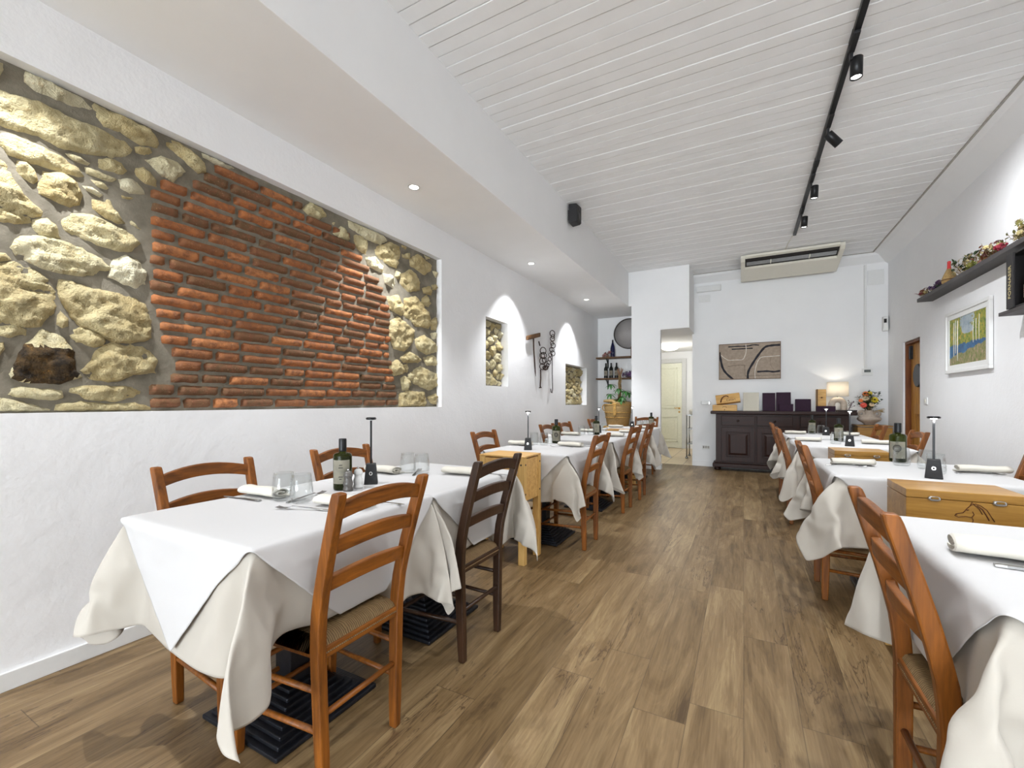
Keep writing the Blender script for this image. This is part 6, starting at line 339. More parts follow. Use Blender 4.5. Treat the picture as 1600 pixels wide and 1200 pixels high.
 'V55': (45, [1,-11,1,-1,0,0,0,0,-1,1,1,0,-1,0,0,0,0,0,0,1,0,-2,3,7,1,-2,2,2,-1,0,1,-1,0,0,0,1,-1,0,0,0,1,-1,0,0,0,12,-10,-2,1,1,-2,2,-1,0,0,1,-3,3,-1,0,0,0,1,-1,0,1,-3,3,3,7,-2,-2,5,-1,0,0,0,0,0,0,0,0,0,0,0,1,-1,0,0,0,23,-10,-2,1,0,1,-1,0,1,-2,0,2,-1,0,0,0,1,-2,2,-2,1,1,-1,-1,6,5,-2,2,1,-1,1,0,0,0,1,-1,0,1,-1,0,0,0,0,0,1,34,-11,0,0,1,-2,2,-1,-1,2,-1,0,-1,2,-1,0,0,0,0,1,-2,1,0,0,0,5,4,2,-1,0,1,-1,1,-1,1,0,1,0,-1,0,0,0,0,1,-1,45,-11,0,-1,2,-1,0,0,0,0,0,1,-1,-1,2,-2,2,-1,1,-2,1,0,0,0,1,-2,6,6,-1,0,1,-1,1,-1,0,1,0,0,1,-1,0,0,0,0,1,55,-10,-1,0,-1,3,-3,2,-2,1,0,0,1,-2,1,0,1,-1,0,0,0,0,0,0,0,0,1,3,7,0,-1,1,-1,1,-1,0,1,0,-1,2,0,-2,2,-1,0,67,-11,0,0,0,0,0,-1,2,-1,0,0,0,0,0,2,-3,1,0,0,0,0,0,0,0,-1,2,-1,5,6,-1,1,0,-1,1,-1,1,-1,1,0,0,1,-1,0,0,77,-11,1,-2,1,0,1,-1,0,0,0,0,0,0,1,-2,1,0,1,-1,0,0,0,0,0,0,1,-1,0,4,7,-1,1,0,0,-1,1,-1,1,-1,1,0,1,-1,0,89,-12,2,-1,0,0,-1,2,-1,-1,2,-1,-1,2,-1,1,-2,2,-2,2,-1,0,0,0,0,0,0,0,0,0,5,5,1,0,-1,2,-2,1,-1,1,0,-1,2,-1,0,99,-11,1,-1,0,-1,1,1,-1,0,0,0,0,0,1,-2,1,0,0,0,1,-1,0,0,0,0,0,0,0,0,0,5,6,-1,1,-1,2,-1,-1,0,1,0,0,0,1,109,-10,-1,1,-1,-1,1,1,-1,-1,2,-2,2,-1,0,0,0,0,1,-2,1,1,-1,0,0,0,0,0,0,0,0,1,3,7,-1,1,0,0,-1,1,0,-1,1,0,1,120,-11,1,-2,3,-2,0,-1,1,0,1,-2,2,-1,0,-1,2,-1,0,0,1,-2,1,0,0,1,-1,0,0,1,-1,-1,2,3,7,-1,1,0,0,-1,1,-1,1,1,-1,132,-11,0,1,-2,0,2,-1,0,0,0,1,-2,2,-1,-1,2,-1,-1,2,-1,0,0,0,0,1,-1,0,0,-1,2,-1,0,0,6,4,0,1,0,0,-1,1,-1,2,-1,141,-10,0,-2,2,-1,1,-1,0,-2,3,0,-1,0,0,0,0,-1,2,-1,0,0,0,1,-1,-1,1,1,-1,-1,2,-2,2,-1,0,6,4,0,1,0,0,-1,0,2,-1,151,-9,-2,1,-1,0,0,0,0,0,0,0,0,0,1,-2,2,-2,2,-1,0,0,-1,2,-1,0,0,1,-2,2,-1,-1,2,-1,0,0,6,4,0,1,0,-1,0,2,-1,162,-9,-2,0,1,-1,0,0,-1,2,0,-2,1,0,0,1,-1,-1,2,-2,1,1,-1,0,0,1,-2,1,1,-1,0,-1,1,1,-2,2,-1,7,2,1,1,0,-1,2,-1,174,-10,-1,1,-1,-1,2,0,-2,1,0,0,0,1,-2,2,-2,1,1,-2,2,-1,-1,2,-1,1,-2,1,1,-1,0,0,0,-1,2,0,-2,1,7,2,1,1,-1,2,-1,185,-10,0,-1,-1,2,-2,2,-1,0,1,-2,1,0,0,0,0,0,1,-2,1,1,-1,0,-1,2,-1,0,0,-1,3,-3,2,-1,0,-1,1,1,-1,7,2,2,-1,1,0,195,-10,-1,1,0,-2,1,1,-2,2,-1,0,0,0,0,0,0,-1,2,-1,0,1,-2,1,1,-1,0,1,-1,-1,1,1,-2,1,0,0,1,-2,2,-1,7,3,-1,3,-2,207,-10,-1,0,1,-2,1,0,1,-2,2,-1,0,1,-2,1,0,0,-1,2,-1,1,-2,1,1,-1,0,-1,1,1,-1,0,0,0,0,0,0,0,1,-1,-1,9,1,1,1,218,-10,0,-2,2,-2,1,0,0,0,1,-1,-1,2,-2,2,-1,0,0,0,0,0,0,1,-1,-1,2,-1,0,-1,2,-1,0,0,1,-2,1,0,0,1,-1,-1,9,2,-2,229,-10,-1,0,0,0,0,0,0,0,1,-2,2,-2,1,1,-2,2,-1,0,0,0,0,0,1,-2,2,-1,0,0,-1,2,-1,0,0,1,-1,0,-1,1,1,-1,-1,9,0,237,-7,-5,2,-1,0,0,0,0,0,1,-1,0,-1,1,0,0,1,-1,0,0,0,0,0,0,0,0,1,-2,1,1,-1,1,-2,1,0,0,0,0,0,1,-1,0,0,5,233,1,-5,-8,2,-2,2,-1,-1,2,-1,0,0,0,1,-2,2,-1,0,0,0,-1,2,-1,1,-2,1,0,1,-1,0,0,0,0,-1,2,0,-2,2,-2,2,-2,1,2,-2,233,1,0,-6,-6,-1,1,1,-1,0,0,0,0,1,-2,1,0,0,1,-1,0,0,0,0,0,-1,1,1,-1,0,0,0,1,-2,2,-1,0,1,-3,3,-1,0,1,-1,1,232,4,-2,-6,0,-8,2,-2,2,-1,0,0,0,0,0,1,-1,-1,1,1,-3,4,-2,0,1,-2,1,0,1,-2,2,-2,1,1,-1,0,-1,2,-1,0,1,-1,-1,2,0,235,3,-1,-4,-2,-1,-6,0,0,1,-1,0,1,-2,2,-2,1,1,-1,0,0,0,0,0,0,0,0,0,0,0,0,0,0,1,-2,2,-1,0,-1,2,-2,2,-1,0,1,238,3,-4,-1,-1,3,-6,-4,-1,-1,2,-1,0,0,0,0,0,0,0,1,-2,1,1,-2,2,-2,2,-1,0,0,1,-1,-1,1,0,2,-3,1,-1,2,-1,1,-2,2,-2,242,0,-1,-1,-2,4,0,-6,-5,1,-2,1,1,-1,-1,1,1,-1,1,-1,-1,1,1,-2,2,-2,1,1,-2,2,-1,-1,3,-3,1,0,0,0,0,1,-2,2,0,-2,1,243,0,-2,1,-3,4,0,-1,-4,-7,1,1,-2,2,-1,-1,2,-1,0,0,0,0,0,0,0,1,-2,2,-1,0,-1,2,-1,0,0,0,1,-2,1,1,-2,2,-1,0,0,244,-1,-1,1,-3,4,0,0,-1,-5,-5,0,0,0,1,-2,1,1,-1,0,0,0,0,0,0,0,1,-1,0,0,-1,1,1,-1,0,0,0,0,0,1,-2,2,-1,-1,2,245,-2,0,2,-4,3,1,0,0,-1,-6,-3,-1,0,0,0,1,-1,0,0,0,1,-3,3,-1,0,1,-2,2,-2,1,0,0,1,-2,2,-1,0,-1,3,-2,0,-1,2,-1,245,-1,-2,3,-4,3,1,1,-2,1,-1,-6,-3,-1,0,0,1,-1,-1,1,0,0,1,-1,0,0,0,0,0,1,-2,2,-2,2,-2,2,-1,0,0,0,0,0,1,-1,0,245,-2,0,2,-2,-1,3,0,2,-3,0,0,-6,-3,-1,0,0,0,0,0,1,-2,2,-2,2,-1,0,1,-2,1,0,0,0,1,-2,2,-2,2,-1,0,-1,2,-1,0,0,245,-2,0,2,-1,-2,2,1,0,2,-3,-1,2,-6,-5,-1,2,-1,0,0,1,-1,-1,2,-1,0,0,0,0,0,0,0,0,0,1,-2,2,-2,2,-2,2,-2,2,-1,0,245,-3,3,-2,2,-2,0,1,2,0,0,-2,0,0,-6,-4,2,-3,1,0,1,-2,2,-1,-1,2,-2,2,-1,0,0,1,-2,1,0,0,0,0,1,-2,2,-1,0,0,0,245,-2,1,0,-1,2,-2,0,2,0,2,-1,-2,0,0,-5,-6,2,-1,0,0,0,0,1,-1,-1,1,0,0,1,0,-2,1,0,0,0,0,0,1,-1,-1,2,-1,0,-1,244,-1,0,0,0,0,1,-3,2,1,0,1,1,-2,-2,2,-8,-2,-2,2,-1,0,1,-2,1,1,-1,-1,1,1,-2,3,-3,1,0,0,0,0,0,0,1,-2,2,-1,0,244,-1,0,1,-2,1,0,1,-2,1,1,0,1,0,-1,0,-1,-7,-2,-1,0,0,0,0,1,-1,-1,1,1,-1,-1,1,0,1,-1,-1,2,-1,0,1,-2,2,-1,-1,1,244,-1,1,-1,0,0,0,0,0,-1,2,0,0,0,1,-1,0,-1,-6,-3,-1,0,-1,2,-1,1,-1,0,-1,2,-1,0,0,0,-1,2,-1,0,0,0,0,0,0,1,-2,244,-1,1,-1,1,-2,2,-2,2,-1,0,0,1,0,0,0,0,1,-2,-6,-4,0,1,-1,0,0,0,0,0,1,-2,1,1,-2,3,-3,1,0,0,0,0,-1,2,0,-2,244,-1,1,0,-1,0,0,1,-2,2,-2,2,-1,1,0,-1,1,0,1,-2,-5,-4,-1,0,0,0,-1,1,1,0,-1,-1,2,-1,-1,2,-2,1,1,-1,-1,2,-1,0,0,244,0,-1,1,-1,1,-1,0,1,-1,0,0,0,1,-1,0,1,0,0,-1,2,-6,-6,0,0,1,-2,1,0,0,0,0,0,0,0,0,1,-1,-1,1,0,0,1,-1,0,243,0,0,0,-1,1,0,-1,0,1,-1,1,-1,0,1,-1,0,1,-1,0,2,0,-7,-5,-1,2,-2,2,-2,2,-1,0,0,0,0,0,1,-1,-1,1,1,-2,2,-2,2,243,0,0,0,-1,1,0,0,0,0,0,-1,1,0,-1,1,0,0,0,0,1,-9,12,-12,-4,2,-2,2,-1,0,0,0,0,0,0,0,0,0,0,1,-2,1,0,0,0,
-265,0,0,0,0,0,0,0,1,0,0,-1,2,-2,1,0,1,-1,0,5,-9,4,10,0,-1,0,1,1,-2,1,0,0,-1,2,-2,1,-1,2,-2,1,0,-1,1,0,0,-265,0,0,-1,1,0,-1,1,1,-1,1,0,-1,2,-1,0,1,-1,1,1,-1,8,1,0,0,0,-1,1,0,0,0,0,-1,2,-3,2,0,1,-2,2,-2,1,-1,2,-2,-265,0,-1,1,-1,1,0,1,0,0,1,-1,0,1,-1,1,-1,1,0,0,6,3,0,0,0,-1,1,0,-1,2,-2,1,1,-3,2,0,0,1,-2,1,0,1,-2,0,1,-265,-1,1,-1,2,-1,2,-1,0,1,0,-2,2,0,0,-1,0,1,-1,6,5,-2,0,1,1,-2,2,-3,3,-1,0,-1,1,0,0,0,-1,1,0,0,0,-1,2,-2,1,-265,-1,0,2,-1,3,-2,1,-1,1,-1,1,-1,0,-1,2,0,-1,6,4,1,-2,1,0,-1,1,0,0,0,0,-1,1,0,0,-1,2,-1,-1,1,0,0,-1,2,-2,1,-265,-2,3,-1,3,-1,-1,1,-1,1,-1,1,-2,1,0,1,0,5,3,1,0,0,-1,2,-2,1,0,0,-1,1,1,-2,1,0,0,0,-1,1,0,0,0,0,-1,1,1,-265,-1,0,3,2,-3,1,0,-1,0,0,0,-1,2,-1,2,4,4,-1,1,0,0,-1,2,-2,1,0,0,0,-1,1,1,-2,1,0,0,0,0,-1,1,0,0,0,-1,0,-265,-1,1,3,0,-1,0,-1,0,0,0,0,0,1,0,5,4,-1,1,0,-1,2,-2,1,0,0,0,0,0,0,0,-1,1,0,0,0,0,-1,1,0,0,-1,1,1,-2,-264,-2,3,2,0,-1,0,0,-1,-1,1,0,1,0,4,6,-2,1,0,0,-1,1,1,-1,-1,0,2,-2,2,-1,-1,0,2,-1,0,-1,2,-2,1,-1,2,-1,0,-1,1,-264,-2,4,1,0,0,-1,-1,0,-1,1,1,0,5,3,1,1,-2,1,0,0,0,-1,2,-2,1,0,-1,1,1,-2,1,0,0,0,-1,2,-2,1,0,-1,1,1,-2,1,-264,-2,5,1,-1,-1,0,-1,0,0,0,0,8,1,1,-2,2,1,-1,0,-1,2,-2,1,0,0,0,0,-1,1,0,0,0,-1,2,-1,-1,1,0,0,-1,1,0,0,0,-263,-2,5,1,-1,0,-2,0,0,0,0,7,3,-1,2,-2,2,-2,1,-1,2,-2,1,0,-1,2,-2,2,-2,2,-2,1,0,0,-1,1,0,1,-2,1,-1,1,0,1,-2,-262,-2,5,1,-1,0,-2,0,0,0,7,3,-1,2,-2,1,0,0,-1,1,0,0,0,0,0,0,0,-1,1,0,0,0,0,-1,1,0,0,0,0,0,-1,1,1,-2,2,-259,-5,8,3,-3,-1,-1,0,0,7,3,0,-1,1,0,0,0,-1,1,0,0,0,0,0,0,-1,2,-2,2,-2,1,-1,1,2,-4,2,0,0,-1,2,-2,1,1,-2,1,-255,-8,12,1,-1,-3,-1,2,7,1,1,-1,1,0,-1,1,1,-2,1,0,0,0,0,0,0,-1,1,0,0,0,0,0,0,-1,1,0,0,0,-1,2,-1,-1,1,0,0,-255,-6,10,1,-2,-2,1,5,4,0,-1,1,0,0,0,0,0,0,-1,1,0,0,0,0,-1,2,-2,1,-1,2,-1,-1,1,1,-1,-1,1,0,0,0,-1,2,-2,1,0,-254,-5,9,1,-3,-1,7,3,-1,1,1,-2,1,0,0,-1,1,1,-2,1,0,0,-1,2,-2,1,1,-2,2,-2,0,2,-1,-1,1,0,0,0,0,0,-1,2,-2,1,0,-253,-4,9,-1,-3,8,1,1,-1,1,0,0,-1,2,-1,0,-1,1,-1,2,-1,-1,2,-2,2,-1,-1,1,0,0,0,0,-1,1,0,0,0,0,0,0,-1,1,1,-2,1,-251,-3,9,-5,7,4,-2,1,-1,1,0,-1,2,-2,2,-2,1,0,0,0,0,-1,2,-2,2,-2,1,0,0,0,0,0,-1,2,-2,0,3,-3,0,2,-1,-1,1,-1,2,-249,-2,6,4,2,1,0,0,1,-2,1,-1,1,1,-1,-1,1,0,-1,1,1,-2,1,0,0,0,0,0,0,-1,2,-2,2,-2,2,-2,1,0,-1,1,1,-1,-1,1,0,-253,4,6,1,1,-3,3,-1,0,-1,1,0,-1,1,1,-2,1,0,0,-1,2,-1,-1,2,-2,1,0,0,-1,1,1,-2,1,0,0,-1,1,1,-2,2,-1,-1,1,-1,2,-249,10,1,0,0,0,-1,1,0,0,0,0,-1,1,1,-2,1,1,-2,1,-1,1,0,1,-2,1,0,0,0,0,-1,1,0,0,0,0,-1,1,1,-2,0,2,-1,0,-1,-236,9,2,-2,3,-1,0,-1,1,0,0,-1,1,0,1,-2,1,0,0,0,-1,2,-2,1,0,0,-1,2,-2,1,0,0,0,0,0,0,0,-1,1,1,-2,0,1,1,-1,-227,10,1,0,0,-1,1,0,-1,2,-2,1,0,1,-1,-1,1,0,-1,2,-2,1,0,1,-2,1,0,-1,2,-2,1,0,0,0,-1,2,-1,-1,1,0,0,0,0,-1,1,-216,10,0,1,1,-1,-1,1,0,-1,1,1,-1,-1,1,0,0,1,-3,2,0,0,0,0,-1,2,-2,1,0,0,0,0,0,0,-1,2,-2,1,1,-3,2,1,-2,1,-10,-205,10,1,0,-1,1,0,0,0,0,-1,1,0,0,0,0,0,0,0,0,-1,1,0,0,0,-1,2,-1,-1,1,0,-1,2,-2,1,0,0,0,1,-2,1,-1,-1,-6,-6,-194,10,1,0,-2,2,1,-1,-1,2,-2,1,0,0,0,0,-1,2,-1,-1,1,0,0,0,0,0,0,-1,2,-2,1,0,-1,1,0,0,0,0,-1,1,1,-5,-3,-1,-5,-183,10,1,-1,1,0,0,0,-1,1,1,-2,1,0,0,0,0,0,-1,1,0,0,0,0,0,-1,1,1,-1,-1,1,0,0,0,-1,1,1,-2,1,-1,-2,-6,2,-1,-2,-173,11,0,-1,1,0,0,-1,2,-2,1,1,-3,3,-2,2,-2,1,0,0,-1,3,-4,2,0,0,0,0,0,1,-2,1,0,-1,2,-1,-1,0,1,-4,-5,1,0,-1,1,-162,11,0,-1,1,-1,2,-1,-1,2,-2,1,0,0,-1,1,1,-2,1,0,0,0,-1,2,-2,1,0,0,0,0,-1,2,-2,2,-2,1,-1,1,-4,-5,-1,3,-3,1,2,-151,11,-1,2,-2,1,-1,2,-2,2,-2,1,-1,2,-1,-1,2,-2,2,-2,0,1,1,-1,-1,1,0,0,0,0,-1,1,0,1,-2,0,1,-4,-5,0,0,-1,-1,3,2,-140,10,1,0,-1,3,-4,2,0,0,0,0,0,0,-1,2,-2,2,-2,1,0,0,0,-1,1,0,0,-1,2,-2,2,-2,1,0,0,-1,-3,-4,-2,1,-1,0,-1,3,0,-130,12,-3,3,-1,0,-1,1,0,0,0,0,0,0,-1,1,0,0,0,-1,1,0,0,0,1,-2,1,0,0,0,-1,1,0,0,-1,-3,-4,-1,-3,4,-3,0,0,4,-1,-119,12,-1,0,-1,0,1,0,0,0,0,0,0,-1,1,1,-3,3,-1,0,-1,1,0,0,0,0,0,0,0,-1,2,-2,1,-1,-3,-4,-1,-1,-2,3,-2,0,1,2,0,-107,11,-1,1,-1,2,-1,-1,1,0,0,0,-1,1,0,1,-2,1,0,0,0,-1,1,-1,1,0,1,-2,2,-2,1,-1,1,-4,-4,-1,-1,-1,0,1,-1,0,2,1,-1,-97,11,0,0,0,-1,1,0,1,-2,1,-1,2,-2,2,-2,1,-1,2,-1,-1,1,0,1,-3,3,-2,1,1,-1,-2,2,-4,-4,-1,-1,-1,0,1,-1,0,1,1,0,0,-86,10,2,-1,0,0,0,-1,1,0,0,0,0,0,-1,1,1,-2,0,2,-2,1,0,0,0,0,-1,1,0,0,-1,-3,-4,-1,-1,-1,0,0,0,0,1,0,1,0,-1,-75,11,-1,2,-1,0,0,-1,1,0,0,-1,2,-2,1,0,0,-1,1,1,-2,1,0,0,0,-1,2,-2,0,1,-4,-4,-1,-1,-1,0,-1,3,-3,2,0,0,0,1,-1,-63,11,-1,1,0,-1,1,0,0,1,-2,1,-1,1,0,0,0,-1,2,-2,1,0,0,0,0,-1,2,-2,1,-5,-4,1,-2,-1,0,0,0,0,1,-1,1,0,1,-1,0,-53,11,0,0,-1,1,1,-2,1,-1,1,0,0,1,-2,1,0,-1,1,0,0,0,0,0,0,0,-1,0,-3,-3,-3,0,-1,0,0,0,0,1,-1,1,0,0,0,0,-1,-42,12,-3,2,1,-2,2,-2,1,1,-2,1,-1,2,-2,1,0,0,-1,1,1,-2,1,-1,2,-2,0,-2,-6,0,-1,-1,0,0,0,0,1,-1,1,-1,1,0,0,0,-1,-31,11,-1,2,-2,1,0,0,0,-1,2,-3,3,-1,-1,3,-4,2,1,-2,0,1,1,-1,-1,0,-2,-6,0,-1,-1,0,0,0,0,0,1,-1,1,0,0,0,-1,0,0,-19,10,1,0,-1,1,1,-1,-1,0,1,0,0,0,0,0,-1,1,1,-2,1,-1,1,0,0,-3,-7,0,0,-1,1,-1,0,0,1,-1,1,-1,1,-1,1,-1,0,1,-1,-9,11,0,0,0,-1,2,-2,1,0,0,-1,1,-1,2,-1,-1,2,-2,1,0,-1,1,-1,0,-11,3,-1,-1,0,0,1,-1,1,-1,0,1,-1,1,-1,0,0,1,-1,1,1,11,0,0,1,-2,1,0,0,0,0,-1,2,-2,1,-1,1,0,0,-1,1,-2,1,2,-14,4,-1,-1,1,-1,0,1,-1,0,1,-1,0,1,-1,1,-1,0,1,-1,1,
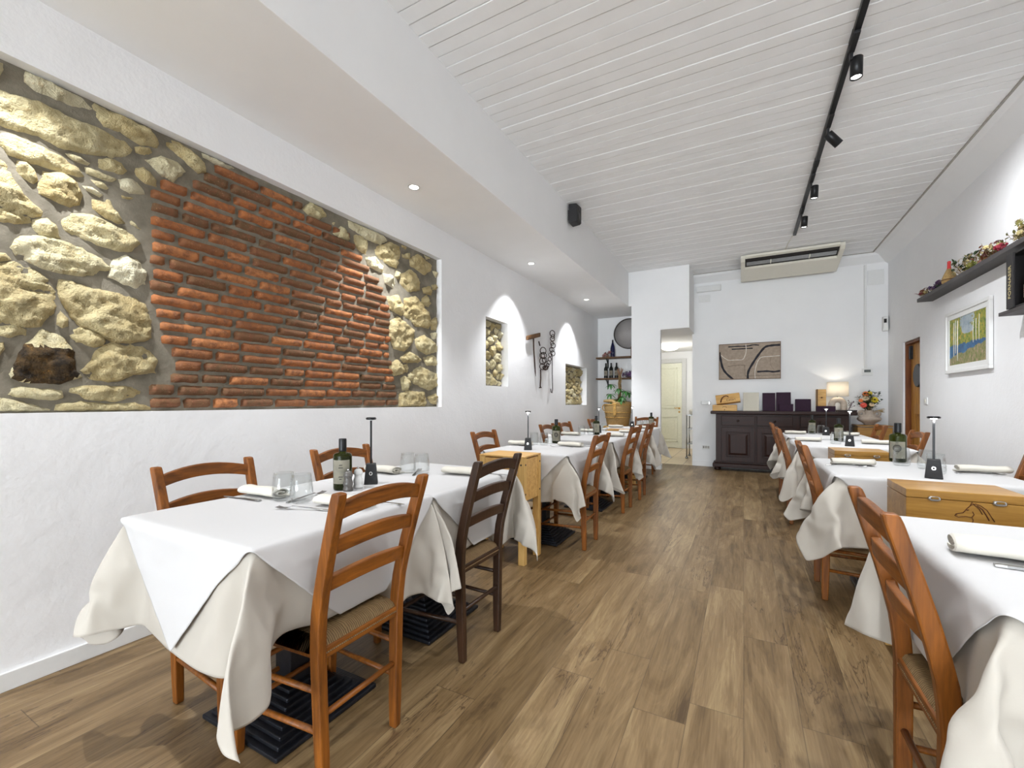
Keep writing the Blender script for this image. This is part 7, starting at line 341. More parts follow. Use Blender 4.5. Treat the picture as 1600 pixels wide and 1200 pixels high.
248,10,2,-2,1,0,-1,2,-1,0,0,-1,1,-1,2,-1,-1,1,-1,1,0,0,-13,-11,2,0,0,0,1,-2,1,1,-2,1,0,0,0,0,0,0,1,-2,1,1,-1,259,10,1,1,-2,1,0,0,0,0,0,-1,1,0,0,-1,1,0,0,-1,1,-6,-6,-7,-4,2,-1,0,0,0,0,0,0,1,-2,1,0,0,0,0,0,0,0,1,-1,269,11,0,0,-1,2,-2,1,0,0,0,0,-1,2,-2,1,-1,1,0,0,-5,-4,-5,2,-8,-2,1,-1,0,0,0,0,0,0,0,0,0,-1,2,-1,0,0,0,0,0,281,10,1,0,-1,1,0,0,0,0,-1,1,0,-1,1,0,0,0,0,-4,-6,-3,3,-3,1,-7,-4,1,1,-1,0,0,-1,2,-1,0,-1,2,-1,0,0,0,0,-1,2,291,11,0,0,-1,1,0,0,-1,1,0,0,-1,1,0,0,-1,2,-5,-6,-3,1,2,-1,-1,0,-8,-2,0,0,0,1,-2,1,0,1,-2,2,-1,0,-1,2,-1,0,-1,302,11,-1,1,0,-1,2,-2,1,-1,1,0,0,0,0,-1,1,-3,-6,-5,1,2,0,2,-2,-2,2,-9,-2,0,-1,3,-2,-1,2,-2,1,0,1,-1,0,0,-1,2,-1,313,11,-1,1,1,-2,1,-1,0,1,1,-1,-1,0,2,-2,-1,-8,-4,1,2,0,0,0,1,-1,-1,0,-7,-3,0,0,1,-2,1,0,0,0,0,0,1,-2,1,0,1,324,10,2,-1,-1,1,-1,2,-3,3,-2,1,1,-3,3,-4,-7,-4,1,2,0,-1,2,-1,0,1,-1,-1,1,-8,-4,0,1,1,-2,2,-1,0,0,0,0,0,1,-2,1,335,10,1,0,-1,1,-1,2,-2,0,2,-1,-1,2,-5,-5,-5,1,2,0,0,-1,1,1,-1,0,1,-1,-1,1,-10,0,-1,0,0,0,0,0,-1,2,-1,0,0,0,0,346,11,-1,1,0,-1,1,0,-1,1,0,0,0,-4,-5,-6,3,1,0,-1,1,0,0,1,-2,2,-1,1,-1,-1,0,-8,-1,-1,-1,2,-2,2,-1,0,-1,2,-2,2,-2,358,10,0,1,-1,1,-1,1,0,0,0,0,-4,-6,-4,2,1,-1,1,0,0,0,0,0,0,0,0,1,0,-1,-1,1,-10,-2,2,0,-2,1,1,-1,-1,2,-1,0,-1,368,11,0,-1,0,1,-1,2,-2,1,0,-4,-6,-5,4,0,0,0,-1,1,0,0,1,-1,0,-1,2,-1,0,1,-1,-1,1,-10,-1,0,0,0,0,1,-1,-1,1,0,1,379,11,0,-1,-1,3,-1,-1,1,0,-4,-6,-5,4,0,0,-1,1,0,0,0,0,1,-1,-1,2,-2,1,1,-1,1,-1,-1,0,-8,-2,-1,2,-1,0,0,0,1,-1,-1,390,11,-1,0,1,0,0,-1,1,-4,-6,-5,4,0,0,-1,1,0,0,0,0,0,0,1,-1,-1,1,0,0,1,-1,1,-1,-1,1,-11,1,-1,-1,2,-1,0,0,1,-2,402,9,1,1,0,0,-1,1,-4,-6,-5,4,0,-1,2,-2,2,-2,2,-2,1,0,0,0,0,1,-2,1,1,-1,0,0,1,-1,-1,1,-11,1,-1,0,0,0,1,-2,1,412,11,-1,0,0,1,1,-6,-5,-5,4,0,-1,2,-2,1,0,0,1,-2,2,-1,-1,1,0,0,0,0,0,0,1,-1,0,0,1,-2,1,-11,1,-1,0,0,0,0,0,422,11,-1,1,0,-1,-2,-8,-4,4,0,0,-1,2,-2,1,1,-2,1,0,0,0,0,0,0,0,0,0,0,1,-1,0,0,0,0,0,0,-1,-9,-1,1,-1,0,-1,2,433,11,-1,1,-1,-2,-8,-3,2,1,-1,1,0,0,1,-2,1,0,1,-1,-1,1,0,0,0,1,-2,1,0,0,0,0,1,-1,0,0,0,0,0,-12,3,-3,2,-1,-1,444,11,-2,2,-3,-7,-5,3,1,-1,2,-2,1,0,1,-2,2,-2,1,0,0,0,0,0,0,0,0,0,0,0,0,1,-2,2,-1,0,0,0,0,0,-11,0,0,1,-1,454,12,-2,-3,-7,-2,0,1,2,-1,0,-1,1,1,-2,2,-2,1,0,0,0,0,0,0,0,0,1,-2,1,0,0,0,0,0,0,1,-1,0,0,0,-1,-9,-1,0,1,465,12,-7,-5,-2,1,1,0,-1,2,-2,2,-2,1,0,0,0,0,0,0,0,0,1,-2,1,0,1,-2,1,0,0,0,0,0,1,-2,1,1,-1,0,0,0,-11,0,1,474,6,-5,-2,0,1,0,0,0,0,0,0,-1,1,0,1,-2,1,0,1,-2,1,0,0,0,1,-1,-1,1,0,0,0,0,1,-2,1,0,0,1,-1,0,0,0,-12,2,468,11,-11,0,1,-2,1,0,-1,1,1,-1,0,-1,1,1,-2,2,-2,1,0,0,0,0,0,1,-2,1,0,0,0,0,0,0,0,0,0,0,1,-1,1,-2,1,-1,-9,457,11,0,-11,0,0,0,0,0,0,-1,1,1,-2,2,-2,1,0,0,0,1,-2,1,0,1,-2,2,-2,1,0,1,-2,2,-2,1,0,0,0,1,-1,0,0,4,-6,-3,447,11,0,-1,-10,0,0,0,0,0,-1,1,1,-1,0,-1,2,-2,1,0,0,0,0,1,-2,2,-1,0,-1,1,0,0,1,-1,-1,1,0,0,1,-1,1,1,-2,-8,-3,436,11,0,-1,1,-11,0,1,-2,1,0,-1,1,0,0,0,0,1,-2,2,-2,2,-2,1,0,0,1,-1,0,-1,1,1,-2,1,0,0,0,1,-1,1,1,-1,-9,-3,0,426,11,-1,1,0,-1,-10,1,-1,-1,1,0,-1,1,0,0,0,1,-2,1,0,0,0,0,0,0,1,-2,1,0,0,0,0,0,0,1,-1,0,1,2,-3,-8,-2,-2,2,415,10,2,-2,0,2,-3,-8,1,-3,0,1,0,0,-1,1,0,0,0,0,1,-2,1,0,0,1,-2,1,0,0,0,0,0,0,1,-1,0,1,2,-3,-8,-3,1,0,-2,404,11,0,-1,0,2,-1,-2,-8,1,-3,0,1,0,0,-1,2,-1,-1,1,0,0,0,0,0,0,0,0,0,0,0,0,0,1,-1,0,1,3,-5,-7,-3,1,-1,0,1,393,11,0,-1,2,-2,1,-1,0,-9,1,-3,0,1,0,0,0,-1,2,-2,1,0,0,0,0,0,0,0,0,0,1,-2,2,-1,0,1,3,-5,-7,-3,0,0,1,-1,0,382,12,-2,1,0,-1,0,1,0,-2,-7,0,-2,-2,2,0,0,0,0,-1,1,0,0,1,-1,-1,2,-2,1,0,0,1,-1,0,1,4,-7,-7,-2,1,-1,0,1,-2,3,372,10,0,2,-2,2,-2,1,0,-1,0,-9,1,-2,-2,2,0,0,0,0,-1,1,0,0,1,-2,2,-2,1,0,1,-1,0,1,3,-5,-8,-2,0,1,-1,1,-1,0,0,360,11,0,0,0,0,-1,1,0,0,0,-2,-8,2,-4,-1,2,0,-1,2,-2,1,0,1,-2,2,-1,0,0,-1,2,-1,0,5,-6,-8,-1,-2,2,-1,0,0,1,-2,2,350,10,1,0,0,0,0,0,-1,1,0,0,-2,-8,2,-5,1,1,0,0,-1,1,1,-2,2,-1,0,-1,2,-1,0,0,4,-5,-7,-3,0,1,-2,2,-1,1,-1,0,1,339,10,2,-2,0,2,-2,2,-2,1,0,0,0,-3,-6,1,-5,1,1,0,-1,1,0,0,0,1,-1,0,0,0,0,4,-5,-7,-3,0,1,-2,2,-1,1,-2,2,-1,0,328,11,0,-1,1,0,0,0,-1,2,-2,2,-1,-1,-1,-8,2,-4,-1,2,0,-1,1,0,0,1,-1,0,0,1,2,-4,-6,-5,1,1,-1,0,0,0,0,1,-2,2,0,316,11,0,1,-2,1,-1,2,-1,-1,2,-1,0,0,-1,-2,-6,1,-5,1,1,0,0,-1,2,-1,0,0,1,3,-6,-6,-3,1,-1,-1,2,-1,1,-2,1,0,1,0,-1,306,10,2,-1,-1,2,-2,1,0,0,0,-1,1,1,-1,-1,-1,-8,2,-5,1,1,0,-1,2,-1,0,1,3,-6,-6,-3,0,0,1,-2,2,-1,0,1,-2,2,-1,1,-1,296,10,1,-1,2,-1,0,0,-1,1,0,1,-2,1,0,0,0,-3,-7,2,-5,1,1,0,0,0,1,2,-4,-7,-3,0,1,-2,2,-1,0,0,1,-2,1,1,-1,1,-1,284,11,-1,2,-1,0,-1,1,0,0,0,0,0,0,0,0,0,0,-2,-9,3,-4,-1,2,0,1,2,-4,-7,-3,0,1,-2,2,0,-2,2,-2,1,1,-1,1,-3,3,-1,274,10,2,-2,1,0,0,-1,1,1,-1,0,-1,2,-1,-1,1,0,1,-4,-8,2,-3,0,2,2,-4,-8,-1,-1,1,-1,-1,2,-2,2,-1,0,0,1,-1,0,1,-1,-1,263,10,1,0,0,0,1,-2,1,0,-1,2,-1,0,0,-1,2,-2,2,-1,-2,-10,3,-4,6,-6,-5,-4,-1,2,0,-1,-1,2,-1,-1,2,0,-2,1,1,-1,0,0,1,251,12,-1,-1,1,0,1,-1,-1,1,0,0,0,-1,2,-1,-1,2,-2,1,0,0,-13,5,-5,-4,-5,1,-1,-1,2,-1,0,-1,2,-1,-1,2,-1,1,-1,0,0,0,1,240,12,-2,1,1,-1,-1,1,0,0,1,-2,1,0,0,0,0,0,0,0,0,1,-2,-12,-4,-6,2,-1,1,-1,0,-1,2,-1,0,0,1,-1,-1,2,-1,0,0,0,1,229,12,-1,0,0,-1,2,-1,0,-1,1,0,1,-2,2,-1,0,0,0,0,1,-4,5,-11,-14,3,-3,1,0,0,1,-1,0,0,0,-1,2,-1,0,0,1,-1,0,1,-1]),
}
STONES = [[(0.664,2.571),(0.712,2.583),(0.79,2.594),(0.837,2.575),(0.869,2.524),(0.853,2.51),(0.8,2.494),(0.75,2.494),(0.693,2.492),(0.661,2.511)],[(0.869,2.56),(0.942,2.582),(1.025,2.58),(1.089,2.562),(1.129,2.504),(1.115,2.474),(1.05,2.455),(0.977,2.469),(0.919,2.466),(0.891,2.501)],[(0.563,2.43),(0.63,2.433),(0.703,2.451),(0.8,2.441),(0.885,2.447),(0.977,2.439),(1.007,2.41),(0.977,2.364),(0.93,2.333),(0.863,2.314),(0.76,2.289),(0.703,2.305),(0.63,2.292),(0.563,2.294)],[(0.57,2.268),(0.63,2.273),(0.693,2.267),(0.76,2.255),(0.816,2.234),(0.833,2.2),(0.811,2.185),(0.75,2.182),(0.675,2.179),(0.613,2.181),(0.588,2.206),(0.57,2.221)],[(0.632,2.167),(0.661,2.176),(0.684,2.157),(0.695,2.11),(0.68,2.09),(0.644,2.099),(0.635,2.121)],[(0.555,2.182),(0.58,2.164),(0.605,2.138),(0.63,2.074),(0.666,2.025),(0.707,1.989),(0.693,1.944),(0.63,1.908),(0.555,1.886)],[(0.712,2.157),(0.77,2.178),(0.816,2.157),(0.834,2.109),(0.823,2.062),(0.795,2.037),(0.75,2.046),(0.693,2.056),(0.693,2.089)],[(0.68,1.939),(0.721,1.961),(0.75,1.938),(0.765,1.889),(0.731,1.877),(0.693,1.878),(0.68,1.906)],[(0.894,2.301),(0.942,2.332),(0.977,2.327),(1.003,2.294),(0.983,2.269),(0.93,2.26),(0.894,2.264)],[(0.847,2.242),(0.896,2.251),(0.959,2.239),(0.942,2.216),(0.885,2.21),(0.853,2.216)],[(0.968,2.248),(1.025,2.269),(1.07,2.247),(1.076,2.211),(1.013,2.189),(0.977,2.199)],[(1.032,2.323),(1.07,2.349),(1.122,2.31),(1.118,2.273),(1.076,2.266),(1.035,2.286)],[(1.034,2.436),(1.089,2.46),(1.105,2.437),(1.076,2.406),(1.038,2.407)],[(0.84,2.154),(0.874,2.162),(0.913,2.142),(0.896,2.125),(0.858,2.133)],[(0.863,2.196),(0.907,2.201),(0.936,2.181),(0.924,2.165),(0.883,2.173)],[(0.874,2.104),(0.936,2.13),(0.953,2.093),(0.989,2.039),(0.965,2.023),(0.919,2.035),(0.869,2.059)],[(0.775,1.967),(0.811,2.013),(0.874,2.033),(0.942,2.014),(1.013,1.995),(1.044,1.959),(1.013,1.911),(0.971,1.89),(0.907,1.9),(0.831,1.904),(0.78,1.928)],[(0.622,1.815),(0.648,1.856),(0.703,1.874),(0.77,1.877),(0.831,1.862),(0.896,1.839),(0.932,1.798),(0.896,1.759),(0.831,1.739),(0.76,1.735),(0.712,1.738),(0.657,1.762),(0.617,1.776)],[(0.947,1.846),(0.995,1.875),(1.044,1.867),(1.079,1.822),(1.073,1.75),(1.05,1.73),(0.989,1.738),(0.932,1.761)],[(0.555,1.769),(0.58,1.77),(0.605,1.772),(0.622,1.749),(0.58,1.73),(0.555,1.725)],[(0.547,1.699),(0.58,1.714),(0.63,1.741),(0.675,1.728),(0.726,1.688),(0.745,1.645),(0.745,1.571),(0.703,1.497),(0.639,1.48),(0.547,1.484)],[(0.765,1.698),(0.811,1.702),(0.863,1.686),(0.93,1.687),(1.001,1.68),(1.063,1.655),(1.089,1.605),(1.089,1.487),(1.025,1.464),(0.942,1.453),(0.874,1.495),(0.821,1.515),(0.79,1.58),(0.765,1.636)],[(0.75,1.545),(0.765,1.568),(0.79,1.538),(0.792,1.497),(0.77,1.487),(0.75,1.504)],[(0.788,1.476),(0.831,1.503),(0.924,1.473),(0.907,1.427),(0.874,1.412),(0.8,1.443)],[(0.555,1.463),(0.58,1.471),(0.622,1.484),(0.661,1.464),(0.661,1.438),(0.613,1.425),(0.555,1.43)],[(0.617,1.279),(0.657,1.398),(0.712,1.465),(0.77,1.446),(0.805,1.381),(0.811,1.305),(0.833,1.278),(0.76,1.244),(0.675,1.244),(0.622,1.254)],[(0.842,1.307),(0.874,1.352),(0.885,1.403),(0.953,1.447),(1.025,1.449),(1.089,1.417),(1.122,1.373),(1.109,1.324),(1.136,1.31),(1.025,1.296),(0.965,1.263),(0.863,1.265)],[(0.592,1.209),(0.648,1.223),(0.703,1.218),(0.765,1.213),(0.77,1.179),(0.731,1.165),(0.657,1.178),(0.605,1.184)],[(0.78,1.213),(0.842,1.236),(0.907,1.238),(1.001,1.234),(1.053,1.22),(1.044,1.189),(0.953,1.163),(0.853,1.173)],[(0.563,1.187),(0.63,1.165),(0.712,1.138),(0.741,1.121),(0.563,1.124)],[(0.76,1.152),(0.842,1.165),(0.919,1.151),(1.025,1.158),(1.089,1.135),(1.089,1.119),(0.76,1.12)],[(0.559,1.393),(0.596,1.404),(0.6,1.373),(0.584,1.346),(0.571,1.252),(0.559,1.251)],[(0.563,2.546),(0.6,2.572),(0.596,2.525),(0.58,2.476),(0.563,2.459)],[(0.775,2.276),(0.821,2.278),(0.863,2.271),(0.853,2.256),(0.8,2.254)],[(1.001,2.074),(1.057,2.033),(1.063,2.023),(1.013,2.033)],[(0.98,2.171),(1.032,2.177),(1.038,2.167),(0.983,2.152)],[(1.171,2.553),(1.219,2.578),(1.272,2.546),(1.344,2.503),(1.352,2.458),(1.312,2.434),(1.249,2.465),(1.175,2.504)],[(1.34,2.563),(1.403,2.577),(1.509,2.583),(1.523,2.547),(1.437,2.521),(1.352,2.534)],[(1.077,2.389),(1.146,2.44),(1.211,2.447),(1.253,2.411),(1.197,2.334),(1.146,2.34)],[(1.964,2.49),(2.027,2.565),(2.11,2.577),(2.162,2.51),(2.093,2.462),(1.995,2.468)],[(2.224,2.406),(2.289,2.481),(2.355,2.474),(2.365,2.4),(2.289,2.39)],[(2.365,2.555),(2.507,2.567),(2.706,2.571),(2.764,2.531),(2.682,2.471),(2.549,2.469),(2.385,2.5)],[(2.404,2.444),(2.465,2.489),(2.554,2.462),(2.539,2.343),(2.445,2.363)],[(2.626,2.428),(2.8,2.526),(2.913,2.527),(2.925,2.442),(2.875,2.33),(2.729,2.341),(2.648,2.376)],[(2.528,2.316),(2.637,2.356),(2.729,2.298),(2.706,2.241),(2.571,2.255)],[(2.729,2.239),(2.825,2.255),(2.875,2.197),(2.837,2.145),(2.741,2.165)],[(2.951,2.288),(3.058,2.361),(3.185,2.291),(3.185,2.206),(3.031,2.153),(2.938,2.213)],[(3.058,2.462),(3.17,2.533),(3.365,2.493),(3.349,2.43),(3.258,2.367),(3.072,2.402)],[(2.951,2.476),(3.058,2.517),(3.058,2.453),(2.964,2.444)],[(2.938,2.562),(3.017,2.578),(3.004,2.528),(2.951,2.53)],[(2.776,2.053),(2.9,2.097),(2.964,2.003),(2.938,1.927),(2.8,1.955)],[(2.991,2.081),(3.142,2.131),(3.258,2.041),(3.349,1.941),(3.319,1.868),(3.142,1.869),(2.991,1.936)],[(3.214,2.128),(3.303,2.185),(3.365,2.12),(3.319,2.072),(3.228,2.083)],[(3.381,2.438),(3.493,2.448),(3.493,2.378),(3.428,2.371)],[(2.813,1.853),(2.9,1.902),(3.1,1.826),(3.114,1.716),(2.978,1.618),(2.85,1.631),(2.8,1.729)],[(3.349,1.941),(3.477,2.002),(3.493,1.863),(3.365,1.865)],[(3.128,1.736),(3.258,1.791),(3.428,1.735),(3.444,1.657),(3.288,1.612),(3.156,1.656)],[(2.925,1.55),(3.058,1.617),(3.214,1.557),(3.156,1.524),(2.978,1.51)],[(3.243,1.579),(3.381,1.615),(3.493,1.601),(3.493,1.521),(3.288,1.506)],[(2.8,1.487),(2.9,1.53),(2.978,1.483),(2.964,1.41),(2.85,1.386),(2.8,1.435)],[(3.045,1.415),(3.199,1.49),(3.444,1.437),(3.451,1.318),(3.319,1.275),(3.114,1.325),(3.045,1.369)],[(2.938,1.364),(3.004,1.403),(3.072,1.342),(3.058,1.268),(2.964,1.266)],[(2.925,1.229),(3.058,1.259),(3.258,1.254),(3.288,1.158),(3.258,1.12),(2.925,1.123)],[(3.303,1.206),(3.444,1.248),(3.493,1.208),(3.493,1.138),(3.349,1.148)],[(2.887,2.307),(2.938,2.284),(2.913,2.224),(2.862,2.247)],[(3.228,2.235),(3.334,2.279),(3.365,2.198),(3.258,2.194)],[(3.365,2.297),(3.444,2.325),(3.444,2.266),(3.381,2.251)],[(3.349,1.823),(3.461,1.849),(3.477,1.781),(3.381,1.769)],[(2.978,1.492),(3.031,1.505),(3.026,1.423),(2.986,1.429)],[(2.188,2.468),(2.233,2.499),(2.233,2.469),(2.197,2.456)],[(3.258,2.559),(3.365,2.562),(3.288,2.52)]]
BRICK_AREA = [(1.406,2.498),(1.566,2.505),(1.749,2.505),(1.97,2.521),(1.99,2.431),(2.164,2.441),(2.249,2.471),(2.338,2.503),(2.431,2.372),(2.529,2.275),(2.704,2.138),(2.794,1.968),(2.817,1.863),(2.794,1.586),(2.856,1.37),(2.92,1.109),(1.111,1.131),(1.076,1.192),(1.076,1.267),(1.197,1.282),(1.22,1.341),(1.182,1.412),(1.139,1.484),(1.125,1.631),(1.098,1.691),(1.079,1.8),(1.098,1.902),(1.065,1.957),(1.039,2.006),(0.993,2.09),(0.981,2.122),(1.071,2.191),(1.159,2.311),(1.272,2.355)]
# ================================================================= room shell
bm = NB(); box(bm, -3.2, 2.6, -10.6, BACK, -.1, 0); struct(obj('floor', bm, 'floor'))
bm = NB(); box(bm, -2.7, -.6, BACK, 11.8, -.1, 0.0); struct(obj('floor_corridor', bm, 'tiles'))
# left wall with three recesses: built as strips round the openings
OPEN = [(.05, 3.45, 1.113, 2.562), (4.28, 4.82, 1.35, 2.147), (6.82, 7.92, 1.105, 1.80)]
bm = NB(); ys = [-10.4] + [v for o_ in OPEN for v in o_[:2]] + [8.7]
for i in range(0, len(ys), 2): box(bm, WALLX - .25, WALLX, ys[i], ys[i + 1], 0, CEIL)
for a, b, z0, z1 in OPEN: box(bm, WALLX - .25, WALLX, a, b, 0, z0); box(bm, WALLX - .25, WALLX, a, b, z1, CEIL); box(bm, WALLX - .25, WALLX - .16, a, b, z0, z1)
bmesh.ops.remove_doubles(bm, verts=bm.verts[:], dist=1e-5)
struct(obj('wall_left', bm, 'wall'))
# right wall with the door opening
bm = NB(); D0, D1, DZ = 7.22, 7.87, 1.98
box(bm, RWALL, RWALL + .3, -10.4, D0, 0, CEIL); box(bm, RWALL, RWALL + .3, D1, 8.9, 0, CEIL); box(bm, RWALL, RWALL + .3, D0, D1, DZ, CEIL)
struct(obj('wall_right', bm, 'wall'))
# back wall with corridor opening, pillar and lintel block, alcove
bm = NB(); box(bm, -.83, 2.2, BACK, BACK + .12, 0, CEIL); struct(obj('wall_back', bm, 'smooth'))
bm = NB(); box(bm, -1.75, -1.26, 7.78, 7.88, 0, CEIL); box(bm, -1.75, -1.66, 7.88, 8.85, 0, CEIL); box(bm, -1.26, -.80, 7.78, BACK, 2.40, CEIL); box(bm, -1.66, -1.26, 7.88, 8.85, 2.40, CEIL); box(bm, -1.26, -.83, BACK, 8.85, 2.40, CEIL)
struct(obj('wall_pillar', bm, 'smooth'))
boxo('wall_alcove', WALLX - .2, -1.75, 8.65, 8.8, 0, SOFZ + .1, 'smooth').__setitem__('kind', 'structure')
boxo('wall_corridor_back', -2.7, -.5, 11.62, 11.75, 0, 2.6, 'smooth').__setitem__('kind', 'structure')
boxo('wall_corridor_right', -.83, -.7, BACK + .12, 11.62, 0, 2.6, 'smooth').__setitem__('kind', 'structure')
boxo('wall_corridor_left', -2.75, -2.62, 8.8, 11.62, 0, 2.6, 'smooth').__setitem__('kind', 'structure')
boxo('ceiling_corridor', -2.7, -.7, 8.85, 11.75, 2.42, 2.5, 'smooth').__setitem__('kind', 'structure')
# shop front behind the camera: low wall, glazing and frame
bm = NB(); box(bm, -2.9, 2.3, -10.65, -10.5, 0, .25); box(bm, -2.9, -2.3, -10.65, -10.5, .25, CEIL); box(bm, 1.75, 2.3, -10.65, -10.5, .25, CEIL); box(bm, -2.3, 1.75, -10.65, -10.5, 3.3, CEIL)
struct(obj('wall_front', bm, 'smooth'))
wf = NB()
for x_ in (-2.3, -.95, .4, 1.69): box(wf, x_, x_ + .06, -10.62, -10.54, .25, 3.3)
box(wf, -2.3, 1.75, -10.62, -10.54, .25, .31); box(wf, -2.3, 1.75, -10.62, -10.54, 3.24, 3.3)
wf = struct(obj('window_1', wf, 'blackp')); boxo('window_pane', -2.28, 1.72, -10.585, -10.575, .3, 3.25, 'pane', wf)
# ceiling of narrow painted boards with grooves
bm = NB(); y = -10.5; prof = []; k = 0
while y < 8.44:
    g = .006 if k % 12 else .011
    dz = .0015 * math.sin(k * 2.3)
    prof += [(y, CEIL + .016), (y + g * .5, CEIL + dz), (y + .095 - g * .5, CEIL + dz), (y + .095, CEIL + .016)]; y += .095; k += 1
a = [bm.verts.new((SOFX - .02, p, z)) for p, z in prof]; b = [bm.verts.new((1.76, p, z)) for p, z in prof]
for i in range(len(prof) - 1): bm.faces.new((a[i], a[i + 1], b[i + 1], b[i]))
box(bm, -2.9, 2.3, -10.65, 8.9, CEIL + .03, CEIL + .1)
struct(obj('ceiling', bm, 'ceil'))
# dropped soffit
bm = NB(); box(bm, WALLX - .1, SOFX, -10.5, 7.78, SOFZ, CEIL + .02); box(bm, WALLX - .1, -1.75, 7.78, 8.66, SOFZ, CEIL + .02)
struct(obj('trim_1', bm, 'smooth', bevel=.004))
# sloped cornice along the right and back walls with its shadow strip
bm = NB()
sweep(bm, [[(1.745, y_, CEIL - .006), (1.80, y_, CEIL - .035), (RWALL + .01, y_, 3.27), (RWALL + .01, y_, CEIL + .02), (1.745, y_, CEIL + .02)] for y_ in (-10.5, BACK)])
struct(obj('trim_2', bm, 'smooth'))
bm = NB()
sweep(bm, [[(x_, 8.44, CEIL - .006), (x_, 8.46, CEIL - .05), (x_, BACK + .01, 3.30), (x_, BACK + .01, CEIL + .02), (x_, 8.44, CEIL + .02)] for x_ in (-.80, RWALL)])
struct(obj('trim_3', bm, 'smooth'))
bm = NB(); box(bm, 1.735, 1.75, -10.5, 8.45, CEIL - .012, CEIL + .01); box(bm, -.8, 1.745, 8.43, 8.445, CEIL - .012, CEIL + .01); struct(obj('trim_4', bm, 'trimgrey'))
# baseboards
bm = NB(); box(bm, WALLX, WALLX + .014, -10.5, 8.65, 0, .075); struct(obj('baseboard_left', bm, 'whitep', bevel=.003))
bm = NB(); box(bm, -.83, 1.95, BACK - .014, BACK, 0, .10); struct(obj('baseboard_back', bm, 'smooth', bevel=.003))
bm = NB(); box(bm, RWALL - .014, RWALL, -10.5, D0, 0, .08); struct(obj('baseboard_right', bm, 'whitep', bevel=.003))
bm = NB(); box(bm, -1.765, -1.25, 7.766, 7.78, 0, .09); box(bm, -1.26, -1.246, 7.766, 7.88, 0, .09); struct(obj('baseboard_pillar', bm, 'whitep', bevel=.003))

# ---------------------------------------------------------------- exposed masonry in the recesses
def inside(p, poly):
    c = False; n = len(poly); x, y = p
    for i in range(n):
        x1, y1 = poly[i]; x2, y2 = poly[(i + 1) % n]
        if (y1 > y) != (y2 > y) and x < (x2 - x1) * (y - y1) / (y2 - y1) + x1: c = not c
    return c
def edist(P, poly):
    P = np.array(P); d = np.full(len(P), 9.); n = len(poly)
    for i in range(n):
        a = np.array(poly[i]); b = np.array(poly[(i + 1) % n]); ab = b - a; t = np.clip(((P - a) @ ab) / (ab @ ab + 1e-12), 0, 1)
        d = np.minimum(d, np.hypot(*(P - a - t[:, None] * ab).T))
    return d
def bil(h, lay, f, t): 
    for l in f.loops: l[lay] = t
def stone(bm, lay, poly, base, hmax, seed, step=.016, dark=0, sink=.02, grow=1.0):
    rs = random.Random(seed)
    mcx = sum(p[0] for p in poly) / len(poly); mcy = sum(p[1] for p in poly) / len(poly); poly = [(mcx + (p[0] - mcx) * grow, mcy + (p[1] - mcy) * grow) for p in poly]
    # resample outline with jitter
    out = []; n = len(poly)
    for i in range(n):
        a = Vector(poly[i]); b = Vector(poly[(i + 1) % n]); L = (b - a).length; m = max(1, int(L / .018))
        for k in range(m):
            p = a.lerp(b, k / m); j = .0035
            out.append(Vector((p.x + noise.noise(Vector((p.x * 45, p.y * 45, seed))) * j * 2, p.y + noise.noise(Vector((p.x * 45, p.y * 45, seed + 9))) * j * 2)))
    xs = [p.x for p in out]; ys_ = [p.y for p in out]; pts = list(out); tp = [tuple(p) for p in out]
    yy = min(ys_); 
    while yy < max(ys_):
        xx = min(xs)
        while xx < max(xs):
            q = (xx + rs.uniform(-.3, .3) * step, yy + rs.uniform(-.3, .3) * step)
            if inside(q, tp): pts.append(Vector(q))
            xx += step
        yy += step
    d = edist([tuple(p) for p in pts], tp); keep = [i for i in range(len(pts)) if i < len(out) or d[i] > step * .35]
    pts = [pts[i] for i in keep]; d = d[keep]; n0 = len(out)
    try: res = delaunay_2d_cdt(pts, [(i, (i + 1) % n0) for i in range(n0)], [], 1, 1e-6)
    except Exception: return
    cx = sum(xs) / n0; cy = sum(ys_) / n0; size = max(max(xs) - min(xs), max(ys_) - min(ys_))
    planes = [(rs.uniform(-1.3, 1.3), rs.uniform(-1.3, 1.3), rs.uniform(.62, 1.1)) for _ in range(8)]
    vs = []; P = [tuple(p) for p in res[0]]; dd = edist(P, tp)
    for (x, y), de in zip(P, dd):
        e = 1 - math.exp(-(de / .009) ** 1.1)
        pl = min(c + (a * (x - cx) + b * (y - cy)) / max(size, .08) for a, b, c in planes); pl = max(pl, .25)
        f = noise.fractal(Vector((x * 20, y * 26, seed * 1.7)), .8, 2.1, 5) * .30; g = abs(noise.noise(Vector((x * 8, y * 24, seed * .9)))) * .38 + (.10 if noise.noise(Vector((x * 12, y * 32, seed * 3.1))) > .15 else 0)
        h = hmax * e * (pl + f - g + .1)
        vs.append(bm.verts.new((base + h, x, y)))
    tone = rs.random()
    for f in res[2]:
        try: ff = bm.faces.new([vs[i] for i in f])
        except ValueError: continue
        ff.material_index = 0; ff.smooth = True
        c = ff.calc_center_median(); dk = dark and math.exp(-(((c.y - cx) / .105) ** 4 + ((c.z - cy + .02) / .085) ** 4)) > .4 + .3 * noise.noise(c * 25)
        for l in ff.loops: l[lay] = (tone, 1 if dk else 0, 0, 1)
    ring = vs[:0]
    # skirt into the mortar
    sk0 = [bm.verts.new((base, p.x, p.y)) for p in out]; sk1 = [bm.verts.new((base - sink, p.x, p.y)) for p in out]
    for i in range(n0):
        f = bm.faces.new((sk0[i], sk0[(i + 1) % n0], sk1[(i + 1) % n0], sk1[i])); f.material_index = 0
        for l in f.loops: l[lay] = (tone, 0, 0, 1)
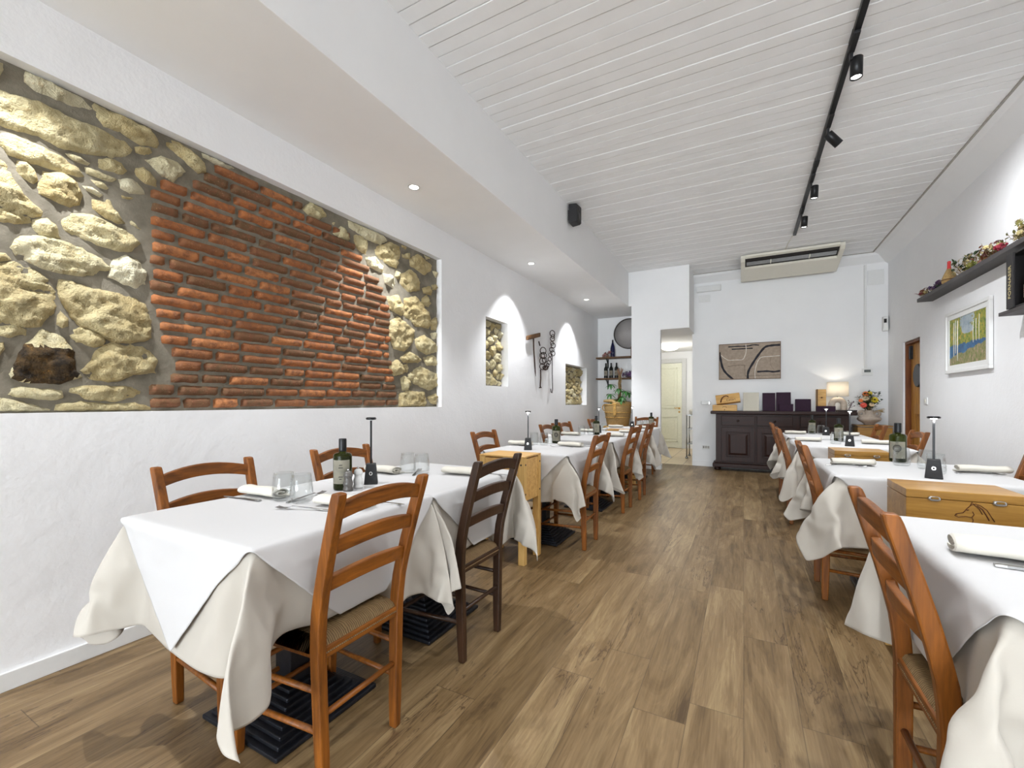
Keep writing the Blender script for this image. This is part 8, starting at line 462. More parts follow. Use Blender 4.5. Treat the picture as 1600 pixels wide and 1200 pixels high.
def voronoi(y0, y1, z0, z1, n, seed, gap, relax=2, aspect=1.0):
    rs = random.Random(seed); P = [(rs.uniform(y0, y1), rs.uniform(z0, z1)) for _ in range(n)]
    def cells():
        out = []
        for i, p in enumerate(P):
            poly = [(y0, z0), (y1, z0), (y1, z1), (y0, z1)]
            for j, q in enumerate(P):
                if i == j: continue
                mx, my = (p[0] + q[0]) / 2, (p[1] + q[1]) / 2; nx, ny = q[0] - p[0], (q[1] - p[1]); L = math.hypot(nx, ny); nx /= L; ny /= L
                new = []; 
                for k in range(len(poly)):
                    a = poly[k]; b = poly[(k + 1) % len(poly)]; da = (a[0] - mx) * nx + (a[1] - my) * ny + gap; db = (b[0] - mx) * nx + (b[1] - my) * ny + gap
                    if da <= 0: new.append(a)
                    if (da < 0) != (db < 0) and abs(da - db) > 1e-9: t = da / (da - db); new.append((a[0] + t * (b[0] - a[0]), a[1] + t * (b[1] - a[1])))
                poly = new
                if len(poly) < 3: break
            out.append(poly if len(poly) >= 3 else None)
        return out
    for _ in range(relax):
        cs = cells(); P = [(sum(v[0] for v in c) / len(c), sum(v[1] for v in c) / len(c)) if c else p for c, p in zip(cs, P)]
    res = []
    for c in cells():
        if not c: continue
        # chamfer corners
        o = []; m = len(c)
        for k in range(m):
            a, b = c[k], c[(k + 1) % m]; o += [(a[0] + .25 * (b[0] - a[0]), a[1] + .25 * (b[1] - a[1])), (a[0] + .75 * (b[0] - a[0]), a[1] + .75 * (b[1] - a[1]))]
        res.append(o)
    return res
def mortar_bed(bm, lay, y0, y1, z0, z1, base, amp=.006, st=.03):
    ny = int((y1 - y0) / st) + 1; nz = int((z1 - z0) / st) + 1; g = []
    for i in range(ny + 1):
        row = []
        for j in range(nz + 1):
            y = y0 + (y1 - y0) * i / ny; z = z0 + (z1 - z0) * j / nz
            row.append(bm.verts.new((base + amp * noise.fractal(Vector((y * 9, z * 9, 3)), 1, 2, 3), y, z)))
        g.append(row)
    for i in range(ny):
        for j in range(nz):
            f = bm.faces.new((g[i][j], g[i + 1][j], g[i + 1][j + 1], g[i][j + 1])); f.material_index = 2; f.smooth = True
MB_ = WALLX - .062
bm = NB(); lay = bm.loops.layers.color.new('tone')
mortar_bed(bm, lay, .05, 3.45, 1.113, 2.562, MB_)
for i, p in enumerate(STONES):
    p = [(min(max(a, .06), 3.443), min(max(b, 1.118), 2.556)) for a, b in p]
    big = max(q[0] for q in p) - min(q[0] for q in p)
    stone(bm, lay, p, MB_ - .004, .062 if big > .12 else .05, i + 1, .010 if big < .2 else .0125, dark=(i == 25), grow=1.09)
for i, p in enumerate(voronoi(.06, .545, 1.12, 2.55, 22, 4, .012)): stone(bm, lay, p, MB_ - .004, .058, 200 + i, .02)
# bricks
rs = random.Random(11); pitch = .0672; z = 1.128; row = 0
while z < 2.56:
    zc = z + .026; sp_ = [1.1 + .01 * k for k in range(240)]; ins_ = [inside((q, zc), BRICK_AREA) for q in sp_]; runs = []
    for q, i_ in zip(sp_, ins_):
        if i_:
            if runs and q - runs[-1][1] < .0151: runs[-1][1] = q
            else: runs.append([q, q])
    for ya, yb in runs:
        y = ya + rs.uniform(-.02, .01)
        while y < yb - .03:
            L = rs.choice([.235, .25, .255, .27, .15, .22]); 
            if row % 2 and y < ya + .02: L *= .55
            if yb - y < L + .05: L = yb - y + rs.uniform(0, .012)
            yc = y + L / 2
            h0 = .026 + rs.uniform(-.006, .005); hh = .0555 + rs.uniform(-.004, .003); y0, y1, z0, z1 = y, y + L - .010, z + rs.uniform(-.003, .003), z + hh
            z1 = min(z1, 2.556)
            nx, nz = max(4, int(L / .018)), 4; g = []; tone = rs.random() if rs.random() > .12 else -.0
            for i in range(nx + 1):
                r_ = []
                for j in range(nz + 1):
                    u = i / nx; v = j / nz; yy = y0 + (y1 - y0) * u; zz = z0 + (z1 - z0) * v
                    e = min(min(u, 1 - u) * (y1 - y0), min(v, 1 - v) * (z1 - z0)); yy += noise.noise(Vector((yy * 30, zz * 30, row))) * .004; zz += noise.noise(Vector((yy * 22, zz * 50, 5))) * .004
                    r_.append(bm.verts.new((MB_ + (h0 * (1 - math.exp(-e / .004)) if e > 0 else -.006) + (.003 * noise.fractal(Vector((yy * 40, zz * 40, 1)), 1, 2, 3) if e > 0 else 0) + .0, yy, zz)))
                g.append(r_)
            for i in range(nx):
                for j in range(nz):
                    f = bm.faces.new((g[i][j], g[i + 1][j], g[i + 1][j + 1], g[i][j + 1])); f.material_index = 1; f.smooth = True
                    for l in f.loops: l[lay] = (tone, 0, 0, 1)
            y += L
    z += pitch; row += 1
# a loose brick high in the right corner
struct(obj('wall_masonry', bm, ['rock', 'brick', 'mortar']))
bm = NB(); lay = bm.loops.layers.color.new('tone'); mortar_bed(bm, lay, 4.28, 4.82, 1.35, 2.147, WALLX - .10)
for i, p in enumerate(voronoi(4.285, 4.815, 1.355, 2.14, 30, 5, .006)): stone(bm, lay, p, WALLX - .11, .075, 300 + i, .016)
struct(obj('wall_masonry_middle', bm, ['rock', 'brick', 'mortar']))
bm = NB(); lay = bm.loops.layers.color.new('tone'); mortar_bed(bm, lay, 6.82, 7.92, 1.105, 1.80, WALLX - .13)
for i, p in enumerate(voronoi(6.825, 7.915, 1.11, 1.79, 58, 6, .005)): stone(bm, lay, p, WALLX - .14, .085, 400 + i, .017)
struct(obj('wall_masonry_far', bm, ['rock', 'brick', 'mortar']))

# ================================================================= corridor door and right door
d = struct(thing('door_1', '', '')) ; del d['label']; del d['category']
DX0, DX1, DY = -2.20, -1.36, 11.6
bm = NB()
box(bm, DX0, DX1, DY - .04, DY, .01, 2.13)
obj('door_leaf', bm, plain('pale_green_paint', (226, 226, 206), .5, var=.02), d, bevel=.003)
bm = NB()
for z0, z1 in ((.16, .80), (1.0, 2.02)):
    for x0, x1, a, b in ((DX0 + .1, DX1 - .1, z0, z0 + .03), (DX0 + .1, DX1 - .1, z1 - .03, z1), (DX0 + .1, DX0 + .13, z0, z1), (DX1 - .13, DX1 - .1, z0, z1)): box(bm, x0, x1, DY - .055, DY - .038, a, b)
    box(bm, DX0 + .17, DX1 - .17, DY - .05, DY - .038, z0 + .07, z1 - .07)
obj('door_panel_moulding', bm, plain('pale_green_paint_moulding', (222, 222, 200), .5, var=.02), d, bevel=.004)
bm = NB(); box(bm, DX1 + .0, DX1 + .10, DY - .03, DY + .02, 0, 2.24); box(bm, DX0, DX1, DY - .03, DY + .02, 2.14, 2.24); box(bm, DX0 - .1, DX0, DY - .03, DY + .02, 0, 2.24)
obj('door_frame', bm, plain('grey_white_paint', (205, 205, 203), .5, var=.02), d, bevel=.004)
bm = NB(); cyl(bm, (DX1 - .06, DY - .04, 1.0), (DX1 - .06, DY - .09, 1.0), .011); tube(bm, [(DX1 - .06, DY - .09, 1.0), (DX1 - .11, DY - .095, 1.005), (DX1 - .16, DY - .09, 1.0), (DX1 - .17, DY - .08, 1.02)], .008); cyl(bm, (DX1 - .06, DY - .04, 1.0), (DX1 - .06, DY - .047, 1.0), .025, seg=16); cyl(bm, (DX1 - .06, DY - .04, .91), (DX1 - .06, DY - .047, .91), .022, seg=16)
obj('door_handle', bm, 'brass', d)
# right hand doorway: timber lining and boarded door leaf
d = struct(thing('door_2', '', '')); del d['label']; del d['category']
M['oldwood'] = wood('old_golden_timber', (130, 78, 24), (214, 158, 78), 2, .5, .6, 1.2)
M['oldwood2'] = wood('old_red_timber', (88, 44, 16), (142, 82, 34), 2, .5, .6, 1.0)
bm = NB(); box(bm, RWALL + .02, RWALL + .30, D1 - .035, D1, 0, DZ); box(bm, RWALL + .02, RWALL + .3, D0, D0 + .035, 0, DZ); box(bm, RWALL + .02, RWALL + .3, D0, D1, DZ - .035, DZ); obj('door_frame', bm, 'oldwood2', d, bevel=.004)
bm = NB(); q = .092
for k in range(7): box(bm, RWALL + .075, RWALL + .10 - (.012 if k % 2 else 0), D0 + .035 + k * q * .9, D0 + .035 + (k + 1) * q * .9 - .006, .02, DZ - .04)
obj('door_boards', bm, 'oldwood', d, bevel=.004)
bm = NB(); box(bm, RWALL + .05, RWALL + .075, D0 + .04, D1 - .26, 1.0, 1.13); obj('door_rail', bm, 'oldwood', d, bevel=.004)
bm = NB(); box(bm, RWALL + .04, RWALL + .075, D1 - .12, D1 - .075, 1.74, 1.92); obj('hinge_plate', bm, 'iron', d, bevel=.003)
bm = NB(); cyl(bm, (RWALL + .02, D0 + .19, 1.50), (RWALL + .065, D0 + .19, 1.50), .15, seg=32); tag(obj('round_plaque', bm, 'iron', bevel=.01), 'round dark iron plaque hanging on the boards of the timber doorway', 'plaque')
# ================================================================= chairs
def arch_slat(w, zc, h, y, th=.015, arch=.022, bow=.022, n=12):
    bm = NB(); rings = []
    for i in range(n + 1):
        t = -1 + 2 * i / n; x = t * w / 2; q = 1 - t * t; z = zc + arch * q; yy = y - bow * q; hh = h * (1 + .06 * q) / 2
        rings.append([(x, yy - th / 2 - .0, z - hh), (x, yy + th / 2, z - hh), (x, yy + th / 2 + .004, z + hh), (x, yy - th / 2 + .004 - .008, z + hh)])
    sweep(bm, rings); return bm
def post_y(z):   # centre line of the rear post in side view
    P = [(0, -.195), (.20, -.192), (.42, -.190), (.52, -.196), (.64, -.222), (.78, -.262), (.905, -.300)]
    for (a, ya), (b, yb) in zip(P, P[1:]):
        if z <= b: return ya + (yb - ya) * (z - a) / (b - a)
    return P[-1][1]
def post_x(z): return .150 + .030 * (z / .9)
def make_chair(label, mv, mh, group):
    t = thing('dining_chair', label, 'chair', group=group)
    for s in (-1, 1):
        bm = NB(); rings = []
        for z in (0, .1, .2, .32, .42, .48, .54, .60, .68, .76, .84, .885, .900, .905):
            x = s * post_x(z); y = post_y(z); w = .0155; d = .0175 + .003 * math.sin(z * 3.2)
            if z > .89: d *= {.900: .90, .905: .70}.get(z, 1)
            if z < .05: w *= .9; d *= .9
            rings.append([(x - w, y - d, z), (x + w, y - d, z), (x + w, y + d, z), (x - w, y + d, z)])
        sweep(bm, rings); obj('leg', bm, mv, t, bevel=.005)
        bm = NB(); rings = []
        for z, w, xo in ((0, .014, .0), (.12, .017, .0), (.30, .020, 0), (.40, .021, 0), (.445, .020, 0)):
            x = s * .183; y = .178; rings.append([(x - w, y - w, z), (x + w, y - w, z), (x + w, y + w, z), (x - w, y + w, z)])
        sweep(bm, rings); obj('leg', bm, mv, t, bevel=.005)
    for zc, h, ar in ((.846, .048, .026), (.738, .046, .020), (.622, .044, .018)):
        obj('back_slat', arch_slat(2 * post_x(zc) - .012, zc, h, post_y(zc), arch=ar), mh, t, bevel=.004)
    bm = NB()
    for s in (-1, 1):
        for z in (.17, .29): cyl(bm, (s * .158, -.19, z + .008), (s * .183, .178, z), .0095, seg=10)
    cyl(bm, (-.155, -.192, .225), (.155, -.192, .225), .0095, seg=10)
    for z in (.15, .27): cyl(bm, (-.183, .178, z), (.183, .178, z), .0095, seg=10)
    obj('stretcher', bm, mh, t)
    bm = NB(); sweep(bm, [[(-.165, -.205, z), (.165, -.205, z), (.195, .195, z), (-.195, .195, z)] for z in (.395, .43)]); obj('seat_rail', bm, mh, t, bevel=.004)
    # woven seat, domed over its rails
    bm = NB(); n = 24; g = []
    for i in range(n + 1):
        row = []
        for j in range(n + 1):
            u = -1 + 2 * i / n; v = -1 + 2 * j / n; hw = .172 + .031 * (v + 1) / 2; x = u * hw; y = v * .205 - .002
            e = max(abs(u), abs(v)); z = .447 + .012 * (1 - e ** 6) - (.034 if e > .999 else (.008 if e > .9 else 0)); dgn = abs(abs(u) - abs(v)); z -= .005 * math.exp(-dgn * 14)
            row.append(bm.verts.new((x, y, z - .43)))
        g.append(row)
    for i in range(n):
        for j in range(n): f = bm.faces.new((g[i][j], g[i + 1][j], g[i + 1][j + 1], g[i][j + 1])); f.smooth = True
    bmesh.ops.solidify(bm, geom=bm.faces[:], thickness=.012)
    obj('seat', bm, 'rush', t, loc=(0, 0, .43))
    return t
GL, GW, GR, GRW = 'orange chairs on the aisle side of the left row', 'orange chairs along the left wall', 'orange chairs on the aisle side of the right row', 'orange chairs along the right wall'
CH = make_chair('orange ladder-back chair with rush seat, nearest on the aisle side of the left table row', 'orange', 'orangex', GL)
CD = make_chair('dark brown ladder-back chair with rush seat, the only dark one, at the near left table', 'dark', 'darkx', 'dark chairs')
LX, WX_, RX, RWX = -1.300, -1.735, .595, 1.065
CH.location = (LX, 1.03, 0); CH.rotation_euler = (0, 0, R(90)); CD.location = (LX - .0, 1.765, 0); CD.rotation_euler = (0, 0, R(89))
dup(CH, (LX + .005, 3.42, 0), R(90), 'orange chair on the aisle just beyond the pine stand, left row', GL)
dup(CH, (LX, 4.70, 0), R(88.5), 'orange aisle chair in the middle of the left row, overlapping its neighbour', GL)
dup(CH, (LX + .015, 5.41, 0), R(91), 'orange chair on the aisle farthest down the left row before the small end table', GL)
dup(CH, (WX_, 1.03, 0), R(-90), 'orange chair against the left wall at the near end of the nearest table', GW)
dup(CH, (WX_, 1.735, 0), R(-91), 'orange chair at the left wall behind the unlit lamp of the nearest table', GW)
dup(CH, (WX_ - .01, 3.30, 0), R(-90), 'orange chair at the left wall beside the pine stand, alone behind the second table', GW)
dup(CH, (WX_, 4.68, 0), R(-90), 'orange chair at the left wall half hidden by the oil bottle of the second table', GW)
dup(CH, (WX_, 5.25, 0), R(-90), 'orange chair at the left wall, just right of the second table’s oil bottle in view', GW)
dup(CH, (WX_ - .02, 6.47, 0), R(-90), 'orange chair at the left wall farthest back, half hidden by an oil bottle', GW)
dup(CH, (-1.47, 7.38, 0), R(180), 'orange chair at the head of the far left table before the pillar', 'chair at the table head')
dup(CH, (RX, 1.47, 0), R(-90), 'large orange chair in the right foreground, back to the aisle', GR)
dup(CH, (RX + .02, 3.27, 0), R(-90), 'orange chair on the aisle at the second right table, with the rolled napkin beside it', GR)
dup(CH, (RX + .0, 5.05, 0), R(-90), 'orange chair on the aisle at the third right table, in front of the dark sideboard', GR)
dup(CH, (RX + .0, 6.13, 0), R(-90), 'orange chair at the farthest right table, only its top showing past the one before', GR)
dup(CH, (RWX, 3.19, 0), R(90), 'orange chair cut by the right edge of the photo beyond the second right table', GRW)
dup(CH, (RWX, 5.05, 0), R(90), 'orange chair facing the aisle behind the squat oil bottle, third right table', GRW)
dup(CH, (RWX + .0, 6.25, 0), R(90), 'orange chair below the beige vase at the far right table', GRW)

# ================================================================= tables and cloths
def make_table(label, group):
    t = thing('pedestal_table', label, 'table', group=group)
    boxo('tabletop', -.355, .355, -.375, .375, .72, .75, 'dark', t, .003)
    bm = NB(); box(bm, -.045, .045, -.045, .045, .06, .72); obj('column', bm, 'iron', t, bevel=.004)
    bm = NB()
    for k in range(8):
        a = .215 - k * .021; z0 = .004 + k * .0125; box(bm, -a, a, -a, a, z0, z0 + .0165)
    obj('base_plate', bm, 'iron', t, bevel=.004)
    return t
LT, RT = 'pedestal tables of the left row', 'pedestal tables of the right row'
TX, TRX = -1.53, .85
YL = [1.085, 1.853, 3.45, 4.705, 5.475, 6.73]; YR = [1.57, 3.33, 5.10, 6.20]
NL = ['nearest', 'joined second', 'middle single', 'fourth', 'fifth', 'farthest']
NLx = ['nearest on the left, iron foot showing behind the first orange chair', 'left table joined behind the nearest one, iron foot beside the dark chair',
       'single left table beyond the pine stand, iron foot beside its orange chair', 'left table third group, near half of the joined pair', 'left table third group, far half of the joined pair', 'farthest left table in front of the white pillar']
NRx = ['nearest right table, mostly out of frame', 'second right table with the tall lit lamp at its near edge', 'third right table beyond the small latched crate', 'farthest right table, in front of the sideboard']
tabs = []
T0 = make_table('pedestal table, ' + NLx[0], LT); T0.location = (TX, YL[0], 0)
for y_, l_ in zip(YL[1:], NLx[1:]): dup(T0, (TX, y_, 0), 0, 'pedestal table, ' + l_, LT)
for y_, l_ in zip(YR, NRx): dup(T0, (TRX, y_, 0), 0, 'pedestal table, ' + l_, RT, scale=(1.11, 1.06, 1))
def load_cloth(key):
    n, e = CLOTHS[key]
    q = np.array(e, float).reshape(3, n, n)
    q[:, :, 1:] = np.cumsum(q[:, :, 1:], axis=2)
    q = np.cumsum(q, axis=2)
    return n, q.transpose(1, 2, 0).reshape(-1, 3) * CLOTH_STEP
def cloth(key, name, mat, mirror=False, clamp=0, over=False, lim=9, yc=-.06, pull=0):
    n, V = load_cloth(key)
    X, Y = V[:, 0], V[:, 1]
    ztop = .764 if over else .7585
    ins = (np.abs(X) < .352) & (np.abs(Y) < .372) & (V[:, 2] > .715)
    V[ins, 2] = ztop + np.clip((V[ins, 2] - ztop) * .12, -.0005, .0008)
    V[~ins, 2] = np.minimum(V[~ins, 2], ztop)
    if mirror: V[:, 1] *= -1
    # the cloth comes to rest on the rush seats and tucks inward there
    wy = np.clip((.235 - np.abs(V[:, 1] - yc)) / .045, 0, 1) * np.clip((V[:, 2] - .29) / .05, 0, 1)
    seat = .465 + (.004 if over else 0)
    ex = np.where(np.abs(V[:, 0]) > .30, np.maximum(0, seat - V[:, 2]), 0) * wy
    V[:, 2] += ex
    V[:, 0] -= np.sign(V[:, 0]) * ex * (.75 if over else .8)
    e = .3775
    if pull:
        m = (V[:, 0] > .30) & (V[:, 1] < -.3775)
        V[m, 1] = -.3775 + (V[m, 1] + .3775) * pull
        m = V[:, 0] > .3575
        V[m, 0] = .3575 + (V[m, 0] - .3575) * pull
    low = V[:, 2] < .33
    V[low, 2] = .33 - (.33 - V[low, 2]) * (.35 if pull else .72)
    if clamp:
        m = V[:, 1] * clamp > e
        V[m, 1] = clamp * (e + .008 * (1 - np.exp(-(V[m, 1] * clamp - e) / .012)) - (.0 if over else .003))
    if lim < 9:
        m = V[:, 1] < -lim
        V[m, 1] = -lim + .01 * np.tanh((V[m, 1] + lim) / .03)
    me = bpy.data.meshes.new(name); fs = [(i * n + j, (i + 1) * n + j, (i + 1) * n + j + 1, i * n + j + 1) for i in range(n - 1) for j in range(n - 1)]
    me.from_pydata([tuple(v) for v in V.tolist()], [], fs); me.materials.append(M[mat])
    me.polygons.foreach_set('use_smooth', [True] * len(me.polygons))
    o = bpy.data.objects.new(name, me); C.objects.link(o)
    s = o.modifiers.new('subdivision', 'SUBSURF'); s.levels = s.render_levels = 2
    s = o.modifiers.new('thickness', 'SOLIDIFY'); s.thickness = .0012; s.offset = 1
    return o
GU, GO = 'cream undercloths', 'white overcloths'
def lay(y, x, key, mirror, clamp, lab, scale=None, lim=9, pull=0):
    u = cloth('U' + key, 'tablecloth', 'under', mirror, clamp, lim=lim, pull=pull); v = cloth('V' + key, 'overcloth', 'over', mirror, clamp, True, lim=lim + .01, pull=pull)
    for o in (u, v):
        o.location = (x, y, 0)
        if scale: o.scale = scale
    tag(u, 'cream undercloth with hanging corners ' + lab, 'tablecloth', GU); tag(v, 'white overcloth laid cornerwise ' + lab, 'tablecloth', GO)
lay(YL[0], TX, '21', False, 1, 'on the nearest left table', pull=.72)
lay(YL[1], TX, '55', False, -1, 'on the left table beside the dark chair')
lay(YL[2], TX, '55', False, 0, 'on the single left table behind the pine stand', lim=.385)
lay(YL[3], TX, '21', False, 1, 'on the near half of the third left table group')
lay(YL[4], TX, '55', False, -1, 'on the far half of the third left table group')
lay(YL[5], TX, '21', True, 0, 'on the farthest left table by the pillar')
SR = (1.11, 1.05, 1)
lay(YR[0], TRX, '55', False, 0, 'on the nearest right table at the photo corner', SR)
lay(YR[1], TRX, '21', True, 0, 'on the second right table', SR)
lay(YR[2], TRX, '55', False, 0, 'on the third right table', SR)
lay(YR[3], TRX, '21', False, 0, 'on the farthest right table before the sideboard', SR)
ZT = .7665
# ================================================================= pine stand and crates
def pine_stand(label, x0, x1, y0, y1, ztop=.772):
    t = thing('side_stand', label, 'stand', ((x0 + x1) / 2, (y0 + y1) / 2, 0)); a = (x1 - x0) / 2; b = (y1 - y0) / 2; L = .024
    for sx in (-1, 1):
        for sy in (-1, 1):
            bm = NB(); cx, cy = sx * (a - L), sy * (b - L); box(bm, cx - L, cx + L, cy - L, cy + L, 0, ztop - .012); lg = obj('leg', bm, 'pine', t, bevel=.003)
            bm = NB()
            for z in (ztop - .06, ztop - .27):
                cyl(bm, (cx, cy + sy * (L - .001), z), (cx, cy + sy * (L + .0015), z), .007, seg=12); cyl(bm, (cx + sx * (L - .001), cy, z), (cx + sx * (L + .0015), cy, z), .007, seg=12)
            obj('screw_cap', bm, 'blackp', lg)
    for sy in (-1, 1): boxo('panel', -a + 2 * L, a - 2 * L, sy * (b - .012) - .009, sy * (b - .012) + .009, ztop - .32, ztop - .02, 'pinex', t, .002)
    for sx in (-1, 1): boxo('panel', sx * (a - .014) - .009, sx * (a - .014) + .009, -b + 2 * L, b - 2 * L, ztop - .32, ztop - .02, 'pinex', t, .002)
    boxo('stand_top', -a, a, -b, b, ztop - .012, ztop, 'pinex', t, .002)
    bm = NB(); box(bm, -a + L, a - L, -b + .03, -.004, .205, .22); box(bm, -a + L, a - L, .004, b - .03, .205, .22); obj('shelf', bm, 'pinex', t, bevel=.002)
    for sx in (-1, 1): boxo('rail', sx * (a - L) - .01, sx * (a - L) + .01, -b + 2 * L, b - 2 * L, .15, .205, 'pine', t, .002)
    return t
pine_stand('pale pine stand with black screw caps between the nearest and second left tables', -1.735, -1.365, 2.745, 3.035)
def latch(parent, x, y, z):
    bm = NB(); rings = []
    for k, (s, d) in enumerate(((1, 0), (1, .004), (.7, .008))): rings.append([(x + s * .0215 * math.copysign(abs(math.cos(a)) ** .6, math.cos(a)), y - d, z + s * .0115 * math.copysign(abs(math.sin(a)) ** .7, math.sin(a))) for a in [2 * PI * i / 16 for i in range(16)]])
    sweep(bm, rings, smooth=True); l_ = obj('latch', bm, 'chrome', parent)
    boxo('latch_tongue', x - .011, x + .011, y - .0105, y - .007, z - .001, z + .008, 'brass', l_, .001)
def crate(label, x0, x1, y0, y1, z0, z1, horse=False):
    t = thing('wine_crate', label, 'crate', ((x0 + x1) / 2, (y0 + y1) / 2, z0)); a = (x1 - x0) / 2; b = (y1 - y0) / 2; h = z1 - z0
    boxo('crate_body', -a, a, -b, b, 0, h - .036, 'crate', t, .002); boxo('lid', -a, a, -b, b, h - .034, h, 'crate', t, .002)
    for x in (-a * .52, a * .52): latch(t, x, -b, h - .034)
    if horse:
        bm = NB()
        def st(pts, r=.0016): tube(bm, [(px * 1.1 + .01, -b - .0005, pz + .024) for px, pz in pts], r, 5)
        st([(-.040, .052), (-.036, .060), (-.018, .066), (-.006, .086), (.004, .100), (.016, .106), (.030, .100), (.046, .084), (.056, .062), (.066, .040)])
        st([(-.040, .052), (-.030, .047), (-.012, .052), (.006, .050), (.012, .062), (.008, .074)]); st([(.006, .050), (.010, .040), (.008, .028)])
        st([(.020, .100), (.034, .086), (.044, .064), (.052, .044)], .0022); st([(.012, .102), (.026, .086), (.034, .066)], .0018); st([(-.038, .057), (-.034, .055)], .002); st([(-.008, .078), (-.002, .080)], .002); st([(.002, .098), (.006, .112), (.012, .102)])
        obj('horse_head_mark', bm, 'burn', t)
    return t
tb = dup(bpy.data.objects['side_stand'], (.80, 2.575, 0), 0, 'pale pine stand hidden below the large latched crate, right row'); tb.scale = (1.1, 1, .80)
tc = dup(bpy.data.objects['side_stand'], (.785, 4.29, 0), 0, 'pale pine stand under the small latched crate, right row'); tc.scale = (1.1, 1, .86)
crate('yellow wooden wine crate with two chrome latches and a horse head mark, near right', .612, .985, 2.43, 2.71, .618, .79, True)
crate('small yellow wooden crate with two latches between the second and third right tables', .620, .955, 4.14, 4.44, .664, .785)
crate('flat brown wooden box on a stand between the far left tables', -1.70, -1.36, 5.96, 6.24, .66, .778)
td = dup(bpy.data.objects['side_stand'], (-1.53, 6.10, 0), 0, 'pale pine stand under the flat brown box between far left tables'); td.scale = (1, 1, .855)

# ================================================================= table-top objects
def napkin(label, loc, rz, group='rolled ivory napkins', L=.20):
    bm = NB(); n = 44; prof = []; inn = []
    for i in range(n + 1):
        t = i / n; a = t * 2 * PI * 2.1 - PI / 2; ra = .008 + .036 * t; rb = .003 + .0155 * t
        prof.append((ra * math.cos(a), (.0205) + rb * math.sin(a))); inn.append(((ra - .0042) * math.cos(a), .0205 + (rb - .0030) * math.sin(a)))
    loop = prof + inn[::-1]; rings = []
    for k in range(9):
        x = -L / 2 + L * k / 8; s = 1 + .06 * math.sin(k * 2.1 + loc[1] * 7); rings.append([(x + .003 * math.sin(8 * i / len(loop)), y * s, .0005 + z * (1 - .05 * math.cos(k + loc[0])) ) for i, (y, z) in enumerate(loop)])
    rr = [[bm.verts.new(p) for p in r_] for r_ in rings]; m = len(loop)
    for a, b in zip(rr, rr[1:]):
        for i in range(m): f = bm.faces.new((a[i], a[(i + 1) % m], b[(i + 1) % m], b[i])); f.smooth = True
    for r_ in (rr[0], rr[-1]):
        for i in range(n): bm.faces.new((r_[i], r_[i + 1], r_[m - 2 - i], r_[m - 1 - i]))
    box(bm, -L / 2 + .004, L / 2 - .002, .02, .052, .0006, .0052)
    o = obj('rolled_napkin', bm, 'napkin', loc=loc, rot=(0, 0, rz), bevel=0); return tag(o, label, 'napkin', group)
def cutlery(kind, label, loc, rz, group):
    bm = NB()
    def strip(pts):
        rings = [[(x, -w, z), (x, w, z), (x, w * .8, z + t), (x, -w * .8, z + t)] for x, w, z, t in pts]; sweep(bm, rings, smooth=False)
    if kind == 'fork':
        strip([(-.10, .006, 0, .003), (-.08, .009, .001, .003), (-.03, .004, .005, .003), (.02, .003, .008, .003), (.045, .004, .009, .003), (.055, .011, .006, .002), (.065, .012, .003, .002)])
        for k in range(4): y = (-1.5 + k) * .0068; sweep(bm, [[(x, y - .0022, z), (x, y + .0022, z), (x, y + .0018, z + .0016), (x, y - .0018, z + .0016)] for x, z in ((.064, .0035), (.085, .003), (.105, .007))])
    else:
        strip([(-.11, .008, 0, .005), (-.09, .010, 0, .006), (-.01, .007, 0, .006), (0, .007, .001, .003), (.02, .009, .0, .002), (.09, .009, .0, .0015), (.115, .002, 0, .001)])
    o = obj('table_' + kind, bm, 'steel', loc=loc, rot=(0, 0, rz), bevel=.0006); return tag(o, label, kind, group)
def tumbler(label, loc, inverted=False):
    bm = NB(); H = .094
    p = [(0, .0), (.030, .0), (.036, .006), (.0385, .02), (.0375, .045), (.034, .075), (.0315, H), (.0300, H), (.0323, .075), (.0358, .045), (.0367, .022), (.033, .012), (0, .010)]
    lathe(bm, p, 36); o = obj('drinking_glass', bm, 'glass', loc=loc); o.scale = (1.13, 1.13, 1.17); return tag(o, label, 'glass', 'stemless tumblers')
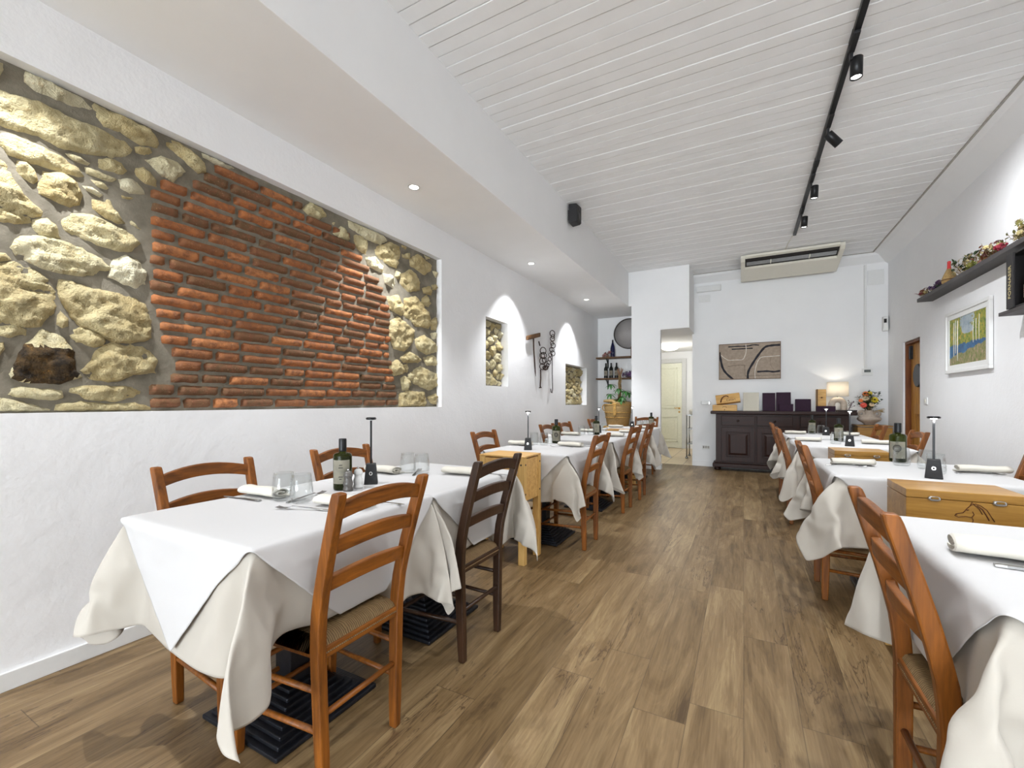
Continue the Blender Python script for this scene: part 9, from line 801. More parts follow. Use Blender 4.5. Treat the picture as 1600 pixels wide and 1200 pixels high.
def oil_bottle(label, loc, rz, style=0, s=1.0):
    t = thing('oil_bottle', label, 'bottle', loc, rz, 'olive oil bottles'); t.scale = (s, s, s)
    bm = NB(); lathe(bm, [(0, .0), (.036, .0), (.0395, .004), (.040, .012), (.040, .150), (.038, .158), (.030, .163), (.016, .166), (.0145, .170), (.0145, .178)], 32)
    obj('bottle_body', bm, 'green', t)
    bm = NB(); lathe(bm, [(0, .003), (.0375, .004), (.0378, .012), (.0378, .118 if style else .146), (0, .118 if style else .146)], 24); obj('oil', bm, M['oil'], t)
    bm = NB(); lathe(bm, [(0, .172), (.0165, .172), (.0168, .176), (.0168, .224), (.0155, .228), (0, .228)], 24); obj('cap', bm, 'black', t)
    bm = NB(); a0, a1 = (-1.0, 1.0); n = 16; g = []
    zs = (.030, .135) if style == 0 else (.022, .120)
    for i in range(n + 1):
        a = -PI / 2 + a0 + (a1 - a0) * i / n; g.append([bm.verts.new((.0406 * math.cos(a), .0406 * math.sin(a), z)) for z in zs])
    for i in range(n): bm.faces.new((g[i][0], g[i + 1][0], g[i + 1][1], g[i][1])).smooth = True
    bmesh.ops.solidify(bm, geom=bm.faces[:], thickness=.0004); lb = obj('label', bm, 'label', t)
    bm = NB()
    for z, w_ in ((.112, .35), (.100, .5), (.060, .45), (.050, .3)):
        for k in range(int(w_ * 18)):
            a = -PI / 2 - w_ / 2 + k / 18; cyl(bm, (.0410 * math.cos(a), .0410 * math.sin(a), z), (.0410 * math.cos(a + .035), .0410 * math.sin(a + .035), z + (.003 if k % 2 else .0)), .0012, seg=5)
    if style:
        for r_ in (.014, .018, .009): tube(bm, [(.0412 * math.cos(-PI / 2 + r_ / .04 * math.cos(q)), .0412 * math.sin(-PI / 2 + r_ / .04 * math.cos(q)), .082 + r_ * 1.1 * math.sin(q)) for q in [2 * PI * i / 18 for i in range(18)]], .0014, 5, True)
    obj('label_print', bm, 'ink', lb)
    return t
M['oil'] = plain('olive_oil', (46, 50, 6), .15)
def lamp(label, loc, lit=True):
    t = thing('table_lamp', label, 'lamp', loc, math.atan2(-loc[0], loc[1]) + R(rnd.uniform(-8, 8)), 'slim cordless table lamps')
    if loc[0] > 0: t.scale = (1.12, 1.12, 1)
    bm = NB(); sweep(bm, [[(-a, -a, z), (a, -a, z), (a, a, z), (-a, a, z)] for a, z in ((.031, 0), (.031, .003), (.0225, .096), (.021, .097))]); obj('lamp_base', bm, 'blackp', t, bevel=.003)
    bm = NB(); box(bm, -.0045, .0045, -.0045, .0045, .09, .312); obj('pole', bm, 'black', t, bevel=.001)
    bm = NB(); lathe(bm, [(0, .308), (.022, .308), (.024, .310), (.024, .316), (.020, .319), (0, .319)], 8); obj('lamp_head', bm, 'black', t)
    bm = NB(); lathe(bm, [(0, .3045), (.012, .3045), (.012, .308), (0, .308)], 16); obj('led_ring', bm, 'lit' if lit else 'whitep', t)
    bm = NB(); tube(bm, [(.006 * math.cos(q), -.0285, .052 + .0075 * math.sin(q)) for q in [2 * PI * i / 16 for i in range(16)]], .0016, 6, True)
    obj('power_button', bm, 'litbutton' if lit else 'whitep', t)
    if lit: light('table_lamp_glow', 'POINT', (loc[0] + .0, loc[1] - .012, loc[2] + .296), .55, (1, .97, .92), shadow_soft_size=.008)
    return t
def mill(label, loc, white):
    t = thing('spice_mill', label, 'mill', loc, 0)
    bm = NB(); lathe(bm, [(0, 0), (.021, 0), (.022, .004), (.0215, .012), (.0185, .018), (.0205, .026), (.0215, .036), (.0175, .045), (.0155, .054), (.0165, .060)], 28); obj('mill_body', bm, 'whitep' if white else 'acryl', t)
    bm = NB(); lathe(bm, [(.0165, .0605), (.019, .064), (.020, .072), (.016, .082), (.010, .087), (0, .088)], 28); obj('mill_cap', bm, 'whitep' if white else 'acryl', t)
    bm = NB(); sphere(bm, (0, 0, .092), .0055); obj('mill_knob', bm, 'chrome', t); return t
M['acryl'] = plain('smoky_grey_wood', (92, 88, 84), .3)
# nearest left table (two diners each half)
NP = [(-1.77, 1.12, 3, 'at the wall side of the nearest left table, nearest chair'), (-1.33, 1.15, 8, 'seen behind the first orange chair back, nearest left table'),
      (-1.77, 1.80, -2, 'behind the unlit black lamp, nearest left table group'), (-1.345, 1.955, 4, 'before the dark chair, nearest left table group'),
      (-1.80, 3.55, 4, 'wall side of the single left table, left of its lamp'), (-1.35, 3.64, -3, 'aisle side of the single left table, before its bottle'),
      (-1.80, 4.86, 0, 'wall side of the third left group, near diner'), (-1.30, 4.92, 3, 'aisle side of the third left group, near diner, beside the tumblers'),
      (-1.79, 5.52, 0, 'wall side of the third left group, far diner'), (-1.30, 5.60, -3, 'aisle side of the third left group, far diner'),
      (-1.74, 6.68, 0, 'wall side of the farthest left table in front of the basket'), (-1.32, 6.62, 4, 'aisle side of the farthest left table'),
      (.60, 1.54, -6, 'with spiral end on the nearest right table in the foreground'), (.60, 3.40, 4, 'aisle side of the second right table beside its chair'),
      (1.17, 3.36, 5, 'wall side of the second right table by the chair cut by the frame'), (.57, 5.25, 3, 'aisle side of the third right table'),
      (1.09, 5.17, -4, 'wall side of the third right table, left of the squat oil bottle'), (.56, 6.36, 2, 'aisle side of the farthest right table'), (1.07, 6.33, 0, 'wall side of the farthest right table')]
for i, (x, y, r, l_) in enumerate(NP):
    big = 1.0
    nk = napkin('rolled napkin ' + l_, (x, y, ZT), R(r), L=.205)
    nk.scale = (1.15, 1.35, 1.4) if x == .60 and y < 2 else (1.05, 1.1, 1.15)
CUT = [('knife', -1.80, 1.045, 184, 'next to the napkin at the wall side of the nearest left table'), ('fork', -1.585, 1.36 - .18, 100, 'lying past the napkin, wall side, behind the near tumblers'),
       ('fork', -1.42, 1.045, 200, 'tines toward the wall, behind the first orange chair back'), ('knife', -1.26, 1.26, 10, 'handle showing between slats of the first orange chair'),
       ('knife', -1.23, 2.045, 8, 'beside the napkin in front of the dark chair'), ('fork', -1.60, 1.88, 120, 'seen through the tumblers near the black lamp'),
       ('knife', -1.78, 3.47, 182, 'beside the wall-side napkin of the single left table'), ('fork', -1.40, 3.555, 190, 'beside the aisle-side napkin of the single left table'),
       ('knife', -1.25, 3.72, 5, 'at the aisle edge behind the napkin of the single left table'),
       ('knife', .64, 1.455, -6, 'in front of the napkin on the nearest right table'), ('fork', .55, 3.31, 3, 'under the near side of the aisle napkin, second right table'),
       ('fork', 1.13, 3.28, 3, 'beside the wall-side napkin, second right table'), ('knife', -1.28, 4.995, 4, 'behind the aisle napkin of the third left group')]
for k, x, y, r, l_ in CUT: cutlery(k, 'steel %s %s' % (k, l_), (x, y, ZT + .0005), R(r), 'stainless %ss' % k)
GLS = [(-1.635, 1.115, 'left one of the pair on the nearest left table'), (-1.540, 1.125, 'right one of the pair on the nearest left table, by the fork'),
       (-1.645, 1.86, 'left one of the pair behind the black lamp, nearest left table group'), (-1.56, 1.875, 'right one of the pair behind the black lamp, nearest left table group'),
       (-1.715, 3.66, 'left one right of the lamp on the single left table'), (-1.62, 3.67, 'right one beside the white mill on the single left table'),
       (-1.71, 4.98, 'left of the oil bottle on the third left table group'), (-1.60, 5.00, 'in front of the oil bottle on the third left table group'), (-1.63, 5.66, 'right of the oil bottle on the third left table group'),
       (-1.44, 6.90, 'right of the lamp on the farthest left table'), (-1.36, 6.96, 'beside the bottle on the farthest left table'),
       (.865, 3.52, 'left one in front of the squat oil bottle, second right table'), (.955, 3.42, 'middle one right of the squat oil bottle, second right table'), (.93, 3.20, 'right behind the lamp base, second right table'),
       (.765, 5.05, 'left of the lamp base, third right table'), (.87, 5.30, 'beside the oil bottle, third right table'),
       (.735, 6.42, 'left one in front of the sideboard, farthest right table'), (.83, 6.44, 'behind the lamp base, farthest right table')]
for x, y, l_ in GLS: tumbler('clear tumbler, ' + l_, (x, y, ZT))
oil_bottle('dark green oil bottle with cream label and black cap on the nearest left table', (-1.598, 1.375, ZT), R(38), 0)
oil_bottle('oil bottle with a crest label on the single left table beside the white mill', (-1.585, 3.88, ZT), R(20), 1)
oil_bottle('oil bottle behind two tumblers on the third left table group', (-1.565, 5.10, ZT), R(20), 0)
oil_bottle('oil bottle at the right corner of the farthest left table', (-1.27, 7.00, ZT), R(10), 0)
oil_bottle('squat dark oil bottle with printed label on the second right table', (.895, 3.72, ZT), R(-18), 1, 1.12)
oil_bottle('oil bottle with cream label on the third right table', (.845, 5.42, ZT), R(-8), 0)
oil_bottle('oil bottle behind tumblers on the farthest right table', (.755, 6.56, ZT), R(-8), 0)
lamp('slim black cordless lamp, unlit, on the nearest left table', (-1.588, 1.535, ZT), False)
lamp('slim lit lamp on the single left table, behind the pine stand', (-1.567, 3.225, ZT))
lamp('slim lit lamp seen in front of the basket, third left table group', (-1.63, 5.42, ZT))
lamp('slim lit lamp near the pillar on the farthest left table', (-1.50, 6.72, ZT))
lamp('slim lit lamp largest on the right, second right table above the horse crate', (.87, 3.02, ZT))
lamp('slim lit lamp on the third right table behind the small crate', (.835, 4.84, ZT))
lamp('slim lit lamp on the farthest right table in front of the sideboard', (.86, 6.28, ZT))
mill('smoky grey ribbed pepper mill next to the oil bottle, nearest left table', (-1.548, 1.362, ZT), False)
mill('white salt mill between pepper mill and lamp, nearest left table', (-1.560, 1.43, ZT), True)
mill('white spice mill beside the crest-labelled oil bottle, single left table', (-1.618, 3.80, ZT), True)
mill('white spice mill right of the oil bottle, third left table group', (-1.60, 5.23, ZT), True)
# ================================================================= sideboard
SBX, SBY = -.44, 8.18
t = thing('sideboard', 'dark mahogany sideboard with panelled doors against the back wall', 'sideboard', (.5, 8.36, 0))
def L_(x): return x - .5
def Y_(y): return y - 8.36
boxo('sideboard_body', L_(-.42), L_(1.42), Y_(8.20), Y_(8.54), .10, .955, 'sidev', t, .004)
boxo('worktop', L_(-.50), L_(1.50), Y_(8.14), Y_(8.555), .955, 1.008, 'side', t, .012)
bm = NB(); box(bm, L_(-.47), L_(1.47), Y_(8.165), Y_(8.55), .055, .12); box(bm, L_(-.44), L_(1.44), Y_(8.185), Y_(8.545), .12, .145); obj('plinth', bm, 'side', t, bevel=.012)
for x_ in (-.40, 1.40):
    for y_ in (8.24, 8.50): bm = NB(); lathe(bm, [(0, 0), (.035, 0), (.048, .02), (.045, .04), (.035, .058), (0, .058)], 20); obj('foot', bm, 'sidev', t, loc=(L_(x_), Y_(y_), 0))
for a, b in ((-.335, .167), (.19, .69), (.785, 1.285)):
    dr = boxo('drawer', L_(a), L_(b), Y_(8.178), Y_(8.205), .765, .925, 'side', t, .006)
    bm = NB(); c = (a + b) / 2; lathe(bm, [(0, 0), (.008, 0), (.008, .012), (.018, .02), (.02, .028), (.012, .035), (0, .036)], 18)
    k = obj('knob', bm, 'sidev', dr); k.rotation_euler = (R(90), 0, 0); k.location = (L_(c), Y_(8.178), .845)
    dr = boxo('door', L_(a), L_(b), Y_(8.182), Y_(8.205), .16, .735, 'sidev', t, .005)
    bm = NB(); x0, x1, z0, z1 = L_(a) + .075, L_(b) - .075, .24, .66
    for q in ((x0, x1, z1 - .018, z1), (x0, x1, z0, z0 + .018), (x0, x0 + .018, z0, z1), (x1 - .018, x1, z0, z1)): box(bm, q[0], q[1], Y_(8.168), Y_(8.185), q[2], q[3])
    obj('panel_moulding', bm, 'sidev', dr, bevel=.005)
    bm = NB(); yb, yf = Y_(8.183), Y_(8.168)
    sweep(bm, [[(x0 + i, y, z0 + i), (x1 - i, y, z0 + i), (x1 - i, y, z1 - i), (x0 + i, y, z1 - i)] for i, y in ((.03, yb), (.065, yf))]); obj('raised_panel', bm, 'sidev', dr)
ZS = 1.008
def wbox(label, x0, x1, y0, y1, z0, h, lean=0, rot=0):
    t = thing('wooden_box', label, 'box', ((x0 + x1) / 2, (y0 + y1) / 2, z0)); a = (x1 - x0) / 2; b = (y1 - y0) / 2
    boxo('box_body', -a, a, -b, b, 0, h, 'pinex', t, .003); return t, a, b
t, a, b = wbox('lower flat pale wooden box at the left end of the sideboard', -.475, -.10, 8.24, 8.50, ZS, .10)
bm = NB(); tube(bm, [(.03 * math.cos(q), -b - .001, .055 + .018 * math.sin(q)) for q in [PI * i / 10 for i in range(11)]], .003, 6); sphere(bm, (0, -b - .001, .02), .008); obj('box_clasp', bm, 'burn', t)
t, a, b = wbox('upper pale wooden box with curved burnt mark, tilted on the flat box', -.415, -.045, 8.30, 8.40, ZS + .105, .155)
t.rotation_euler = (R(-14), R(-7.5), 0); t.location.z += .022
bm = NB(); tube(bm, [(-.115, -b - .001, .02), (-.105, -b - .001, .06), (-.085, -b - .001, .095), (-.055, -b - .001, .118), (-.02, -b - .001, .125), (.005, -b - .001, .112), (.012, -b - .001, .095)], [.011, .010, .009, .009, .008, .008, .005], 8); obj('burnt_mark', bm, 'burn', t)
text('box_lettering', 'Cesari', .055, 'burn', t, (.045, -b - .001, .048), (R(90), 0, 0))
t = thing('menu_folder', 'cream linen folder propped upright on the sideboard', 'folder', (.11, 8.40, ZS))
boxo('folder_cover', -.118, .118, -.012, .012, .008, .312, 'linen', t, .003).rotation_euler = (R(-7), 0, 0)
boxo('folder_ledge', -.12, .12, -.075, .02, 0, .012, 'linen', t, .002)
text('folder_title', 'RISTORANTE', .016, 'gold', t, (0, .018, .235), (R(83), 0, 0)); text('folder_print', 'V', .016, 'ink', t, (.005, -.0045, .030), (R(83), 0, 0))
def menu(label, x0, x1, y, h, d=.03, lean=-6, z=ZS):
    o = boxo('menu_book', -(x1 - x0) / 2, (x1 - x0) / 2, -d / 2, d / 2, 0, h, 'purple', None, .003); o.location = ((x0 + x1) / 2, y, z); o.rotation_euler = (R(lean), 0, 0)
    tag(o, label, 'menu', 'aubergine menu covers')
    pg = boxo('page_block', -(x1 - x0) / 2 + .004, (x1 - x0) / 2 + .0015, -d / 2 + .006, d / 2 - .006, .004, h - .005, 'linen', o); return o
menu('tall dark purple menu book standing right of the cream folder', .278, .462, 8.40, .302)
menu('tall dark purple menu book second from the cream folder, behind small ones', .476, .680, 8.41, .310)
o = menu('low stack of small dark purple booklets in front of the tall menus', .505, .70, 8.29, .118, .09, 0)
menu('middle-height dark purple menu book standing alone right of the tall pair', .735, .945, 8.36, .196, .06, -4)
menu('low dark purple booklet stack left of the sideboard lamp', 1.000, 1.242, 8.24, .088, .07, 0)
t = thing('bottle_box', 'narrow upright wooden bottle box beside the sideboard lamp', 'box', (1.085, 8.43, ZS)); boxo('box_body', -.062, .062, -.05, .05, 0, .352, 'pinex', t, .003)
boxo('box_edge', -.064, -.046, -.052, -.048, 0, .354, 'shelfwood', t, .001); bm = NB(); sphere(bm, (.005, -.052, .22), .012); tube(bm, [(-.02, -.052, .215), (.0, -.052, .228), (.03, -.052, .222)], .002, 5); obj('box_emblem', bm, 'burn', t)
# arch lamp
t = thing('arch_lamp', 'table lamp with a beige arch-shaped ceramic foot and lit linen shade on the sideboard', 'lamp', (1.292, 8.37, ZS))
bm = NB(); pts = [(-.077, 0, .038 * 0 + .0)] + [(-.077, 0, z) for z in (.03, .07, .10)] + [(-.077 * math.cos(q), 0, .115 + .072 * math.sin(q)) for q in [PI * i / 12 for i in range(1, 12)]] + [(.077, 0, z) for z in (.10, .07, .03, 0)]
tube(bm, pts, .043, 18); obj('ceramic_foot', bm, 'clay', t)
bm = NB(); cyl(bm, (0, 0, .22), (0, 0, .30), .006); lathe(bm, [(0, 0), (.013, 0), (.004, .02), (0, .02)], 12, 0, 0, .222); obj('lamp_stem', bm, 'black', t)
s_ = NT('lit_linen_shade'); tr = s_.n('ShaderNodeBsdfTranslucent'); tr.inputs[0].default_value = lin((252, 246, 236)); df = s_.n('ShaderNodeBsdfDiffuse'); df.inputs[0].default_value = lin((240, 234, 220)); mx = s_.n('ShaderNodeMixShader'); mx.inputs[0].default_value = .45
s_.l(df.outputs[0], mx.inputs[1]); s_.l(tr.outputs[0], mx.inputs[2]); s_.l(mx.outputs[0], s_.t.nodes['Material Output'].inputs[0])
bm = NB(); lathe(bm, [(.140, .238), (.1365, .46), (.1345, .46), (.138, .238), (.140, .238)], 40); obj('lamp_shade', bm, s_.m, t)
bm = NB(); sphere(bm, (0, 0, .33), .026); obj('bulb', bm, 'litsoft', t)
# dark tray at right end + small grey bottle-like sprig
t = boxo('serving_tray', 1.245, 1.50, 8.17, 8.30, ZS, ZS + .028, 'side', None, .004); tag(t, 'thin dark wooden tray at the right end of the sideboard', 'tray')
bm = NB(); tube(bm, [(0, 0, 0), (.015, 0, .05), (.04, 0, .10), (.05, 0, .15)], .006, 6)
for q in range(7): tube(bm, [(.03, 0, .06 + .012 * q), (.03 + .05 * math.cos(q * 1.4), .02 * math.sin(q), .09 + .014 * q)], .003, 5); sphere(bm, (.03 + .05 * math.cos(q * 1.4), .02 * math.sin(q), .09 + .014 * q), .008, 8)
o = obj('dried_sprig', bm, plain('grey_purple_sprig', (110, 96, 104), .8), loc=(1.43, 8.42, ZS)); tag(o, 'small grey dried sprig between lamp and flowers on the sideboard', 'sprig')

# vase with flowers on a timber crate
t = thing('storage_crate', 'old golden timber crate carrying the beige vase in the right back corner', 'crate', (1.69, 8.28, 0))
for k in range(4): boxo('crate_board', -.20, .20, -.19, -.17, .02 + k * .195, .20 + k * .195, 'crate', t, .003)
bm = NB()
for sx in (-1, 1):
    for k in range(4): box(bm, sx * .19 - .01, sx * .19 + .01, -.168, .19, .02 + k * .195, .20 + k * .195)
obj('side_board', bm, 'crate', t); boxo('crate_top', -.205, .205, -.195, .2, .797, .815, 'crate', t, .003)
M['vase'] = plain('matt_beige_vase', (186, 172, 158), .75, bump=.1)
t = thing('flower_vase', 'wide beige vase with two ring handles on the timber crate', 'vase', (1.665, 8.30, .815))
bm = NB(); lathe(bm, [(0, 0), (.055, 0), (.06, .012), (.085, .035), (.135, .065), (.148, .09), (.14, .11), (.10, .132), (.062, .145), (.05, .165), (.052, .20), (.058, .22), (.052, .22), (.046, .20), (.044, .165), (.05, .15), (0, .12)], 40); obj('vase_body', bm, 'vase', t)
for sx in (-1, 1):
    bm = NB(); tube(bm, [(sx * (.092 + .034 * math.cos(q)), 0, .168 + .036 * math.sin(q)) for q in [2 * PI * i / 20 for i in range(20)]], .019, 10, True); obj('handle', bm, 'vase', t)
def leafq(bm, p, d, L, W, up=Vector((0, 0, 1)), mi=0, curl=.2):
    p = Vector(p); d = Vector(d).normalized(); s = d.cross(up); s = s.normalized() if s.length > 1e-3 else Vector((1, 0, 0)); n = s.cross(d); rows = []
    for i in range(5):
        t = i / 4; w_ = W * math.sin(PI * (t * .86 + .07)) * .5; c = p + d * (L * t) - n * (curl * L * t * t); rows.append([bm.verts.new(c - s * w_ + n * w_ * .25), bm.verts.new(c), bm.verts.new(c + s * w_ + n * w_ * .25)])
    for a, b in zip(rows, rows[1:]):
        for k in range(2): f = bm.faces.new((a[k], a[k + 1], b[k + 1], b[k])); f.smooth = True; f.material_index = mi
def flower(bm, c, r, d, n=16, mi=0, layers=2, mic=None):
    c = Vector(c); d = Vector(d).normalized(); q = d.to_track_quat('Z', 'Y')
    for l in range(layers):
        for k in range(n):
            a = 2 * PI * (k + .5 * l) / n; v = q @ Vector((math.cos(a), math.sin(a), .15 + .5 * l)); leafq(bm, c + v * r * .15, v, r * (1 - .25 * l), r * .5, q @ Vector((0, 0, 1)), mi, .1)
    if mic is not None: sphere(bm, tuple(c + d * .006), r * .32, 8, mi=mic)
fm = [plain('orange_petals', (232, 130, 70), .6, var=.15), plain('yellow_petals', (214, 190, 40), .6, var=.15), plain('cream_petals', (232, 208, 170), .6), plain('coral_petals', (236, 100, 84), .6, var=.15), plain('flower_centre', (70, 46, 24), .8), 'leaf', 'stem']
t = thing('bouquet', 'mixed bouquet of orange, yellow and coral flowers with leaves in the beige vase', 'bouquet', (1.665, 8.30, 1.00))
bm = NB(); rs = random.Random(5)
for k in range(44):
    a = rs.uniform(0, 2 * PI); r0 = rs.uniform(.02, .13); top = Vector((r0 * math.cos(a) * 1.2, r0 * math.sin(a), rs.uniform(.08, .33) * (1 - r0 * 2.5) + .05)); tube(bm, [(0, 0, -.10), top * .5 + Vector((0, 0, .02)), top], .002, 5, mi=1)
    for j in range(7):
        p = top * rs.uniform(.4, 1); leafq(bm, p, (rs.uniform(-1, 1), rs.uniform(-1, .6), rs.uniform(-.2, 1)), rs.uniform(.035, .065), .030, mi=0)
obj('foliage', bm, ['leafdark', 'stem'], t)
for nm, c, r, mi, ly, ce in (('orange_bloom', (-.05, -.05, .28), .038, 0, 3, None), ('yellow_bloom', (.045, -.09, .19), .045, 1, 2, 1), ('cream_bloom', (-.055, -.08, .21), .04, 2, 2, None), ('coral_bloom', (-.085, -.09, .11), .04, 3, 3, None), ('peach_bloom', (-.11, -.07, .18), .028, 0, 2, None), ('pale_bloom', (.01, -.1, .12), .03, 2, 2, None), ('yellow_bloom', (.0, -.04, .29), .03, 1, 2, None)):
    bm = NB(); flower(bm, c, r, (c[0] * 2, -1, .5), 12, 0, ly, 1 if ce else None); obj(nm, bm, [fm[mi], fm[4]], t)
bm = NB()
for k in range(14): a = rs.uniform(-.5, .6); tube(bm, [(.03, -.02, -.02), (.09, -.03 + a * .05, .03), (.15 + rs.uniform(0, .03), a * .1, .035 + rs.uniform(-.03, .03))], [.001, .0015, .004], 5)
obj('dried_grass', bm, plain('dry_grass', (196, 170, 120), .8), t)

# ================================================================= back wall objects
t = thing('abstract_picture', 'taupe abstract canvas with black and white curved lines above the sideboard', 'picture', (.08, BACK - .02, 1.865))
boxo('canvas', -.462, .462, -.012, .012, -.305, .305, plain('taupe_canvas', (168, 152, 136), .9, bump=.3), t)
bm = NB(); 
for q in ((-.468, .468, .303, .312), (-.468, .468, -.312, -.303), (-.468, -.460, -.312, .312), (.460, .468, -.312, .312)): box(bm, q[0], q[1], -.016, .014, q[2], q[3])
obj('picture_frame', bm, 'shelfwood', t)
def pc(x, y): return (-.462 + (x - 60) / (1445 - 60) * .924, .305 - ((y - (205 - (x - 60) * .063)) / ((985 - (x - 60) * .03) - (205 - (x - 60) * .063))) * .61)
def stroke(bm, pts, w, y=-.0135):
    P = [Vector(pc(*p)) for p in pts]; Q = []
    for i in range(len(P) - 1):
        for k in range(6):
            t_ = k / 6; p0 = P[max(i - 1, 0)]; p1 = P[i]; p2 = P[i + 1]; p3 = P[min(i + 2, len(P) - 1)]
            Q.append(.5 * ((2 * p1) + (-p0 + p2) * t_ + (2 * p0 - 5 * p1 + 4 * p2 - p3) * t_ ** 2 + (-p0 + 3 * p1 - 3 * p2 + p3) * t_ ** 3))
    Q.append(P[-1]); rings = []
    for i, p in enumerate(Q):
        d = (Q[min(i + 1, len(Q) - 1)] - Q[max(i - 1, 0)]).normalized(); n = Vector((-d.y, d.x)) * w * (1 + .12 * math.sin(i * 1.3)); a = p + n; b = p - n
        cl = lambda v: (max(-.459, min(.459, v.x)), max(-.302, min(.302, v.y)))
        a, b = cl(a), cl(b); rings.append([(a[0], y, a[1]), (b[0], y, b[1]), (b[0], -.011, b[1]), (a[0], -.011, a[1])])
    sweep(bm, rings)
bm = NB(); stroke(bm, [(60, 370), (90, 520), (140, 720), (230, 850), (390, 985)], .017); stroke(bm, [(725, 975), (740, 800), (860, 580), (1010, 360), (1120, 240), (1260, 205), (1440, 190)], .017); stroke(bm, [(275, 248), (500, 232), (700, 225), (850, 195), (980, 200)], .009); stroke(bm, [(355, 300), (600, 285), (840, 272)], .009); stroke(bm, [(935, 805), (1150, 790), (1300, 800), (1445, 780)], .0145)
obj('black_stroke', bm, plain('black_paint', (24, 22, 34), .7), t)
bm = NB(); stroke(bm, [(105, 440), (200, 510), (290, 548), (450, 540), (600, 530), (655, 460), (690, 330), (680, 180)], .0045, -.0138); stroke(bm, [(895, 970), (890, 800), (930, 620), (980, 520), (1050, 470), (1250, 450), (1440, 435)], .005, -.0138)
obj('white_stroke', bm, plain('white_paint', (226, 222, 212), .7), t)
bm = NB(); stroke(bm, [(260, 690), (450, 665), (655, 655)], .0028, -.0132); stroke(bm, [(658, 655), (662, 780), (665, 905)], .0028, -.0132); stroke(bm, [(665, 905), (900, 890), (1440, 870)], .0028, -.0132); stroke(bm, [(1300, 380), (1235, 500), (1240, 650), (1310, 755)], .0012, -.0132); stroke(bm, [(860, 312), (1100, 305), (1440, 265)], .0008, -.0132)
obj('thin_line', bm, plain('brown_line', (84, 70, 60), .8), t)
t = thing('thermostat', 'white thermostat with dark display at the foot of the conduit on the back wall', 'thermostat', (1.695, BACK - .015, 1.625)); boxo('housing', -.065, .065, -.015, .013, -.055, .055, 'whitep', t, .006); boxo('display', -.04, .04, -.018, -.014, -.005, .035, plain('lcd_grey', (88, 96, 92), .3), t, .002)
bm = NB(); box(bm, 1.655, 1.685, BACK - .035, BACK, 1.68, 3.29); tag(obj('wall_conduit', bm, 'whitep', bevel=.003), 'white vertical cable conduit running down the back wall to the thermostat', 'conduit')
tag(boxo('wall_panel', 1.70, 1.90, BACK - .012, BACK, 2.97, 3.20, 'whitep', None, .004), 'square blank cover plate high in the right corner of the back wall', 'panel')
t = thing('wall_socket', 'white triple wall socket near the floor left of the sideboard', 'socket', (-.60, BACK - .005, .345)); boxo('cover_plate', -.062, .062, -.006, .004, -.04, .04, 'whitep', t, .003)
bm = NB()
for x_ in (-.038, 0, .038):
    box(bm, x_ - .015, x_ + .015, -.0075, -.005, -.022, .022)
obj('socket_insert', bm, 'trimgrey', t); bm = NB()
for x_ in (-.038, 0): 
    for z_ in (-.012, 0, .012): cyl(bm, (x_, -.009, z_), (x_, -.007, z_), .0035, seg=8)
obj('socket_hole', bm, 'ink', t)
t = thing('dispenser', 'small white wall-mounted device left of the wooden boxes', 'dispenser', (-.60, BACK - .05, 1.145)); bm = NB(); box(bm, -.075, .055, -.045, .048, -.03, .03); obj('housing', bm, 'whitep', t, bevel=.012); boxo('metal_tip', .03, .075, -.04, .04, -.028, .022, 'steel', t, .006)
t = thing('emergency_light', 'white emergency light box high on the back wall beside the pillar', 'light', (-.555, BACK - .03, 3.19)); boxo('housing', -.20, .20, -.03, .03, -.05, .055, 'whitep', t, .008); boxo('diffuser', -.18, .18, -.034, -.028, -.035, .03, 'whitep', t, .003)
tag(boxo('cover_plate', -.72, -.53, BACK - .008, BACK, 2.96, 3.09, 'whitep', None, .003), 'small square cover plate under the emergency light', 'panel')
t = thing('motion_sensor', 'small white motion sensor in the right corner above the doorway', 'sensor', (1.90, 8.50, 2.36)); bm = NB(); sweep(bm, [[(-.03, -.02, z), (.03, -.03, z), (.045, .06, z), (-.03, .06, z)] for z in (-.12, .10)]); obj('housing', bm, 'whitep', t, bevel=.01); boxo('lens', -.022, .01, -.032, -.018, .0, .06, 'ink', t, .003)
# air conditioner hung under the ceiling
t = thing('air_conditioner', 'long cream ceiling air conditioner with dark louvred outlet over the sideboard', 'air conditioner', (.62, 8.0, 3.2))
bm = NB(); sec = [(-.32, .22), (-.32, .20), (-.27, .15), (.38, .0), (.42, .05), (.42, .24), (-.32, .24)]
sec2 = [(-.04, .095), (.38, .0), (.42, .04), (.42, .24), (-.12, .24)]
sweep(bm, [[(x, y, z) for y, z in sec2] for x in (-.66, .66)]); 
for s in (-1, 1): sweep(bm, [[(s * x, y, z) for y, z in sec] for x in (.60, .66)])
sweep(bm, [[(x, y, z) for y, z in ((-.34, .205), (-.34, .24), (-.28, .24), (-.28, .19))] for x in (-.60, .60)])
obj('casing', bm, 'creamp', t, bevel=.006)
bm = NB(); sweep(bm, [[(x, y, z) for y, z in ((-.30, .200), (-.03, .118), (-.03, .24), (-.30, .24))] for x in (-.60, .60)]); obj('outlet', bm, 'ink', t)
bm = NB(); sweep(bm, [[(x, y, z) for y, z in ((-.205, .160), (-.115, .130), (-.110, .138), (-.200, .170))] for x in (-.58, .58)]); obj('louvre', bm, 'steel', t)
bm = NB()
for x_ in (-.25, .25): box(bm, x_ - .006, x_ + .006, -.21, -.11, .125, .16)
obj('louvre_clip', bm, 'creamp', t)

